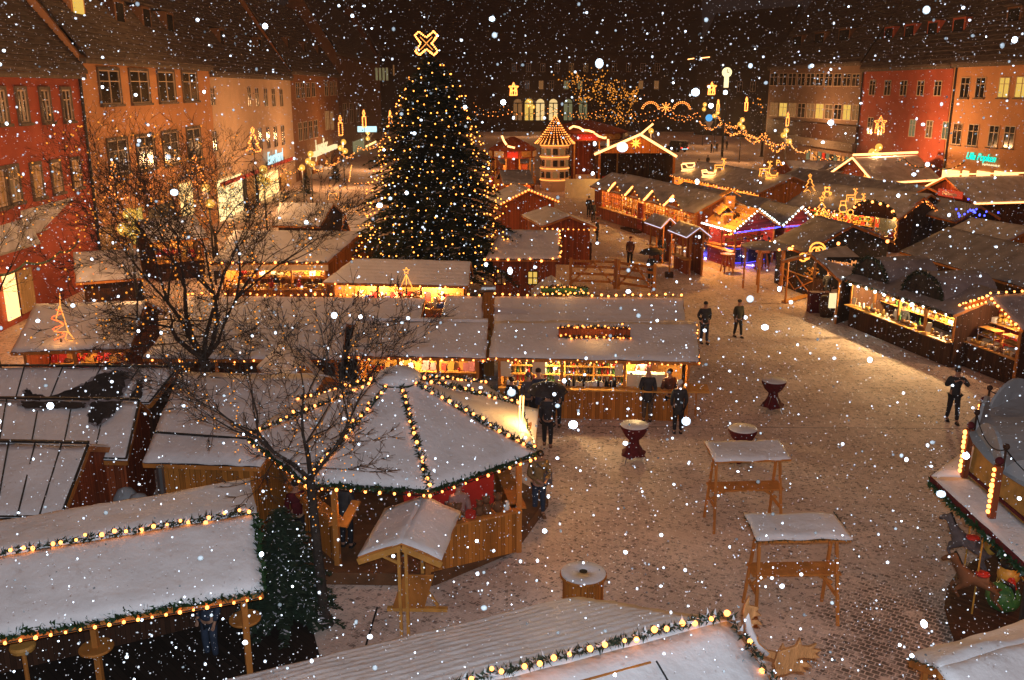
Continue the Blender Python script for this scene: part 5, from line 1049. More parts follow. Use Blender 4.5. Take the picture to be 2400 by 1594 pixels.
# ------------------------------------------------------------- roofed standing tables
def roofed_table(c, rz, label, green=False, k=1.0):
    root = thing('roofed_table', (c[0], c[1], 0), label, 'standing table', 'roofed standing tables', rz); w, dpt = .93, .48
    def bld(b, n, m, par=root): return b.build(n, m, par, loc=(0, 0, 0))
    b = MB(); b.slab([(-w, -dpt, 1.93), (w, -dpt, 1.93), (w, dpt, 2.03), (-w, dpt, 2.03)], .05); r = bld(b, 'roof', 'timber')
    t = snowslab(r, (-w, -dpt, 1.93), (w, -dpt, 1.93), (w, dpt, 2.03), (-w, dpt, 2.03), .07, 'snow', 20, 10)
    # snowslab subtracts nothing for rotated roots: geometry was shifted by the root position, shift back
    for v in t.data.vertices: v.co += V((c[0], c[1], 0))
    for sx in (-1, 1):
        for sy in (-1, 1):
            b = MB(); b.bar((sx*.78, sy*.34*.3, 1.88), (sx*.84, sy*.46, 0), .06, .05); bld(b, 'leg', 'timber')
        b = MB(); b.bar((sx*.80, -.30, .62), (sx*.80, .30, .62), .04, .07); b.bar((sx*.82, .0, .72), (sx*.38, 0, 1.0), .045, .06); bld(b, 'brace', 'timber')
    b = MB(); b.hexa([(-.9, -.26, 1.02), (.9, -.26, 1.02), (.9, .26, 1.02), (-.9, .26, 1.02)], [(-.9, -.26, 1.06), (.9, -.26, 1.06), (.9, .26, 1.06), (-.9, .26, 1.06)]); bld(b, 'table_top', 'timber')
    b = MB() if 0 else MB(); b.hexa([(-.87, -.23, 1.064), (.87, -.23, 1.064), (.87, .23, 1.064), (-.87, .23, 1.064)], [(-.86, -.22, 1.085), (.86, -.22, 1.085), (.86, .22, 1.085), (-.86, .22, 1.085)])
    if green:
        b = MB()
        for a, e in (((-w, -dpt, 1.93), (w, -dpt, 1.93)), ((-w, -dpt, 1.93), (-w, dpt, 2.03)), ((w, -dpt, 1.93), (w, dpt, 2.03))):
            for _ in range(160):
                q = V(a).lerp(V(e), R.random()); dd = V((R.gauss(0, 1), R.gauss(0, 1), R.gauss(0, 1))).normalized(); f = dd.cross(V((R.random(), 1, R.random()))).normalized()*.012; b.face(q-f, q+dd*.07, q+f)
        bld(b, 'garland', 'needle')
    return root
roofed_table((5.75, 20.9), .06, 'roofed standing table farther from the viewer, plain roof edge'); roofed_table((5.75, 16.85), .03, 'roofed standing table nearest the viewer, greenery on its roof edge', True)
# ------------------------------------------------------------- cloth covered tables, spool, far tables
def cloth_table(u, v, label, hem=.0, r=.4):
    q = p(u, v, 1.1); root = thing('cocktail_table', (q.x, q.y, 0), label, 'cocktail table', 'cocktail tables in dark red covers')
    b = MB(); n = 40; prof = [(1.0, 1.09), (1.02, 1.03), (.72, .80), (.36, .66), (.42, .50), (.72, .30), (.95, .14)]
    for j, (rr_, z) in enumerate(prof):
        for i in range(n):
            a = 2*math.pi*i/n; fold = .10*math.sin(a*4+u)*(j/6)**1.3+.05*math.sin(a*9)*(j/6); zz = z+(.10*abs(math.sin(a*2+.8)) if j == 6 else 0); rad = r*(rr_+fold); b.v.append((q.x+rad*math.cos(a), q.y+rad*math.sin(a), zz))
    for j in range(len(prof)-1):
        for i in range(n): a = j*n+i; c = j*n+(i+1) % n; b.f.append((a, c, c+n, a+n)); b.mi.append(0)
    b.build('cover', 'red_cloth', root, True)
    b = MB(); b.lathe([(r*.99, 1.085), (r*1.02, 1.10), (r*.98, 1.125), (.01, 1.14)], (q.x, q.y, 0), 28); b.build('snow_cover', 'snow', root, True)
    for i in range(4):
        a = math.pi/4+i*math.pi/2; b = MB(); b.tube([(q.x+.1*math.cos(a), q.y+.1*math.sin(a), .6), (q.x+r*.98*math.cos(a), q.y+r*.98*math.sin(a), 0)], .014, 6); b.build('leg', 'steel', root)
    return root
cloth_table(1463, 980, 'red draped cocktail table standing in front of the wine stall'); cloth_table(1785, 877, 'red draped cocktail table alone, farthest right on the open square'); cloth_table(1713, 988, 'red draped cocktail table half hidden behind the far roofed table')
q = p(1345, 1322, 1.0); root = thing('cable_drum_table', (q.x, q.y, 0), 'big snow topped cable drum with a hole, used as a table', 'drum table'); b = MB()
for i in range(30):
    a = 2*math.pi*i/30; r0 = .40; tx = V((-math.sin(a), math.cos(a), 0)); ra = V((math.cos(a), math.sin(a), 0)); c = V((q.x, q.y, 0))+ra*r0; b.obox(c, tx, ra, .036+.004*(i % 3), .012+.004*(i % 2), .06, .94)
b.build('staves', 'wood', root); b = MB(); b.lathe([(.47, .94), (.48, .96), (.48, .99), (.46, 1.0)], (q.x, q.y, 0), 32); b.lathe([(.44, 0), (.45, .06)], (q.x, q.y, 0), 32); b.build('flange', 'wood', root)
b = MB(); b.lathe([(.455, 1.0), (.46, 1.02), (.44, 1.035), (.1, 1.045), (.1, .99)], (q.x, q.y, 0), 32); b.build('snow_cover', 'snow', root, True); b = MB(); b.lathe([(.085, 1.046), (.085, 1.05)], (q.x, q.y, 0), 14); b.build('hole', 'black', root)
def trestle(c, L, rz, label, rnd=False, name='standing_table', h=1.1):
    c = V(c); root = thing(name, (c.x, c.y, 0), label, 'standing table', None, rz)
    def bld(b, n, m): return b.build(n, m, root, loc=(0, 0, 0))
    if rnd:
        b = MB(); b.lathe([(.42, h-.05), (.44, h-.02), (.43, h+.01)], (0, 0, 0), 20); bld(b, 'table_top', 'timber')
        for i in range(4): a = math.pi/4+i*math.pi/2; b = MB(); b.bar((.22*math.cos(a), .22*math.sin(a), h-.05), (.40*math.cos(a), .40*math.sin(a), 0), .07); bld(b, 'leg', 'timber')
        b = MB(); b.bar((-.25, 0, .35), (.25, 0, .35), .05); bld(b, 'stretcher', 'timber')
    else:
        b = MB(); b.box(-L/2, L/2, -.3, .3, h-.05, h); bld(b, 'table_top', 'snow_thin')
        for sx in (-1, 1):
            for sy in (-1, 1): b = MB(); b.bar((sx*(L/2-.2), -sy*.2, h-.05), (sx*(L/2-.1), sy*.4, 0), .05); bld(b, 'leg', 'timber')
        b = MB(); b.bar((-L/2+.2, 0, h*.45), (L/2-.2, 0, h*.45), .05); bld(b, 'stretcher', 'timber')
    return root
trestle(s(1703, 638, 0), 1, .2, 'round topped high table nearest the blue lit bar, left one', True); trestle(s(1785, 632, 0), 1, .5, 'round topped high table at the bar beside two guests', True)
trestle(s(1617, 622, 0), 1.7, -.25, 'long trestle table on the snow between fence and bar'); trestle(s(1560, 600, 0), 1.3, -.3, 'trestle table under the pale edged shelters')
mb = MB(); q = s(1568, 650, 0); root = thing('signpost', q, 'slim wooden lamp post at the end of the rail gates', 'post'); mb.bar(q, up(q, 2.0), .1); mb.build('post', 'timber', root); mb = MB(); mb.box(q.x-.22, q.x+.22, q.y-.2, q.y+.2, 0, .3); mb.build('foot', 'wood_dark', root)
# ------------------------------------------------------------- trees
def fir(name, label, base, h, r0, n, m='needle', lights=0, brr=.045, cat='fir tree', z0=.9, snowp=.05, seed=3, sizek=1.0, density=1.0, group=None, pw=.88):
    rr = random.Random(seed); base = V(base); root = thing(name, base, label, cat, group)
    b = MB(); b.tube([base, up(base, h*.5), up(base, h*.97)], [h*.022, h*.013, .02], 8); b.build('trunk', 'bark', root)
    b = MB(); tips = []
    for i in range(n):
        t = (i+rr.random())/n; t = 1-(1-t)**1.35*1.0 if False else t**.92; z = z0+(h-z0)*t
        rad = r0*(1-t)**pw*(.72+.4*rr.random())*(1+(.10*math.sin(z*3.6) if h > 8 else 0))+.10; a = i*2.39996+rr.uniform(-.3, .3); o = V((math.cos(a), math.sin(a), 0)); side = V((-o.y, o.x, 0))
        droop = -.22*rad; st = base+V((0, 0, z)); L = rad; ns = max(5, int(L*7*density))
        for k in range(ns):
            f = .12+.88*k/ns; c = st+o*L*f+V((0, 0, droop*f*f*1.5+.14*L*f))
            wd = (.16+.30*(1-f))*min(1, L*.6+.3)*(.8+.4*rr.random())
            for sgn in (-1, 1):
                for _ in range(2):
                    d = (side*sgn*(.6+rr.random()*.6)+o*(.5+.5*rr.random())+V((0, 0, rr.uniform(-.45, .15)))).normalized(); ln = wd*(1.0+.8*rr.random())*sizek; wv = d.cross(V((rr.uniform(-.4, .4), rr.uniform(-.4, .4), 1))).normalized()*ln*.20
                    b.cur = 1 if rr.random() < snowp and f > .5 else 0
                    b.face(c-wv*.5, c+d*ln*.5-wv, c+d*ln, c+d*ln*.5+wv, c+wv*.5)
        tips.append(st+o*L*.97+V((0, 0, droop*1.4+.14*L)))
    b.cur = 0; b.build('crown', [m, 'snow_thin'], root)
    if lights:
        me = bulb_mesh(brr, 'bulb_tree'); rest = MB(); pts = []
        nr = int((h-z0)/.46)
        for kz in range(nr):
            t = (kz+.3)/nr; rad = r0*(1-t)**pw*.90+.10; m_ = max(4, int(2*math.pi*rad/.54)); a0 = rr.uniform(0, 6.28); sg_ = rr.choice((3, 4, 5))
            for q in range(m_):
                a = a0+2*math.pi*q/m_+rr.gauss(0, .03); rd_ = rad*(1+.05*math.sin(a*7+kz)+rr.gauss(0, .04)); pts.append(base+V((rd_*math.cos(a), rd_*math.sin(a), z0+(h-z0)*t-.28*abs(math.sin(a*sg_+kz))*min(1, rad)+.12*math.sin(a+kz)+rr.gauss(0, .05))))
        vis = sorted(pts, key=lambda q: q.y)
        for q in vis[:100]: put(me, 'bulb', q, root)
        for q in vis[100:]: rest.ball(q-root.location*0, brr, 6)
        o = rest.build('bulbs', 'bulb_tree', root); o['kind'] = 'stuff'
    return root
tx, tY = pd(1000, 500, 47.0).x, 47.0
big = fir('christmas_tree', 'tall dark fir hung all over with warm bulbs and topped by a lit star', (tx, tY, 0), 12.0, 4.5, 820, 'needle_dark', lights=600, brr=.036, pw=.56, z0=1.4, snowp=.08, density=1.0, cat='christmas tree')
sp = pd(983, 100, 46.9); b = MB()
cpt = []
for k in range(4):
    a = math.pi/2*k
    for da, r_ in ((0, .27), (math.pi/4-.20, .66), (math.pi/4+.20, .66)): cpt.append(sp+V((r_*math.cos(a+da), 0, r_*math.sin(a+da))))
star = rope(big, cpt+[cpt[0]], .02, 'iron', 'star'); me = bulb_mesh(.055, 'bulb')
for q in resample(cpt+[cpt[0]], .105): put(me, 'bulb', q, star)
for k in range(4):
    a = math.pi/2*k+math.pi/4; rope(star, [sp, sp+V((.42*math.cos(a), -.02, .42*math.sin(a)))], .02, 'rope_orange', 'spoke')
b = MB(); b.bar(sp-V((0, 0, 1.0)), sp, .05); b.build('mast', 'iron', star)
fq = p(668, 1452, 0); fir('fir_tree', 'dark fir standing against the right end of the pavilion', (fq.x-.12, fq.y+.35, 0), 2.5, 1.05, 260, 'needle', z0=.25, snowp=.05, seed=8, sizek=.40, density=3.4, pw=.6)
for i, (u, v, h_) in enumerate(((707, 452, 2.4), (775, 420, 2.4))): q = p(u, v, 0); fir('fir_tree', ('small potted fir before the far shop doors', 'small fir behind the far parasol')[i], q, h_, .8, 60, 'needle_dark', z0=.3, snowp=.05, seed=20+i, sizek=.9, density=.8)
q = p(1318, 420, 0); fir('fir_tree', 'small dark fir standing right of the lit tower', q, 2.8, .9, 50, 'needle_dark', z0=.3, seed=31, density=.7)
q = p(1180, 382, 0)
def bare_tree(label, base, h, fork, spread, seed, levels=5, r=.16, strings=True, lean=(0, 0, 0), nb=4, twig=.012, group='bare trees with strings of tiny lights', lights=0, lightr=.022, sz=1.0, tw=2):
    rr = random.Random(seed); base = V(base); root = thing('bare_tree', base, label, 'bare tree', group)
    b = MB(); top = base+V((lean[0], lean[1], fork)); tr = [base, base.lerp(top, .5)+V((rr.uniform(-.05, .05), 0, 0)), top]; b.tube(tr, [r*1.25, r, r*.92], 9); b.tube([base-V((0, 0, 0)), up(base, .25)], [r*1.9, r*1.2], 9); b.build('trunk', 'bark', root)
    b = MB(); ends = []; segs = []
    def grow(q, d, L, rad, lev):
        n = 3 if lev < 2 else 2; pts = [q]; dd = d
        for k in range(n):
            dd = (dd+V((rr.gauss(0, .16), rr.gauss(0, .16), rr.gauss(.03, .10)))).normalized(); pts.append(pts[-1]+dd*L/n)
        r1 = rad*.62; b.tube(pts, [rad+(r1-rad)*i/n for i in range(n+1)], 6 if rad > .03 else 4 if rad > .012 else 3, cap=rad > .03); segs.append((pts[0], pts[-1]))
        if lev >= levels: ends.append(pts[-1]); return
        m_ = (nb if lev == 0 else rr.choice((2, 3, 3))) if lev < levels-1 else 3
        for k in range(m_):
            ax_ = V((rr.gauss(0, 1), rr.gauss(0, 1), rr.gauss(0, .7))).normalized(); nd = (dd+ax_*(.62 if lev else .8)+V((0, 0, .06))).normalized()
            grow(pts[-1] if k or lev == 0 else pts[-1], nd, L*rr.uniform(.62, .82), max(twig*.5, r1*.78), lev+1)
        if lev >= 1:
            for k in range(tw):
                ax_ = V((rr.gauss(0, 1), rr.gauss(0, 1), rr.gauss(0, .6))).normalized(); grow(pts[1+k % (len(pts)-1)] if k else pts[1], (dd*.5+ax_).normalized(), L*.5, max(twig*.5, r1*.45), min(levels, lev+2))
    for k in range(nb):
        a = 2*math.pi*(k+rr.random()*.5)/nb; d = V((math.cos(a)*spread, math.sin(a)*spread, 1)).normalized(); grow(top, d, h*.30*sz, r*.42, 1)
    b.build('crown', 'bark', root)
    if lights:
        lb = MB(); vis = []
        for i in range(lights):
            a, c = segs[rr.randrange(len(segs))]; vis.append(a.lerp(c, rr.random())+V((0, 0, -.02)))
        for q in vis: lb.ball(q, lightr, 5)
        o = lb.build('fairy_lights', 'bulb_dim', root); o['kind'] = 'stuff'
    return root, segs, ends
bt = p(486, 846, 2.3); bx = bt.x; 
t1, sg, en = bare_tree('great bare tree at the left with thick forking limbs over the stalls', (bx, 26.3, 0), 8.0, 2.7, .85, 5, levels=7, r=.19, nb=6, tw=2, lights=260, lightr=.026, sz=.92)
# vertical strings of tiny lights hanging in both trees
def strings(parent, n, cx, cy, rad, z0, z1, seed, r=.02, m='bulb_dim'):
    rr = random.Random(seed)
    for i in range(n):
        a = rr.uniform(0, 6.28); q = V((cx+rad*math.cos(a)*rr.uniform(.3, 1), cy+rad*math.sin(a)*rr.uniform(.3, 1), 0)); zt = rr.uniform((z0+z1)/2, z1); zb = max(z0, zt-rr.uniform(1.2, 2.5)); b = MB(); k = int((zt-zb)/.16)
        for j in range(k): b.ball(q+V((rr.gauss(0, .03), rr.gauss(0, .03), zb+(zt-zb)*j/k)), r, 5)
        if k > 1: o = b.build('light_string', m, parent); o['kind'] = 'stuff'
strings(t1, 14, bx, 26.3, 3.8, 3.0, 7.6, 5, .024)
st_ = p(750, 1440, 0)
t2, sg2, en2 = bare_tree('slim bare tree in front of the round booth, trunk bare to head height', (st_.x, st_.y, 0), 6.2, 3.2, .75, 9, levels=6, r=.095, nb=5, lights=110, lightr=.014, lean=(-.12, 0, 0), sz=.72)
strings(t2, 12, st_.x-.2, st_.y, 1.5, 2.6, 6.2, 8, .014)
bare_tree('bare twisted tree far left edge near the shop door', (LX(34)+3.4, 33, 0), 6, 2.2, .7, 14, levels=5, r=.12, nb=4, lights=40, lightr=.03)
bare_tree('bare tree in the left alley by the ochre house', (LX(46)+4.5, 45, 0), 8, 2.4, .8, 15, levels=6, r=.11, nb=5, tw=1, twig=.014, lights=120, lightr=.045)
bare_tree('bare tree near the lamp by the ochre house corner', (LX(55)+6.5, 52, 0), 7, 2.4, .8, 16, levels=6, r=.11, nb=5, tw=1, twig=.014, lights=80, lightr=.045)
for i, (u, Y) in enumerate(((1345, 205), (1395, 200), (1440, 210))):
    q = pd(u, 300, Y); bare_tree(('far tree sparkling with lights, left of three', 'far tree sparkling with lights, middle of three', 'far tree sparkling with lights, right of three')[i], (q.x, Y, 0), (17, 14, 12)[i], 2.5, .5, 40+i, levels=4, r=.3, nb=5, lights=150, lightr=.13, twig=.05, group='far trees with lights', sz=1.0)
bare_tree('bare twiggy tree behind the office block lamps', (pd(1760, 300, 150).x, 150, 0), 9, 2.4, .7, 61, levels=4, r=.2, nb=5, lights=30, lightr=.12, twig=.04, group=None)
def added_high_lamp(loc, e, label):  # unseen high lamps, added to light the house fronts and stall roofs
    root = thing('hanging_lamp', loc, label, 'street lamp', 'tube lamps hung over the street'); q = V(loc); b = MB(); b.bar(q-V((.7, 0, 0)), q+V((.7, 0, 0)), .14); b.build('tube', 'rope', root); b = MB(); b.tube([q-V((9, 0, -1)), q+V((0, 0, .2)), q+V((9, 0, 1))], .02, 4); b.build('cable', 'black', root)
    lamp('POINT', 'added_lamp_light', q-V((0, 0, .35)), (1, .50, .17), e, .4, root)
added_high_lamp((-17.5, 36, 17.5), 2000, 'unseen lamp added high over the left street'); added_high_lamp((-18, 62, 19.5), 1500, 'second unseen lamp added high over the left street'); added_high_lamp((29, 62, 20), 2300, 'unseen lamp added high over the right hand stalls')
# blue lit shrub behind the edge stall
q = s(2262, 525, 0); q = pd(2228, 505, 56.5); sh_ = thing('lit_shrub', (q.x, q.y, 0), 'bare shrub dotted with blue lights behind the edge stall roof', 'shrub'); rr = random.Random(4); b = MB()
for k in range(26):
    a = rr.uniform(0, 6.28); b.tube([(q.x, q.y, .1), (q.x+rr.uniform(-.6, .6), q.y+rr.uniform(-.3, .3), 1.8), (q.x+rr.uniform(-1.6, 1.6), q.y+rr.uniform(-.6, .6), rr.uniform(2.8, 4.0))], [.03, .02, .008], 4)
b.build('branches', 'bark', sh_); b = MB()
for k in range(22): b.ball((q.x+rr.gauss(0, .7), q.y-.3, 3.35+rr.gauss(0, .3)), .06, 6)
o = b.build('blue_lights', 'bulb_blue', sh_); o['kind'] = 'stuff'
# ------------------------------------------------------------- light figures
def fig(parent, plane_o, ux, uz, strokes, k, r, m, name='light_figure'):
    for st in strokes: rope(parent, [V(plane_o)+V(ux)*x*k+V(uz)*z*k for x, z in st], r, m, name)
def circ(cx, cz, r, n=12, a0=0, a1=2*math.pi): return [(cx+r*math.cos(a0+(a1-a0)*i/n), cz+r*math.sin(a0+(a1-a0)*i/n)) for i in range(n+1)]
def starp(cx, cz, r, n=5): return [(cx+(r if i % 2 == 0 else r*.45)*math.sin(math.pi*i/n), cz+(r if i % 2 == 0 else r*.45)*math.cos(math.pi*i/n)) for i in range(2*n+1)]
TREE = [starp(0, 1.72, .18), [(0, 1.5), (-.25, 1.15), (-.1, 1.15), (-.42, .7), (-.18, .7), (-.6, .15)], [(0, 1.5), (.25, 1.15), (.1, 1.15), (.42, .7), (.18, .7), (.6, .15)], [(-.6, .15), (-.15, .35), (.15, .05), (.6, .15)]]
SNOWMAN = [circ(0, .4, .4), circ(0, 1.0, .28), [(-.25, 1.25), (.25, 1.25), (.18, 1.3), (.18, 1.55), (-.18, 1.55), (-.18, 1.3), (-.25, 1.25)], circ(.55, .75, .2), [(.3, .8), (.55, .95)]]
DEER = [[(-.6, 0), (-.5, .5), (-.55, .75), (.3, .75), (.45, 1.15), (.7, 1.05), (.5, .9), (.4, .5), (.45, 0)], [(-.4, 0), (-.3, .5), (.2, .5), (.3, 0)], [(.45, 1.15), (.3, 1.5), (.2, 1.35)], [(.45, 1.15), (.55, 1.5), (.68, 1.4)]]
SLEIGH = [[(-.7, .1), (.6, .1), (.8, .3)], [(-.6, .25), (-.7, .7), (-.3, .75), (-.1, .45), (.4, .45), (.6, .75)], [(-.6, .25), (.55, .25), (.6, .75)]]
BEAR = [circ(0, .3, .28), circ(0, .72, .2), circ(-.17, .9, .07), circ(.17, .9, .07), circ(-.3, .4, .1), circ(.3, .4, .1)]
SPIRAL = [[(0, 2.0), (0, 1.5), (-.05, 1.45)], [(-.03, 1.5), (-.18, 1.0), (.12, .75), (-.28, .5), (.25, .5), (.15, .2), (.45, .15)], [(0, 1.5), (.12, 1.1), (.2, .8), (.28, .5), (.5, .2)]]+[[(x*1.0, z*.3+.05) for x, z in circ(0, 0, .6, 16, math.pi*.9, math.pi*2.05)]]
def roof_fig(uv, Y, strokes, k, r, m, label, cat='light figure', glow=0, gc=(1, .45, .1), uz=(0, .25, .97)):
    q = pd(uv[0], uv[1], Y); root = thing('light_figure', q, label, cat, 'outline figures of rope light'); fig(root, q, V((1, 0, 0)), V(uz), strokes, k, r, m, 'tube')
    b = MB(); b.bar(q-V((0, 0, .5)), q, .04); b.build('stand', 'iron', root)
    if glow: lamp('POINT', 'figure_lamp', q+V((0, -.35*k, .3*k)), gc, glow, .06, root)
    return root
def RY(gg, t, f): return gg['E0'].lerp(gg['E1'], t).lerp(gg['R0'].lerp(gg['R1'], t), f)
def place_fig(q, *a, **k): 
    root = thing('light_figure', q, a[4], 'light figure', 'outline figures of rope light'); fig(root, q, V((1, 0, 0)), V((0, .2, .98)), a[0], a[1], a[2], a[3], 'tube')
    b = MB(); b.bar(V(q)-V((0, 0, .15)), V(q)+V((0, 0, .2)), .04); b.build('stand', 'iron', root)
    if k.get('glow'): lamp('POINT', 'figure_lamp', V(q)+V((0, -.35, .35)), (1, .45, .1), k['glow'], .06, root)
place_fig(RY(B1, .08, .55), TREE, .75, .028, 'rope_gold', 'small zigzag light tree on the far left of the brown roof', glow=5)
place_fig(RY(B1, .27, .45), BEAR, .8, .035, 'rope_gold', 'little bear of light on the brown roof', glow=6)
place_fig(RY(B1, .50, .40), DEER, .62, .03, 'rope_gold', 'first leaping animal of light on the brown roof', glow=6)
place_fig(RY(B1, .60, .30), DEER, .55, .03, 'rope_gold', 'second leaping animal of light right beside the first', glow=4)
q = s(1925, 525, 0); qa = pd(1925/K, 530/K, 55.0); place_fig(qa, TREE, .95, .03, 'rope_gold', 'light tree with a star on top at the end of the gable hut roof', glow=6)
qa = pd(1975/K, 522/K, 56.5); place_fig(qa, SNOWMAN, .85, .03, 'rope_gold', 'snowman of light holding a ball above the gable hut', glow=0)
qa = pd(2030/K, 448/K, 82.0); place_fig(qa, SNOWMAN, 1.0, .04, 'rope_gold', 'snowman of light under the rope lit hut', glow=0)
place_fig(RY(rg, .10, .35), SLEIGH+[[(-.6, .8), (.6, .85)]], 1.0, .06, 'rope', 'lit sleigh outline at the left end of the long roof', glow=22)
place_fig(RY(rg, .40, .25), SLEIGH+[[(-.6, .55), (.3, .5)]], 1.0, .06, 'rope', 'second lit sleigh outline in the middle of the long roof', glow=22)
place_fig(RY(rg, .38, .62), DEER, .85, .045, 'rope_gold', 'lit reindeer above the middle sleigh', glow=6)
place_fig(RY(rg, .80, .80), DEER, .85, .045, 'rope_gold', 'lit reindeer at the right end of the long roof', glow=6)
place_fig(RY(rg, .90, .70), SLEIGH, .8, .045, 'rope_gold', 'small lit sleigh at the right end of the long roof', glow=6)
place_fig(RY(N1, .40, .12), SPIRAL, .85, .02, 'rope_orange', 'spiral light tree glowing orange on the left stall roof', glow=5)
rope([o for o in C.objects if o.get('label', '').startswith('spiral')][0], [RY(N1, .40, .12)+V((.2*math.sin(k), -.05, 1.2-.06*k)) for k in range(18)], .018, 'rope_red', 'tube')
qa = pd(937, 668, 39.3); place_fig(qa, [starp(0, 1.1, .2), [(0, .9), (-.35, .1)], [(0, .9), (.35, .1)], [(0, .9), (0, .1)]], .75, .02, 'rope_gold', 'tiny star and fan of light on the toy stall', glow=1)
qa = pd(1880, 600, 45.3); place_fig(qa+V((.1, 0, 0)), [circ(0, .5, .42, 14), circ(-.1, .45, .22, 10), circ(.12, .5, .2, 10), circ(.05, .3, .15, 10), circ(-.75, .15, .2, 10), circ(-.55, .2, .15, 8)], .95, .045, 'rope_gold', 'glowing pretzel outline lying on the open stall roof', glow=14)
# figures fixed to lamp posts and facades along the streets (outlines of small bulbs)
def dots(parent, o, ux, uz, strokes, k, step, r, m='bulb_far', name='light_outline'):
    b = MB()
    for st in strokes:
        for q in resample([V(o)+V(ux)*x*k+V(uz)*z*k for x, z in st], step): b.ball(q, r, 6)
    ob = b.build(name, m, parent); return ob
BELL = [starp(0, .9, .5), [(-.35, .2), (-.3, .8), (0, 1.1), (.3, .8), (.35, .2), (-.35, .2)], [(-.15, .2), (-.15, .9)], [(.12, .2), (.12, .9)]]
CANDLE = [[(-.15, 0), (-.15, 1.0), (.15, 1.0), (.15, 0), (-.15, 0)], [(0, 1.0), (.1, 1.3), (0, 1.6), (-.1, 1.3), (0, 1.0)]]
def street_fig(u, v, Y, strokes, k, label, r=.06):
    q = pd(u, v, Y); root = thing('street_decoration', q, label, 'light decoration', 'star and candle lights along the streets'); dots(root, q, V((1, 0, 0)), V((0, 0, 1)), strokes, k, .16*max(1, k/1.6), r); b = MB(); b.tube([q-V((0, 0, .6)), q+V((0, 0, k*.8))], .03, 5); b.build('frame', 'iron', root)
for a in ((586, 352, 66, TREE, .9, 'tree of small bulbs on the cream house front', .055), (270, 462, 40, TREE, .85, 'tree of small bulbs above the bare tree, left one', .035), (455, 432, 48, TREE, .85, 'tree of small bulbs by the ochre house corner', .04), (786, 312, 88, CANDLE, 1.15, 'candle of bulbs left of the far shops', .06), (840, 293, 110, CANDLE, 1.2, 'candle of bulbs under the blue sign', .08), (900, 285, 130, CANDLE, 1.1, 'thin candle of bulbs close to the fir', .08),
    (1184, 224, 170, BELL, 1.75, 'bell and star of bulbs at the far left of the square end', .12), (1640, 222, 175, BELL, 1.75, 'bell and star of bulbs near the clock column', .12), (1655, 256, 165, CANDLE, 1.2, 'candle of bulbs right of the far star', .11), (1720, 255, 140, CANDLE, 1.2, 'candle of bulbs beside the office block', .10), (2027, 312, 92, BELL, 1.3, 'bell and star of bulbs in front of the red house', .06), (1815, 290, 115, CANDLE, 1.0, 'candle of bulbs above the triple globes', .07)):
    street_fig(*a)
for i, (u, w) in enumerate(((1500, 40), (1535, 22), (1572, 34))):
    q = pd(u, 248, 215); root = thing('street_decoration', q, ('far arch of bulbs over the road, left', 'far snowflake of bulbs over the road', 'far arch of bulbs over the road, right')[i], 'light decoration', 'light arches across the far road')
    if i == 1: dots(root, q, V((1, 0, 0)), V((0, 0, 1)), [[(0, 0), (math.cos(a*math.pi/4)*1.3, math.sin(a*math.pi/4)*1.3)] for a in range(8)], 1.0, .35, .13)
    else: dots(root, q-V((0, 0, .8)), V((1, 0, 0)), V((0, 0, 1)), [circ(0, 0, 1.0, 14, .25, math.pi-.25), circ(0, -.0, .85, 14, .3, math.pi-.3)], 2.1, .45, .12)
# globe lamps
def globe_lamp(label, globes, Y, zb, rad, e, base=True):
    pos = [pd(u/K, v/K, Y) for u, v in globes]; cx = sum(q.x for q in pos)/len(pos); root = thing('globe_lamp', (cx, Y, 0), label, 'street lamp', 'lamp posts with yellow globes')
    b = MB(); zt = max(q.z for q in pos); b.tube([(cx, Y+.05, 0), (cx, Y+.05, zt-.1)], [.07, .045], 7); b.build('pole', 'iron', root)
    for q in pos:
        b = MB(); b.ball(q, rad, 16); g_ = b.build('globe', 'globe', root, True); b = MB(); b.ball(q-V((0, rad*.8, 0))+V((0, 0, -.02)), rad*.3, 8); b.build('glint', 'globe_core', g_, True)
        b = MB(); b.tube([q-V((0, -.05, rad)), (cx, Y+.05, q.z-rad-.15)], .025, 5); b.build('arm', 'iron', root)
    c = V((cx, Y-.7, zt-.3)); lamp('POINT', 'street_light', c, (1, .50, .20), e*2.2, .25, root)
    return root
globe_lamp('triple globe lamp among the bare branches at the left', [(304, 503), (290, 537), (312, 545)], 38, 0, .27, 500)
globe_lamp('lamp with globes behind the great bare tree crown', [(482, 441), (493, 477)], 50, 0, .24, 450)
globe_lamp('triple globe lamp in front of the bright shop window', [(617, 397), (610, 418), (624, 426)], 62, 0, .28, 650)
globe_lamp('triple globe lamp below the long cream sign board', [(728, 361), (722, 378), (732, 385)], 82, 0, .27, 700)
globe_lamp('single globe lamp just left of the cream sign board', [(708, 393)], 72, 0, .24, 200)
globe_lamp('triple globe lamp farther down the left street', [(805, 333), (798, 347), (809, 354)], 102, 0, .30, 800)
globe_lamp('small triple globe lamp beside the fir', [(862, 311), (862, 325)], 125, 0, .30, 600)
globe_lamp('triple globe lamp in front of the bright red house', [(2060, 345), (2044, 357), (2053, 362)], 88, 0, .34, 1700)
globe_lamp('triple globe lamp before the office block shops', [(1843, 306), (1836, 317), (1850, 331)], 112, 0, .32, 1300)
globe_lamp('triple globe lamp at the far end of the office block', [(1740, 281), (1734, 291), (1741, 299)], 138, 0, .36, 700)
globe_lamp('pair of globes near the far bell of bulbs', [(1652, 245), (1650, 256)], 180, 0, .40, 700)
globe_lamp('globe cluster by the blue round sign', [(1682, 264), (1674, 272)], 160, 0, .36, 500)
globe_lamp('far globes in front of the arched windows', [(1238, 236), (1238, 248), (1250, 251)], 215, 0, .42, 900)
q = pd(1502, 306, 100)
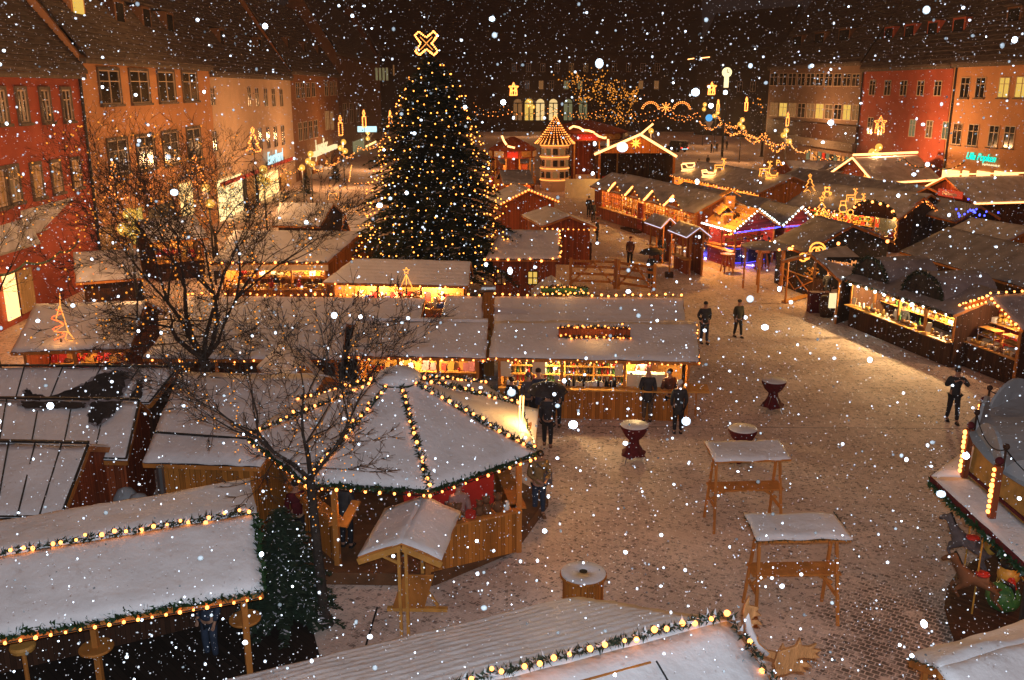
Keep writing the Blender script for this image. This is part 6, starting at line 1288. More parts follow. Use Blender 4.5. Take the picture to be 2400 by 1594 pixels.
globe_lamp('lone cream globe lamp behind the star gable', [(1526, 307)], 103, 0, .30, 300)
# swags of greenery with bulbs strung along the streets
def swag(label, pts, r=.08, step=.45, br=.05, sag=.35):
    P = [pd(u/K, v/K, Y) for u, v, Y in pts]; q = P[0]; root = thing('light_swag', (q.x, q.y, q.z), label, 'light swag', 'swags of lights along the streets'); line = []
    for a, b in zip(P, P[1:]): line += bez(a, b, sag, 8)
    b_ = MB(); b_.tube(line, r*.5, 4, cap=False); o = b_.build('greenery', 'needle_dark', root)
    bb = MB()
    for q in resample(line, step*1.35): bb.ball(q+V((R.gauss(0, r), R.gauss(0, r), R.gauss(0, r))), br*.85, 6)
    o = bb.build('bulbs', 'bulb_far', root); o['kind'] = 'stuff'; return root
swag('swag of bulbs at the left edge over the shop door', [(-30, 640, 33), (60, 615, 36), (140, 590, 40), (185, 560, 44)], .10, .35, .035, .25)
swag('swag of bulbs across the bright shop window', [(500, 535, 55), (545, 515, 59), (590, 490, 60), (625, 420, 62), (665, 395, 70), (708, 388, 75)], .06, .32, .045, .5)
swag('swag of bulbs under the long cream sign board', [(728, 385, 80), (765, 378, 88), (800, 360, 98), (840, 345, 110), (900, 322, 126)], .08, .35, .06, .8)
swag('swag running from the far lamp to the office block', [(1640, 285, 185), (1690, 290, 165), (1740, 305, 140), (1790, 322, 126), (1845, 340, 112)], .12, .35, .085, 1.2)
swag('second parallel swag of the far office block lamps', [(1680, 270, 165), (1735, 295, 145), (1795, 315, 124), (1850, 331, 112)], .12, .35, .085, 1.0)
swag('swag running along the office block shops', [(1850, 332, 112), (1900, 352, 102), (1960, 366, 96), (2045, 362, 89)], .1, .32, .06, .7)
swag('swag from the red house to the orange house', [(2060, 362, 88), (2120, 372, 84), (2180, 385, 80), (2260, 380, 74)], .1, .5, .055, .5)
swag('far string of bulbs along the square end', [(1110, 262, 200), (1200, 262, 205), (1300, 262, 208), (1400, 266, 208), (1490, 262, 210)], .1, .9, .12, 1.0)
swag('second far string of bulbs under the dark facade', [(1110, 240, 225), (1180, 252, 222), (1290, 250, 222), (1420, 254, 220), (1560, 250, 215), (1640, 262, 200)], .12, .8, .11, 1.6)
swag('far string of bulbs climbing toward the right street', [(1480, 275, 200), (1560, 268, 195), (1640, 270, 185)], .12, .7, .11, 1.2)
swag('string of bulbs hanging as a corner by the far shops', [(823, 388, 100), (818, 425, 84), (830, 429, 84), (868, 430, 86)], .03, .4, .05, .05)
# ------------------------------------------------------------- tower, fairground, crib hall
q = p(1279, 437, 0); Yt = 99.0; q = V((pd(1279, 350, Yt).x, Yt, 0)); tw = thing('christmas_pyramid', q, 'round lit tower with window rows and a pointed roof of bulbs', 'tower')
b = MB(); b.lathe([(1.5, 0), (1.5, 4.9)], q, 20); b.build('wall', 'wall_cream', tw, True)
for z in (1.15, 2.35, 3.55, 4.75):
    b = MB(); b.lathe([(1.55, z), (1.62, z+.05), (1.55, z+.12)], q, 20); b.build('light_ring', 'rope_orange', tw, True)
for j, z in enumerate((1.45, 2.65, 3.85)):
    for i in range(8):
        a = -math.pi/2+(i-3.5)*.5+.25; c = q+V((math.cos(a), math.sin(a), 0))*1.5; t_ = V((-math.sin(a), math.cos(a), 0)); n_ = V((math.cos(a), math.sin(a), 0)); b = MB(); b.obox(c, t_, n_, .24, .04, z, z+.65); b.build('window', 'glass_dark' if (i+j) % 3 else 'win_dim', tw)
b = MB(); b.lathe([(2.1, 4.9), (1.7, 5.3), (1.0, 6.2), (.4, 7.1), (.02, 7.8)], q, 18); rfc = b.build('roof', 'wood_dark', tw, True)
b = MB()
for i in range(26):
    for j in range(16):
        t_ = (j+.5)/16; prof = [(2.15, 4.9), (1.75, 5.3), (1.05, 6.2), (.45, 7.1), (.07, 7.8)]; x = t_*4; k = min(3, int(x)); f = x-k; rr_ = prof[k][0]*(1-f)+prof[k+1][0]*f; z = prof[k][1]*(1-f)+prof[k+1][1]*f
        if i % max(1, int(1.6/max(rr_, .25))) and rr_ < .8: continue
        a = 2*math.pi*i/26; b.ball((q.x+rr_*math.cos(a), q.y+rr_*math.sin(a), z+.05), .055, 5)
o = b.build('bulbs', 'bulb_far', rfc); o['kind'] = 'stuff'
lamp('POINT', 'tower_lamp', (q.x-1.5, q.y-3.5, 5.2), (1, .5, .25), 70, .2, tw)
# red merry-go-round pavilions behind
def pavilion(label, u, Y, w, z, wave):
    c = pd(u, 400, Y); c.z = 0; root = thing('fairground_ride', c, label, 'fairground ride', 'red fairground rides at the far end'); b = MB(); b.lathe([(w*.98, 0), (w, .5), (w, .52), (w*.3, .56), (w*.3, z-1.2), (w, z-1.15), (w*1.05, z-.3)], c, 14); b.build('drum', 'wood_red', root, True)
    for i in range(10):
        a = 2*math.pi*(i+.5)/10; t_ = V((-math.sin(a), math.cos(a), 0)); n_ = V((math.cos(a), math.sin(a), 0)); b = MB(); b.obox(c+n_*w*1.0, t_, n_, w*.26, .05, .55, 1.5 if i % 2 else 1.3); b.build('painted_panel', ['ochre', 'cream', 'red'][i % 3], root); b = MB(); b.obox(c+n_*w*1.02, t_, n_, w*.24, .05, z-1.0, z-.4); b.build('painted_panel', ['cream', 'red', 'ochre'][i % 3], root)
    b = MB(); b.lathe([(w*1.1, z-.3), (w*.7, z+.3), (w*.1, z+1.0)], c, 14); b.build('canopy', 'wood_red', root)
    for i in range(10): a = 2*math.pi*i/10; b = MB(); b.bar(c+V((w*.95*math.cos(a), w*.95*math.sin(a), .5)), c+V((w*.95*math.cos(a), w*.95*math.sin(a), z-1.1)), .14); b.build('pillar', 'gold', root)
    pts = [pd(uu, vv, Y-w-.1) for uu, vv in wave]; rope(root, pts, .11, 'rope', 'wavy_light'); lamp('POINT', 'ride_lamp', c+V((0, -w-1.2, z-1.6)), (1, .36, .14), 170, .3, root); return root
pavilion('red fairground ride right of the lit tower with a wavy crown of light', 1345, 106, 4.6, 6.2, [(1312, 297), (1322, 291), (1335, 294), (1345, 300), (1357, 301), (1368, 305), (1380, 314), (1392, 318), (1398, 317)])
rr0 = [o for o in C.objects if o.get('label', '').startswith('red fairground ride right')][0]; rope(rr0, [pd(1402, 321, 101), pd(1402, 345, 101)], .12, 'rope', 'light_column')
pavilion('small red fairground ride at the right edge of the fir', 1182, 100, 2.4, 4.6, [(1157, 313), (1162, 325), (1168, 334)])
rope([o for o in C.objects if o.get('label', '').startswith('small red fairground')][0], [pd(1170, 337, 97), pd(1187, 341, 97)], .1, 'rope', 'wavy_light')
hutE('market_stall', 'far low stall with a few bulbs between fir and tower', p(1156, 378, 2.4), p(1225, 376, 2.4), 2.4, .9, wall='wood_red', snow='snow_dark', open_='E', lit=30, litcol=(1, .4, .15), goodsk=[('gift', 'red'), ('ball', 'gold')], where='far behind the fir', gcount=6, gs=2)
hh, hg = hutE('market_stall', 'far stall with red lit front below the far low stall', p(1160, 425, 2.4), p(1232, 424, 2.4), 2.6, 1.0, wall='wood_red', snow='snow_dark', open_='E', lit=40, litcol=(1, .35, .12), goodsk=[('gift', 'red'), ('ball', 'red')], where='under the far red lit front', gcount=7, gs=2)
bulbline(hh, hg['E0'], hg['E1'], .7, .075, 'bulb_far', (0, -.1, 0))
b = MB(); c = pd(1368, 425, 92); b.box(c.x-2.8, c.x+2.6, 92, 92.12, 0, 1.9); root = single(b, 'board_fence', 'cream', 'pale lit board fence in front of the fairground ride', 'fence'); lamp('POINT', 'fence_lamp', (c.x, 90.5, 2.2), (1, .55, .15), 60, .2)
C_L, C_A, C_R = pd(1370, 356, 98), pd(1476, 310, 98), pd(1560, 361, 98); bk_ = V((.6, 6.5, 0))
hall = thing('crib_hall', (C_A.x, 98, 0), 'open fronted hall with a glowing star under two bright sloping light bars', 'hall')
b = MB(); b.slab([C_L+bk_, C_L, C_A, C_A+bk_], .12); b.slab([C_A+bk_, C_A, C_R, C_R+bk_], .12); rf = b.build('roof', 'snow_dark', hall)
for a, c in ((C_L, C_A), (C_A, C_R)): rope(hall, [a-V((0, .12, -.0)), c-V((0, .12, 0))], .13, 'rope', 'light_bar')
rope(hall, [C_A-V((0, .12, 0)), C_A+V((1.3, -.12, 1.1))], .1, 'rope', 'light_bar')
for x in (C_L.x+.6, C_R.x-.2): b = MB(); b.bar((x, 98.2, 0), (x, 98.2, C_L.z+.1), .22); b.build('post', 'wood', hall)
b = MB(); b.thick([V((C_L.x+.8, 98.3, C_L.z+.1)), V((C_R.x-.5, 98.3, C_L.z+.1)), V((C_A.x, 98.3, C_A.z-.3))], (0, .1, 0)); b.build('gable_board', 'wood', hall)
b = MB(); b.box(C_L.x+.5, C_R.x-.2, 104, 104.2, 0, C_L.z+.5); b.box(C_L.x+.5, C_L.x+.7, 98.4, 104, 0, C_L.z); b.box(C_R.x-.4, C_R.x-.2, 98.4, 104, 0, C_L.z); b.build('wall', 'wood_dark', hall)
st_p = pd(1464, 330, 98); st_p.x = pd(1465, 330, 98).x
b = MB()
for k in range(8): a = math.pi*k/4; d_ = V((math.cos(a), 0, math.sin(a))); n_ = V((-math.sin(a), 0, math.cos(a))); b.face(st_p+V((0, -.3, 0))+n_*.14, st_p+V((0, -.3, 0))-n_*.14, st_p+V((0, -.3, 0))+d_*.6); b.ball(st_p+V((0, -.25, 0)), .22, 8) if k == 0 else None
so = b.build('star', 'star_light', hall); lamp('POINT', 'star_lamp', st_p+V((0, -1.2, .2)), (1, .4, .08), 60, .15, hall)
# animals of the crib: keep dark, a few straw bales
for i in range(3): b = MB(); q = p(1440+i*30, 418, 0); b.box(q.x-.5, q.x+.5, q.y-.3, q.y+.3, 0, .7); single(b, 'straw_bale', 'timber', 'straw bale lying in the dark mouth of the star hall', 'bale', 'straw bales in the star hall')
# ------------------------------------------------------------- street things far away
def car(label, u, v, rz, m='paint_car', van=False, tails=True):
    q = p(u, v, 0); root = thing('parked_van' if van else 'parked_car', q, label, 'van' if van else 'car', None, rz); h = 1.9 if van else 1.42
    def bld(b, n, mm, par=root, sm=False): return b.build(n, mm, par, sm, loc=(0, 0, 0))
    b = MB(); prof = [(-2.1, .35), (2.1, .35), (2.15, .8), (1.3, .95), (.7, h), (-1.5, h), (-2.1, 1.0)]; b.thick([V((-.85, x, z)) for x, z in prof], (1.7, 0, 0)); bo = bld(b, 'body', m)
    b = MB(); b.thick([V((-.87, x, z)) for x, z in ((-1.35, 1.0), (1.1, 1.0), (.62, h-.1), (-1.3, h-.1))], (1.74, 0, 0)); b.box(-.7, .7, -2.12, -2.05, .98, h-.2); bld(b, 'window', 'glass_dark')
    for sx in (-.8, .62):
        for y in (-1.3, 1.3): b = MB(); b.tube([(sx, y, .32), (sx+.18, y, .32)], .32, 14); w = bld(b, 'wheel', 'black')
    if tails:
        for sx in (-.75, .6): b = MB(); b.box(sx-.02, sx+.2, -2.2, -2.1, .65, .85); bld(b, 'tail_light', 'tail')
    b = MB(); b.box(-.8, .8, -2.0, .9, h, h+.06); bld(b, 'snow_cover', 'snow_thin'); return root
car('dark car with two red tail lights driving off at the square end', 1633, 282, .1); car('dark van with red and white rear lights at the roadside behind the star hall', 1560, 350, .5, van=True)
rv = [o for o in C.objects if o.get('label', '').startswith('dark van')][0]
for i in range(3): b = MB(); b.box(-.6+i*.45, -.35+i*.45, -2.3, -2.2, .5, .68); b.build('reflector', 'sign_cyan', rv, loc=(0, 0, 0))
car('parked car by the office block kerb, left of two', 1818, 368-0, 1.2, tails=False); car('parked car by the office block kerb, right of two', 1842, 378, 1.2, tails=False)
q = pd(1674, 200, 150); root = thing('clock_column', (q.x, 150, 0), 'lit advertising column with a round clock on top', 'clock'); b = MB(); b.tube([(q.x, 150, 0), (q.x, 150, q.z-1.8)], .2, 8); b.build('pole', 'iron', root); b = MB(); z = pd(1674, 190, 150).z; b.box(q.x-.35, q.x+.35, 149.9, 150.1, pd(1674, 202, 150).z, pd(1674, 174, 150).z); b.build('light_panel', 'clock', root)
b = MB(); zc = pd(1676, 167, 150).z; b.thick([V((q.x+.75*math.cos(a*math.pi/10), 149.8, zc+.75*math.sin(a*math.pi/10))) for a in range(20)], (0, .3, 0)); b.build('clock_face', 'clock', root); b = MB(); b.bar((q.x, 149.75, zc), (q.x, 149.75, zc+.5), .08); b.bar((q.x, 149.75, zc), (q.x+.35, 149.75, zc-.1), .08); b.build('clock_hand', 'black', root)
q = p(1634, 325, 0); Ys = q.y; root = thing('traffic_sign', q, 'blue round sign above a white triangle on one pole', 'road sign'); b = MB(); b.tube([q, up(q, pd(1634, 268, Ys).z)], .06, 6); b.build('pole', 'iron', root); c = pd(1635, 272, Ys-.1); b = MB(); b.thick([c+V((.75*math.cos(a*math.pi/8), 0, .75*math.sin(a*math.pi/8))) for a in range(16)], (0, .06, 0)); b.build('round_plate', 'sign_blue', root); c = pd(1635, 285, Ys-.1); b = MB(); b.thick([c+V((-.9, 0, .5)), c+V((.9, 0, .5)), c+V((0, 0, -1.1))], (0, .06, 0)); b.build('triangle_plate', 'white', root)
for i, (u, v, w) in enumerate(((1593, 137, .55), (1626, 134, .8))):
    q = pd(u, v, 120); root = thing('hanging_lamp', q, ('short tube lamp hanging high over the square end, left', 'long tube lamp hanging high over the square end, right')[i], 'street lamp', 'tube lamps hung over the street'); b = MB(); b.bar(q-V((w*.7, 0, -.0)), q+V((w*.7, 0, .12)), .12); b.build('tube', 'rope', root); b = MB(); b.tube([q-V((18, 0, -2.5)), q+V((0, 0, .3)), q+V((18, 0, 2.5))], .02, 4); b.build('cable', 'black', root)
for i, (u, v) in enumerate(((1570, 285), (1530, 290))): pass
q = p(742, 440, 0); root = thing('parasol', q, 'small square parasol standing before the far shops', 'parasol'); b = MB(); b.tube([q, up(q, 2.5)], .03, 6); b.build('pole', 'iron', root); b = MB(); b.lathe([(1.3, 2.3), (.02, 2.75)], q, 4); b.build('canopy', 'snow_thin', root)
for i, (u0, u1) in enumerate(((757, 775),)):
    q = p(758, 461, 0); root = thing('rope_light_square', q, 'square frame of rope light standing by the far roofs', 'light frame'); a, c = pd(757, 461, q.y), pd(774, 461, q.y); t0, t1 = pd(758, 447, q.y), pd(776, 446, q.y); rope(root, [a, t0, t1, c], .04, 'rope_gold'); rope(root, [t1+V((.25, 0, 0)), c+V((.25, 0, 0))], .03, 'rope_orange')
b = MB(); q = p(845, 300, 0); q = pd(848, 298, 118); b.box(q.x-1.3, q.x+1.1, 118, 118.2, q.z-.35, q.z+.35); single(b, 'blue_shop_sign', 'sign_cyan', 'small pale blue lit sign above the far left lamp', 'sign')
q = p(1338, 606, 0); b = MB(); b.box(q.x-.5, q.x+.7, q.y, q.y+.6, .003, 1.2); single(b, 'wooden_bin', 'wood_dark', 'dark wooden box beside the left rail gate', 'box')
# ------------------------------------------------------------- carousel
cc = V((13.2, 14.9, 0)); car_ = thing('carousel', cc, 'carousel at the right edge, grey canvas dome, bulb pillars and prancing horses', 'carousel')
def ring(rad, z, n=8, a0=math.pi/8): return [cc+V((rad*math.cos(a0+2*math.pi*i/n), rad*math.sin(a0+2*math.pi*i/n), z)) for i in range(n)]
ro, ri, rt = ring(5.25, 3.05), ring(4.6, 3.15), ring(4.55, 3.95)
pil_ = ring(4.62, 3.15, 16, 0)
b = MB()
for i in range(8): b.slab([ro[i], ro[(i+1) % 8], ri[(i+1) % 8], ri[i]], .05)
cn = b.build('rim_roof', 'ochre', car_)
for i in range(2, 7): snowslab(cn, ro[i], ro[(i+1) % 8], ri[(i+1) % 8], ri[i], .05, 'snow', 14, 6)
b = MB()
for i in range(8): a, c = ri[i], rt[(i)]; b.hexa([ri[i], ri[(i+1) % 8], ri[(i+1) % 8]+(cc-ri[(i+1) % 8]).normalized()*.06, ri[i]+(cc-ri[i]).normalized()*.06], [rt[i], rt[(i+1) % 8], rt[(i+1) % 8]+(cc-rt[(i+1) % 8]).normalized()*.06, rt[i]+(cc-rt[i]).normalized()*.06])
b.build('crown_panel', 'ochre', car_)
b = MB()
for i in range(8): b.bar(up(ro[i], -.04), up(ro[(i+1) % 8], -.04), .05, .10); b.bar(up(ri[i], .1), up(ri[(i+1) % 8], .1), .05, .06)
b.build('red_trim', 'red_cloth', car_)
for i in range(6, 11):
    q = pil_[i]; b = MB(); b.bar(q-V((.06, 0, 0)), up(q, 1.0)-V((.06, 0, 0)), .11); pil = b.build('pillar', 'wood_red', car_); b = MB(); b.ball(up(q, 1.08)-V((.06, 0, 0)), .075, 10); b.build('finial', 'red_cloth', pil, True)
    me = bulb_mesh(.045, 'bulb')
    for k in range(9): put(me, 'bulb', up(q, .12+k*.10)+V(((q-cc).x, (q-cc).y, 0)).normalized()*.13, pil)
n = 48; b = MB(); prof = [(4.6, 4.0), (3.7, 4.12), (2.2, 4.3), (1.0, 4.42), (.05, 4.5)]
for j, (rr_, z) in enumerate(prof):
    for i in range(n): a = 2*math.pi*i/n; sl_ = abs(math.sin(a*4)); b.v.append((cc.x+rr_*(1+.03*sl_*(j == 0))*math.cos(a), cc.y+rr_*math.sin(a), z+(.12*sl_ if j < 2 else .04*sl_)))
for j in range(len(prof)-1):
    for i in range(n): a = j*n+i; c = j*n+(i+1) % n; b.f.append((a, c, c+n, a+n)); b.mi.append(0)
b.build('canvas_roof', 'canvas', car_, True)
rs16 = ring(4.6, 3.95, 16, 0)
for i in range(0, 9):
    a, c = rs16[i], rs16[(i+1) % 16]; m_ = a.lerp(c, .5); b = MB(); pts = [up(a, .1)]+[a.lerp(c, k/10)+V((0, 0, .1+.50*math.sin(math.pi*k/10)**.7)) for k in range(1, 10)]+[up(c, .1)]; nn = (m_-cc); nn.z = 0; b.thick(pts, -nn.normalized()*.06); b.build('scalloped_board', 'canvas', car_)
    b = MB(); b.ball(up(a, .55), .06, 8); b.tube([up(a, .1), up(a, .5)], .02, 6); b.build('finial', 'wood_dark', car_); b = MB(); b.tube(bez(up(a, .5), up(c, .5), .25), .012, 5); b.build('cable', 'black', car_)
for i in range(2, 7): garland(car_, [up(ro[i], -.12), up(ro[(i+1) % 8], -.12)], .10, 9, .02, 'bulb', 'ivy', 190, snow=.04, leafsize=1.6)
b = MB(); b.lathe([(4.6, .02), (4.7, .25), (4.6, .3), (.5, .32)], cc, 32); b.build('platform', 'wood_dark', car_)
b = MB(); b.lathe([(1.6, .3), (1.6, 3.4)], cc, 8); b.build('centre_drum', 'ochre', car_)
b = MB()
q = cc+V((-3.6, -2.4, 0)); 
for i in range(3):
    c = cc+V((-3.9+.5*i, -2.2-.75*i, 0)); d_ = V((.55, -.83, 0)); b.obox(c, d_, V((.83, .55, 0)), .45, .04, .35, 1.35)
b.build('painted_panel', ['cream', 'green'][0], car_)
import bmesh
def skin_obj(name, verts, edges, rad, m, parent, sub=1, root=0):
    me = bpy.data.meshes.new(name); me.from_pydata([tuple(v) for v in verts], edges, []); me.materials.append(M[m]); o = bpy.data.objects.new(name, me); C.objects.link(o); o.parent = parent
    o.modifiers.new('skin', 'SKIN'); sl = me.skin_vertices[0].data if me.skin_vertices else None
    if sl is None:
        bm = bmesh.new(); bm.from_mesh(me); bm.verts.layers.skin.verify(); bm.to_mesh(me); bm.free(); sl = me.skin_vertices[0].data
    for i, r_ in enumerate(rad):
        sl[i].radius = (r_, r_) if not isinstance(r_, tuple) else r_
        sl[i].use_root = (i == root)
    o.modifiers['skin'].use_smooth_shade = True; sd_ = o.modifiers.new('sub', 'SUBSURF'); sd_.levels = sub; sd_.render_levels = sub
    return o
def horse(loc, rz, label, m='brown', group='carousel horses'):
    root = thing('carousel_horse', loc, label, 'carousel horse', group, rz)
    HK = .72
    vs = [(0, 0, 1.0), (.35, 0, 1.02), (-.38, 0, 1.02), (.6, 0, 1.3), (.72, 0, 1.58), (.92, 0, 1.5), (1.04, 0, 1.40),
          (.42, .1, .8), (.62, .12, .62), (.48, .12, .42), (.42, -.1, .8), (.70, -.12, .70), (.66, -.12, .45), (-.45, .11, .8), (-.38, .12, .55), (-.62, .12, .28), (-.45, -.11, .8), (-.30, -.12, .55), (-.50, -.12, .26), (.70, .06, 1.70), (.70, -.06, 1.70)]
    es = [(0, 1), (0, 2), (1, 3), (3, 4), (4, 5), (5, 6), (1, 7), (7, 8), (8, 9), (1, 10), (10, 11), (11, 12), (2, 13), (13, 14), (14, 15), (2, 16), (16, 17), (17, 18), (4, 19), (4, 20)]
    rd = [.2, .2, .2, .14, .1, .08, .06, .09, .055, .035, .09, .055, .035, .1, .06, .035, .1, .06, .035, .02, .02]
    root.scale = (HK,)*3
    skin_obj('body', vs, es, rd, m, root); b = MB(); b.tube([(-.55, 0, 1.1), (-.8, 0, 1.0), (-.9, 0, .65)], [.05, .07, .02], 6); b.build('tail', 'black', root, loc=(0, 0, 0)); b = MB(); b.tube([(.5, 0, 1.32), (.62, 0, 1.55), (.72, 0, 1.72)], .045, 5); b.build('mane', 'black', root, loc=(0, 0, 0))
    b = MB(); b.ball((-.02, 0, 1.2), .2, 10, .4); b.build('saddle', 'red', root, True, loc=(0, 0, 0)); b = MB(); b.tube([(.1, 0, -.3), (.1, 0, 2.2)], .025, 6); b.build('pole', 'gold', root, loc=(0, 0, 0)); return root
horse(p(2240, 1250, 1.25)-V((0, 0, .75)), 2.2, 'dark dappled carousel horse leaping outward under the garland', 'jacket_grey'); horse(p(2262, 1335, 1.1)-V((0, 0, .75)), 2.7, 'brown carousel horse with thin dark legs, the nearer one'); horse(p(2320, 1265, 1.25)-V((0, 0, .75)), 2.4, 'golden brown carousel horse half hidden inside the ride', 'gold')
q = p(2318, 1345, .9); q.z = .3; root = thing('ride_swan', q, 'rounded green bird shaped seat with a dark hat at the ride edge', 'ride seat'); b = MB(); b.ball((q.x, q.y, .6), .34, 12, .9); b.build('body', 'green', root, True); b = MB(); b.ball((q.x+.1, q.y+.1, 1.05), .22, 12); b.build('head', 'gold', root, True); b = MB(); b.ball((q.x+.1, q.y+.12, 1.25), .18, 10, .7); b.build('hat', 'black', root, True); b = MB(); b.tube([(q.x+.05, q.y-.1, 1.02), (q.x, q.y-.38, .98)], [.08, .02], 6); b.build('beak', 'rope_orange' if False else 'red', root)
b = MB()
for a, c in (((9.0, 14.4), (9.0, 14.4)), ): pass
for x, y in ((8.95, 14.25), (9.6, 13.3), (9.95, 12.6)): b.bar((x, y, .3), (x, y, 2.9), .07)
b.bar((8.95, 14.25, 1.9), (9.6, 13.3, 1.9), .06); b.bar((9.6, 13.3, 1.9), (9.95, 12.6, 1.9), .06); b.build('frame_rail', 'iron', car_)
lamp('POINT', 'carousel_lamp', cc+V((-3.6, .0, 2.7)), (1, .42, .15), 60, .1, car_); lamp('POINT', 'carousel_lamp', cc+V((-2.8, -2.4, 2.7)), (1, .42, .15), 45, .1, car_)
for i in (3, 4, 5): lamp('POINT', 'pillar_lamp', up(ri[i], .4)+(ri[i]-cc).normalized()*.45, (1, .5, .18), 3, .06, car_)
# ------------------------------------------------------------- people
def person(loc, rz, label, top='jacket_black', legs='trousers_dark', hgt=1.76, pose='stand', hat=None, hair='hair', long=False, bag=None, shoes='black', lean=0.0, head=0.0, stride=.0, umbrella=None, armL=None, armR=None):
    """faces -y locally; rz turns the figure"""
    root = thing('person', loc, label, 'person', 'visitors on the market', rz); k = hgt/1.76
    fx, fy = .10, stride
    def arm(sx, a):
        S = V((sx*.19, .0, 1.42))
        if a == 'up': return [S, V((sx*.34, -.12, 1.22)), V((sx*.10, -.30, 1.42))]
        if a == 'front': return [S, V((sx*.27, -.02, 1.14)), V((sx*.10, -.30, 1.08))]
        if a == 'pocket': return [S, V((sx*.26, .08, 1.16)), V((sx*.18, -.07, .97))]
        if a == 'high': return [S, V((sx*.26, -.16, 1.22)), V((sx*.16, -.34, 1.30))]
        return [V((sx*.17, 0, 1.40)), V((sx*.225, .04, 1.14)), V((sx*.20, -.07, .88))]
    aL, aR = arm(1, armL), arm(-1, armR)
    # one continuous body: pelvis, spine, neck, head, legs, arms, hands with fingers
    vs = [V((0, 0, .95)), V((0, lean*.4, 1.15)), V((0, lean, 1.38)), V((0, lean-.01, 1.50)), V((0, lean-.03-head*.05, 1.58)), V((0, lean-.03-head*.09, 1.68))]; es = [(0, 1), (1, 2), (2, 3), (3, 4), (4, 5)]; rd = [.14, .12, .14, .055, .085, .082]
    for sx, y in ((1, -fy), (-1, fy)):
        i = len(vs); vs += [V((sx*.09, 0, .88)), V((sx*fx, y*.45-.03, .48)), V((sx*fx, y, .07)), V((sx*(fx+.01), y-.15, .04))]; es += [(0, i), (i, i+1), (i+1, i+2), (i+2, i+3)]; rd += [.10, .06, .045, .04]
    for sx, A in ((1, aL), (-1, aR)):
        i = len(vs); vs += [q+V((0, lean, 0)) for q in A]; es += [(2, i), (i, i+1), (i+1, i+2)]; rd += [.07, .047, .03]
        h = vs[-1]; d = (vs[-1]-vs[-2]).normalized(); sd_ = V((1, 0, 0)) if abs(d.x) < .7 else V((0, 0, 1)); j = len(vs); palm = h+d*.06; vs.append(palm); es.append((j-1, j)); rd.append(.033)
        for f in range(4):
            o = (f-1.5)*.02; L_ = (.055, .07, .075, .06)[f]; q1 = palm+sd_*o+d*.04; q2 = q1+d*L_*.6+V((0, -.015, -.01)); n0 = len(vs); vs += [q1, q2]; es += [(j, n0), (n0, n0+1)]; rd += [.009, .007]
        n0 = len(vs); vs += [h+sd_*(-sx)*.035+d*.03]; es += [(j, n0)]; rd += [.009]
    vs = [q*k for q in vs]; rd = [r_*k for r_ in rd]
    skin_obj('body', vs, es, rd, 'skin', root)
    # face
    hc = V((0, lean-.03-head*.09, 1.665))*k; b = MB(); b.tube([hc+V((0, -.085, .0)), hc+V((0, -.112, -.025))], [.012, .016], 5); b.ball(hc+V((.085, 0, -.01)), .022, 6); b.ball(hc+V((-.085, 0, -.01)), .022, 6); b.build('face', 'skin', root, True, loc=(0, 0, 0))
    b = MB(); b.ball(hc+V((.03, -.082, .015)), .011, 6); b.ball(hc+V((-.03, -.082, .015)), .011, 6); b.box(-.025, .025, hc.y-.088, hc.y-.078, hc.z-.052, hc.z-.045); b.build('eyes', 'hair', root, True, loc=(0, 0, 0))
    b = MB(); b.ball(hc+V((0, .018, .035)), .098, 12, .88)
    b.build('hat' if hat else 'hair', hat or hair, root, True, loc=(0, 0, 0))
    # jacket
    jv = [V((0, 0, .62 if long else .86)), V((0, .0, .98)), V((0, lean*.4, 1.15)), V((0, lean, 1.36)), V((0, lean, 1.47))]; je = [(0, 1), (1, 2), (2, 3), (3, 4)]; jr = [.19 if long else .165, .17, .155, .175, .085]
    for A in (aL, aR):
        i = len(jv); jv += [q+V((0, lean, 0)) for q in A[:2]]+[A[1].lerp(A[2], .93)+V((0, lean, 0))]; je += [(3, i), (i, i+1), (i+1, i+2)]; jr += [.085, .068, .052]
    skin_obj('coat' if long else 'jacket', [q*k for q in jv], je, [r_*k for r_ in jr], top, root)
    lv = [V((0, 0, .93))]; le = []; lr = [.15]
    for sx, y in ((1, -fy), (-1, fy)): i = len(lv); lv += [V((sx*.09, 0, .84)), V((sx*fx, y*.45-.03, .48)), V((sx*fx, y, .10))]; le += [(0, i), (i, i+1), (i+1, i+2)]; lr += [.108, .078, .065]
    skin_obj('trousers', [q*k for q in lv], le, [r_*k for r_ in lr], legs, root)
    for sx, y in ((1, -fy), (-1, fy)):
        b = MB(); b.ball(V((sx*fx, y-.06, .05))*k, .06*k, 8, .8); b.ball(V((sx*fx, y-.14, .04))*k, .05*k, 8, .7); b.box(sx*fx*k-.045, sx*fx*k+.045, (y-.2)*k, (y+.03)*k, 0, .03); b.build('shoe', shoes, root, True, loc=(0, 0, 0))
    if bag: b = MB(); b.box(.20*bag-.12, .20*bag+.10, -.16, .10, .92, 1.22); b.tube([(.2*bag, -.05, 1.2), (-.05*bag, -.16, 1.45), (-.12*bag, 0, 1.52)], .018, 5); b.build('shoulder_bag', 'jacket_grey', root, loc=(0, 0, 0))
    return root
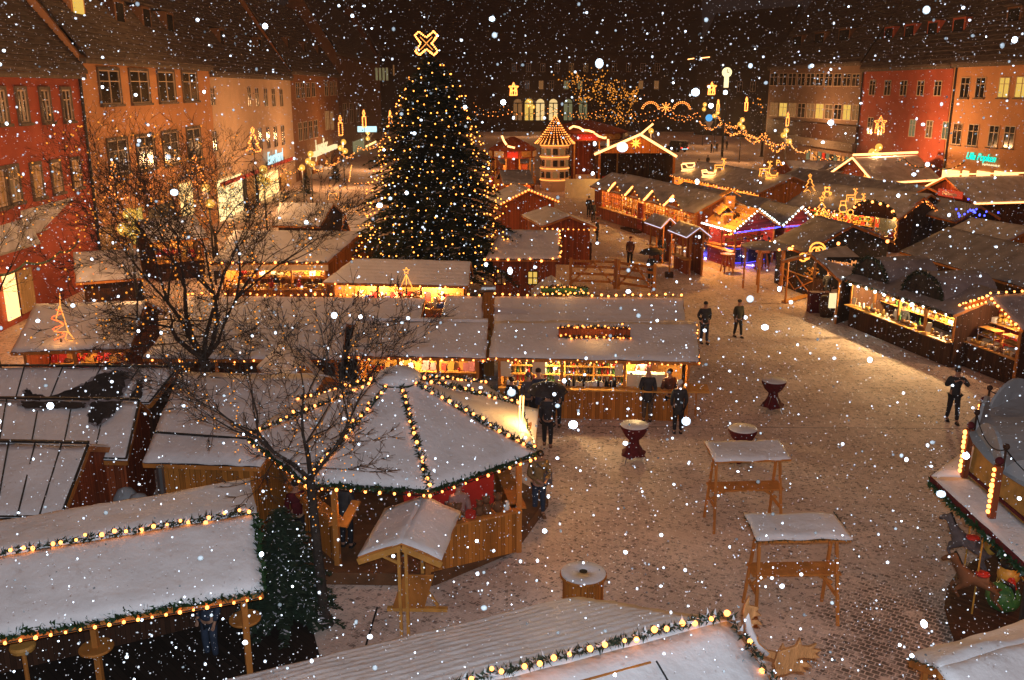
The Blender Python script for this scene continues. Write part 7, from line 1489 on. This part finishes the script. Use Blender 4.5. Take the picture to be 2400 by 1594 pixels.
def umbrella(loc, r_, label, tilt=(0, 0)):
    root = thing('umbrella', loc, label, 'umbrella'); b = MB(); n = 8; top = (0, 0, 0)
    for j, (f, z) in enumerate(((1, -.30), (.8, -.13), (.45, -.03), (.05, .02))):
        for i in range(n*2): a = math.pi*i/n; dip = .04 if (i % 2 and j == 0) else 0; b.v.append((f*r_*(1-dip)*math.cos(a)+tilt[0]*z, f*r_*(1-dip)*math.sin(a)+tilt[1]*z, z+dip))
    for j in range(3):
        for i in range(n*2): a = j*n*2+i; c = j*n*2+(i+1) % (n*2); b.f.append((a, c, c+n*2, a+n*2)); b.mi.append(0)
    b.build('canopy', 'jacket_black', root, loc=(0, 0, 0)); b = MB(); b.tube([(0, 0, .08), (0, 0, -1.0)], .012, 5); b.build('shaft', 'iron', root, loc=(0, 0, 0)); return root
PI = math.pi
person(p(1242, 1190), .25, 'person in a tan jacket and jeans looking down beside the round booth', 'jacket_tan', 'jeans', 1.82, armL='front', armR='front', bag=1, head=1, shoes='brown')
person(p(2193, 973), -.15, 'person in black walking alone, both hands raised to the face', hgt=1.85, armL='up', armR='up', stride=.16)
person(p(1491, 972), PI-.2, 'person in a dark coat and brown trousers facing the wine seller', 'jacket_black', 'trousers_brown', 1.84, hair='skin', long=True)
person(p(1540, 968), PI+.4, 'person with dark curly hair and brown jacket at the wine counter', 'jacket_brown', 'trousers_dark', 1.74, armL='front')
person(p(1562, 1000), PI-.1, 'person in a long black coat standing rightmost at the wine stall', hgt=1.78, long=True, hat='white')
person(p(1242, 978), PI+.2, 'tall person of the couple leaning over the wine counter', 'jacket_navy', hgt=1.86, head=1, long=True)
person(p(1218, 972), PI, 'shorter person of the couple, hooded, at the wine counter', 'jacket_grey', hgt=1.66, hat='jacket_grey')
person(p(1282, 985), PI-.3, 'person in black beside the couple, snow on the head', hgt=1.72, hat='snow_thin')
person(p(1180, 968), PI, 'small person at the left end of the wine stall', hgt=1.45)
u_ = person(p(1262, 1030), PI-.1, 'person hidden under a dark umbrella behind the round booth', 'jacket_black', 'trousers_dark', 1.75, armR='high', shoes='brown', stride=.1)
q = p(1262, 1030); umbrella((q.x-.0, q.y+.15, 2.0), .62, 'dark open umbrella held beside the lit candle board')
person(p(1060, 1272, .3), PI+.3, 'person in a rose jacket and grey trousers on the booth deck', 'jacket_rose', 'jacket_grey', 1.72, bag=1, hat='jacket_rose', shoes='black')
person(p(1622, 792), .2, 'person in a black jacket and jeans strolling behind the wine stall', 'jacket_black', 'jeans', 1.84, armL='pocket', armR='pocket', hat='black', stride=.08)
person(p(1700, 777), .3, 'smaller person in dark clothes walking on the open square', 'jacket_olive', 'trousers_dark', 1.68, stride=.15, hat='jacket_black')
person(p(1452, 612), -.3, 'person with a red cap standing by the rail gates', 'jacket_brown', 'trousers_dark', 1.80, hat='red_cloth')
person(p(1500, 655), PI, 'person under a black umbrella walking past the rail gates', hgt=1.72, armR='high', long=True); q = p(1500, 655); umbrella((q.x-.02, q.y, 2.02), .68, 'black umbrella of the walker by the rail gates')
person(p(1525, 607), .1, 'dark figure waiting beside the trestle tables', hgt=1.78)
person(p(1357, 500), .1, 'dark figure at the corner of the glazed arcade', hgt=1.74, long=True); person(p(1367, 512), .4, 'second figure close behind the one at the arcade corner', hgt=1.70, long=True)
person(p(1376, 560), PI/2, 'figure leaning beside the brown hut with the bulb row', hgt=1.75)
person(p(1714, 612), PI-.1, 'guest in a rose coat with a blue hood at the blue lit bar', 'jacket_rose', 'trousers_dark', 1.74, hat='blue', long=True)
person(p(1752, 608), PI+.2, 'guest in black at the blue lit bar', 'jacket_navy', hgt=1.8); person(p(1768, 615), PI-.3, 'dark guest with grey cap farther right along the bar', hgt=1.8, hat='jacket_grey')
e_ = W1['e0'].lerp(W1['e1'], .77)+W1['ay']*1.0; person((e_.x, e_.y, .35), 0, 'wine seller in a patterned scarf behind the bright counter', 'pink', 'trousers_dark', 1.62, hair='gold', armL='front', armR='front')
person(p(2075, 792), PI-.5, 'dark customer standing at the long white bulb stall', hgt=1.75, long=True); person(p(1905, 700), PI-.6, 'dark figure in a red scarf beside the firewood rack', hgt=1.72, hat='red_cloth', long=True)
person(p(690, 1262), .5, 'person in purple beside the left bay of the round booth', 'red_cloth', 'trousers_dark', 1.72)
person(p(800, 1262, .3), PI-.3, 'person in black inside the open bay of the round booth', hgt=1.75, long=True); person(p(490, 1520), -.4, 'shadowy person in dark blue under the pavilion roof', 'jeans', 'jeans', 1.75)
for i, (u, v) in enumerate(((1610, 398), (1631, 388), (1640, 352), (1652, 350), (1675, 345), (1606, 400), (2140, 560), (2165, 565), (640, 672), (740, 670))):
    person(p(u, v), R.uniform(0, 6), ('far walker nearest the sleigh roof', 'far walker below the blue sign', 'far walker left of the office lamps', 'second far walker left of the office lamps', 'far walker close to the office shops', 'far child beside the sleigh roof walker', 'shopper between the black gable huts, left', 'shopper between the black gable huts, right', 'small dark customer at the sweets stall', 'customer where sweets and toy stalls meet')[i], hgt=1.75 if i != 5 else 1.3, long=i % 2 == 0)
# red covered bistro set and stools at the right row
q = p(1905, 730); b = MB(); b.lathe([(.3, 0), (.38, .5), (.3, 1.0)], q, 16); root = single(b, 'barrel', 'wood_dark', 'dark barrel standing before the white bulb stall', 'barrel', smooth=True)
b = MB(); q = p(1890, 722); b.box(q.x-.5, q.x+.5, q.y, q.y+.5, .003, 1.0); b2_ = single(b, 'covered_table', 'red_cloth', 'counter under a dark red cloth beside the barrel', 'table')
q = pd(1925, 700, 42.0); b = MB(); b.box(q.x-.3, q.x+.3, 41.9, 42.0, q.z-.2, q.z+.5); single(b, 'lit_menu_board', 'sign_cream', 'small bright menu board left of the white bulb stall', 'menu board')
# ------------------------------------------------------------- light, sky, camera
w = bpy.data.worlds.new('World'); sc.world = w; w.use_nodes = True; nt = w.node_tree; nt.nodes.clear()
out = nt.nodes.new('ShaderNodeOutputWorld'); add = nt.nodes.new('ShaderNodeAddShader'); bg = nt.nodes.new('ShaderNodeBackground'); bg2 = nt.nodes.new('ShaderNodeBackground'); sky = nt.nodes.new('ShaderNodeTexSky')
sky.sky_type = 'NISHITA'; sky.sun_disc = False; sky.sun_elevation = math.radians(-4); sky.sun_rotation = math.radians(180)
nt.links.new(sky.outputs[0], bg2.inputs[0]); bg2.inputs[1].default_value = .008; bg.inputs[0].default_value = (.020, .0112, .0095, 1); bg.inputs[1].default_value = SKYK
nt.links.new(bg.outputs[0], add.inputs[0]); nt.links.new(bg2.outputs[0], add.inputs[1]); nt.links.new(add.outputs[0], out.inputs[0])
sn = lamp('SUN', 'town_glow', (0, 0, 40), (1, .43, .22), SUN); sn.data.angle = math.radians(90); sn.rotation_euler = V((.2, -.6, .75)).to_track_quat('Z', 'Y').to_euler()
fl_ = lamp('POINT', 'camera_flash', (.05, -.1, H+.25), (.74, .88, 1), FLASH, .04)
cam = bpy.data.cameras.new('camera'); co = bpy.data.objects.new('camera', cam); C.objects.link(co); sc.camera = co
co.location = (0, 0, H); co.rotation_euler = (math.radians(90)-TH, 0, 0); cam.sensor_width = 36; cam.lens = F/2400*36; cam.clip_end = 1500; cam.clip_start = .1
sc.view_settings.view_transform = 'Standard'; sc.view_settings.look = 'None'; sc.view_settings.exposure = 0; sc.view_settings.gamma = 1
sc.cycles.use_denoising = True; sc.cycles.sample_clamp_indirect = 3; sc.cycles.sample_clamp_direct = 0; sc.cycles.max_bounces = 5; sc.cycles.diffuse_bounces = 3; sc.cycles.transparent_max_bounces = 12; sc.cycles.caustics_reflective = False
sc.cycles.use_light_tree = True
if HAZE:
    b = MB(); b.box(-75, 95, -8, 425, -1.2, 42); hz = b.build('haze', [], None); m, nt, out = nm('haze_air'); v = nt.nodes.new('ShaderNodeVolumePrincipled'); v.inputs['Color'].default_value = (.85, .78, .74, 1); v.inputs['Density'].default_value = HAZE; v.inputs['Anisotropy'].default_value = .8
    nt.links.new(v.outputs[0], out.inputs['Volume']); hz.data.materials.clear(); hz.data.materials.append(m); tag(hz, 'thin snowy air filling the square', 'haze', kind='stuff')
# ------------------------------------------------------------- falling snow
def snowfall():
    import numpy as np
    rs = np.random.RandomState(5)
    oc = np.array([(1, 0, 0), (-1, 0, 0), (0, 1, 0), (0, -1, 0), (0, 0, 1), (0, 0, -1)], float); of = np.array([(0, 2, 4), (2, 1, 4), (1, 3, 4), (3, 0, 4), (2, 0, 5), (1, 2, 5), (3, 1, 5), (0, 3, 5)])
    bm = bmesh.new(); bmesh.ops.create_icosphere(bm, subdivisions=2, radius=1); iv = np.array([v.co[:] for v in bm.verts]); it = np.array([[v.index for v in f.verts] for f in bm.faces]); bm.free()
    def sample(n, d0, d1, pw=3):
        d = (rs.rand(n)*(d1**pw-d0**pw)+d0**pw)**(1/pw); u = (rs.rand(n)-.5)*2*.72; v = (rs.rand(n)-.5)*2*.50
        x = u*d; y = d*CT+v*d*ST; z = H+v*d*CT-d*ST; return np.stack([x, y, z], 1), d
    V_, F_, MI = [], [], []; base = 0
    for (n, d0, d1, r0, r1, hi, soft) in NSNOW:
        P, d = sample(n, d0, d1); k = P[:, 2] > .1; P = P[k]; d = d[k]; r = r0*(r1/r0)**(rs.rand(len(P))**1.5)
        ov, of_ = (iv, it) if hi else (oc, of)
        st = 1+.25*rs.randn(len(P), 3)*(.5 if hi else 1); vv = P[:, None, :]+ov[None]*r[:, None, None]*st[:, None, :]; V_.append(vv.reshape(-1, 3)); F_.append((of_[None]+(np.arange(len(P))*len(ov))[:, None, None]+base).reshape(-1, 3)); MI.append(np.repeat((rs.rand(len(P)) < soft).astype(int), len(of_))); base += len(P)*len(ov)
    V_ = np.concatenate(V_); F_ = np.concatenate(F_); MI = np.concatenate(MI)
    me = bpy.data.meshes.new('snowfall'); me.vertices.add(len(V_)); me.vertices.foreach_set('co', V_.ravel()); me.loops.add(F_.size); me.loops.foreach_set('vertex_index', F_.ravel()); me.polygons.add(len(F_)); me.polygons.foreach_set('loop_start', np.arange(len(F_))*3); me.polygons.foreach_set('loop_total', np.full(len(F_), 3))
    me.materials.append(M['flake']); me.materials.append(M['flake_soft']); me.polygons.foreach_set('material_index', MI); me.polygons.foreach_set('use_smooth', np.ones(len(F_), bool)); me.update(calc_edges=True); me.validate()
    o = bpy.data.objects.new('snowfall', me); C.objects.link(o); tag(o, 'snowflakes falling everywhere in front of the lit market', 'snowfall', kind='stuff')
snowfall()
for o in [o for o in C.objects if o.type == 'FONT']:
    me = bpy.data.meshes.new_from_object(o); n = bpy.data.objects.new('sign_text', me); C.objects.link(n); n.parent = o.parent; n.location = o.location; n.rotation_euler = o.rotation_euler; bpy.data.objects.remove(o); n.name = 'lettering'
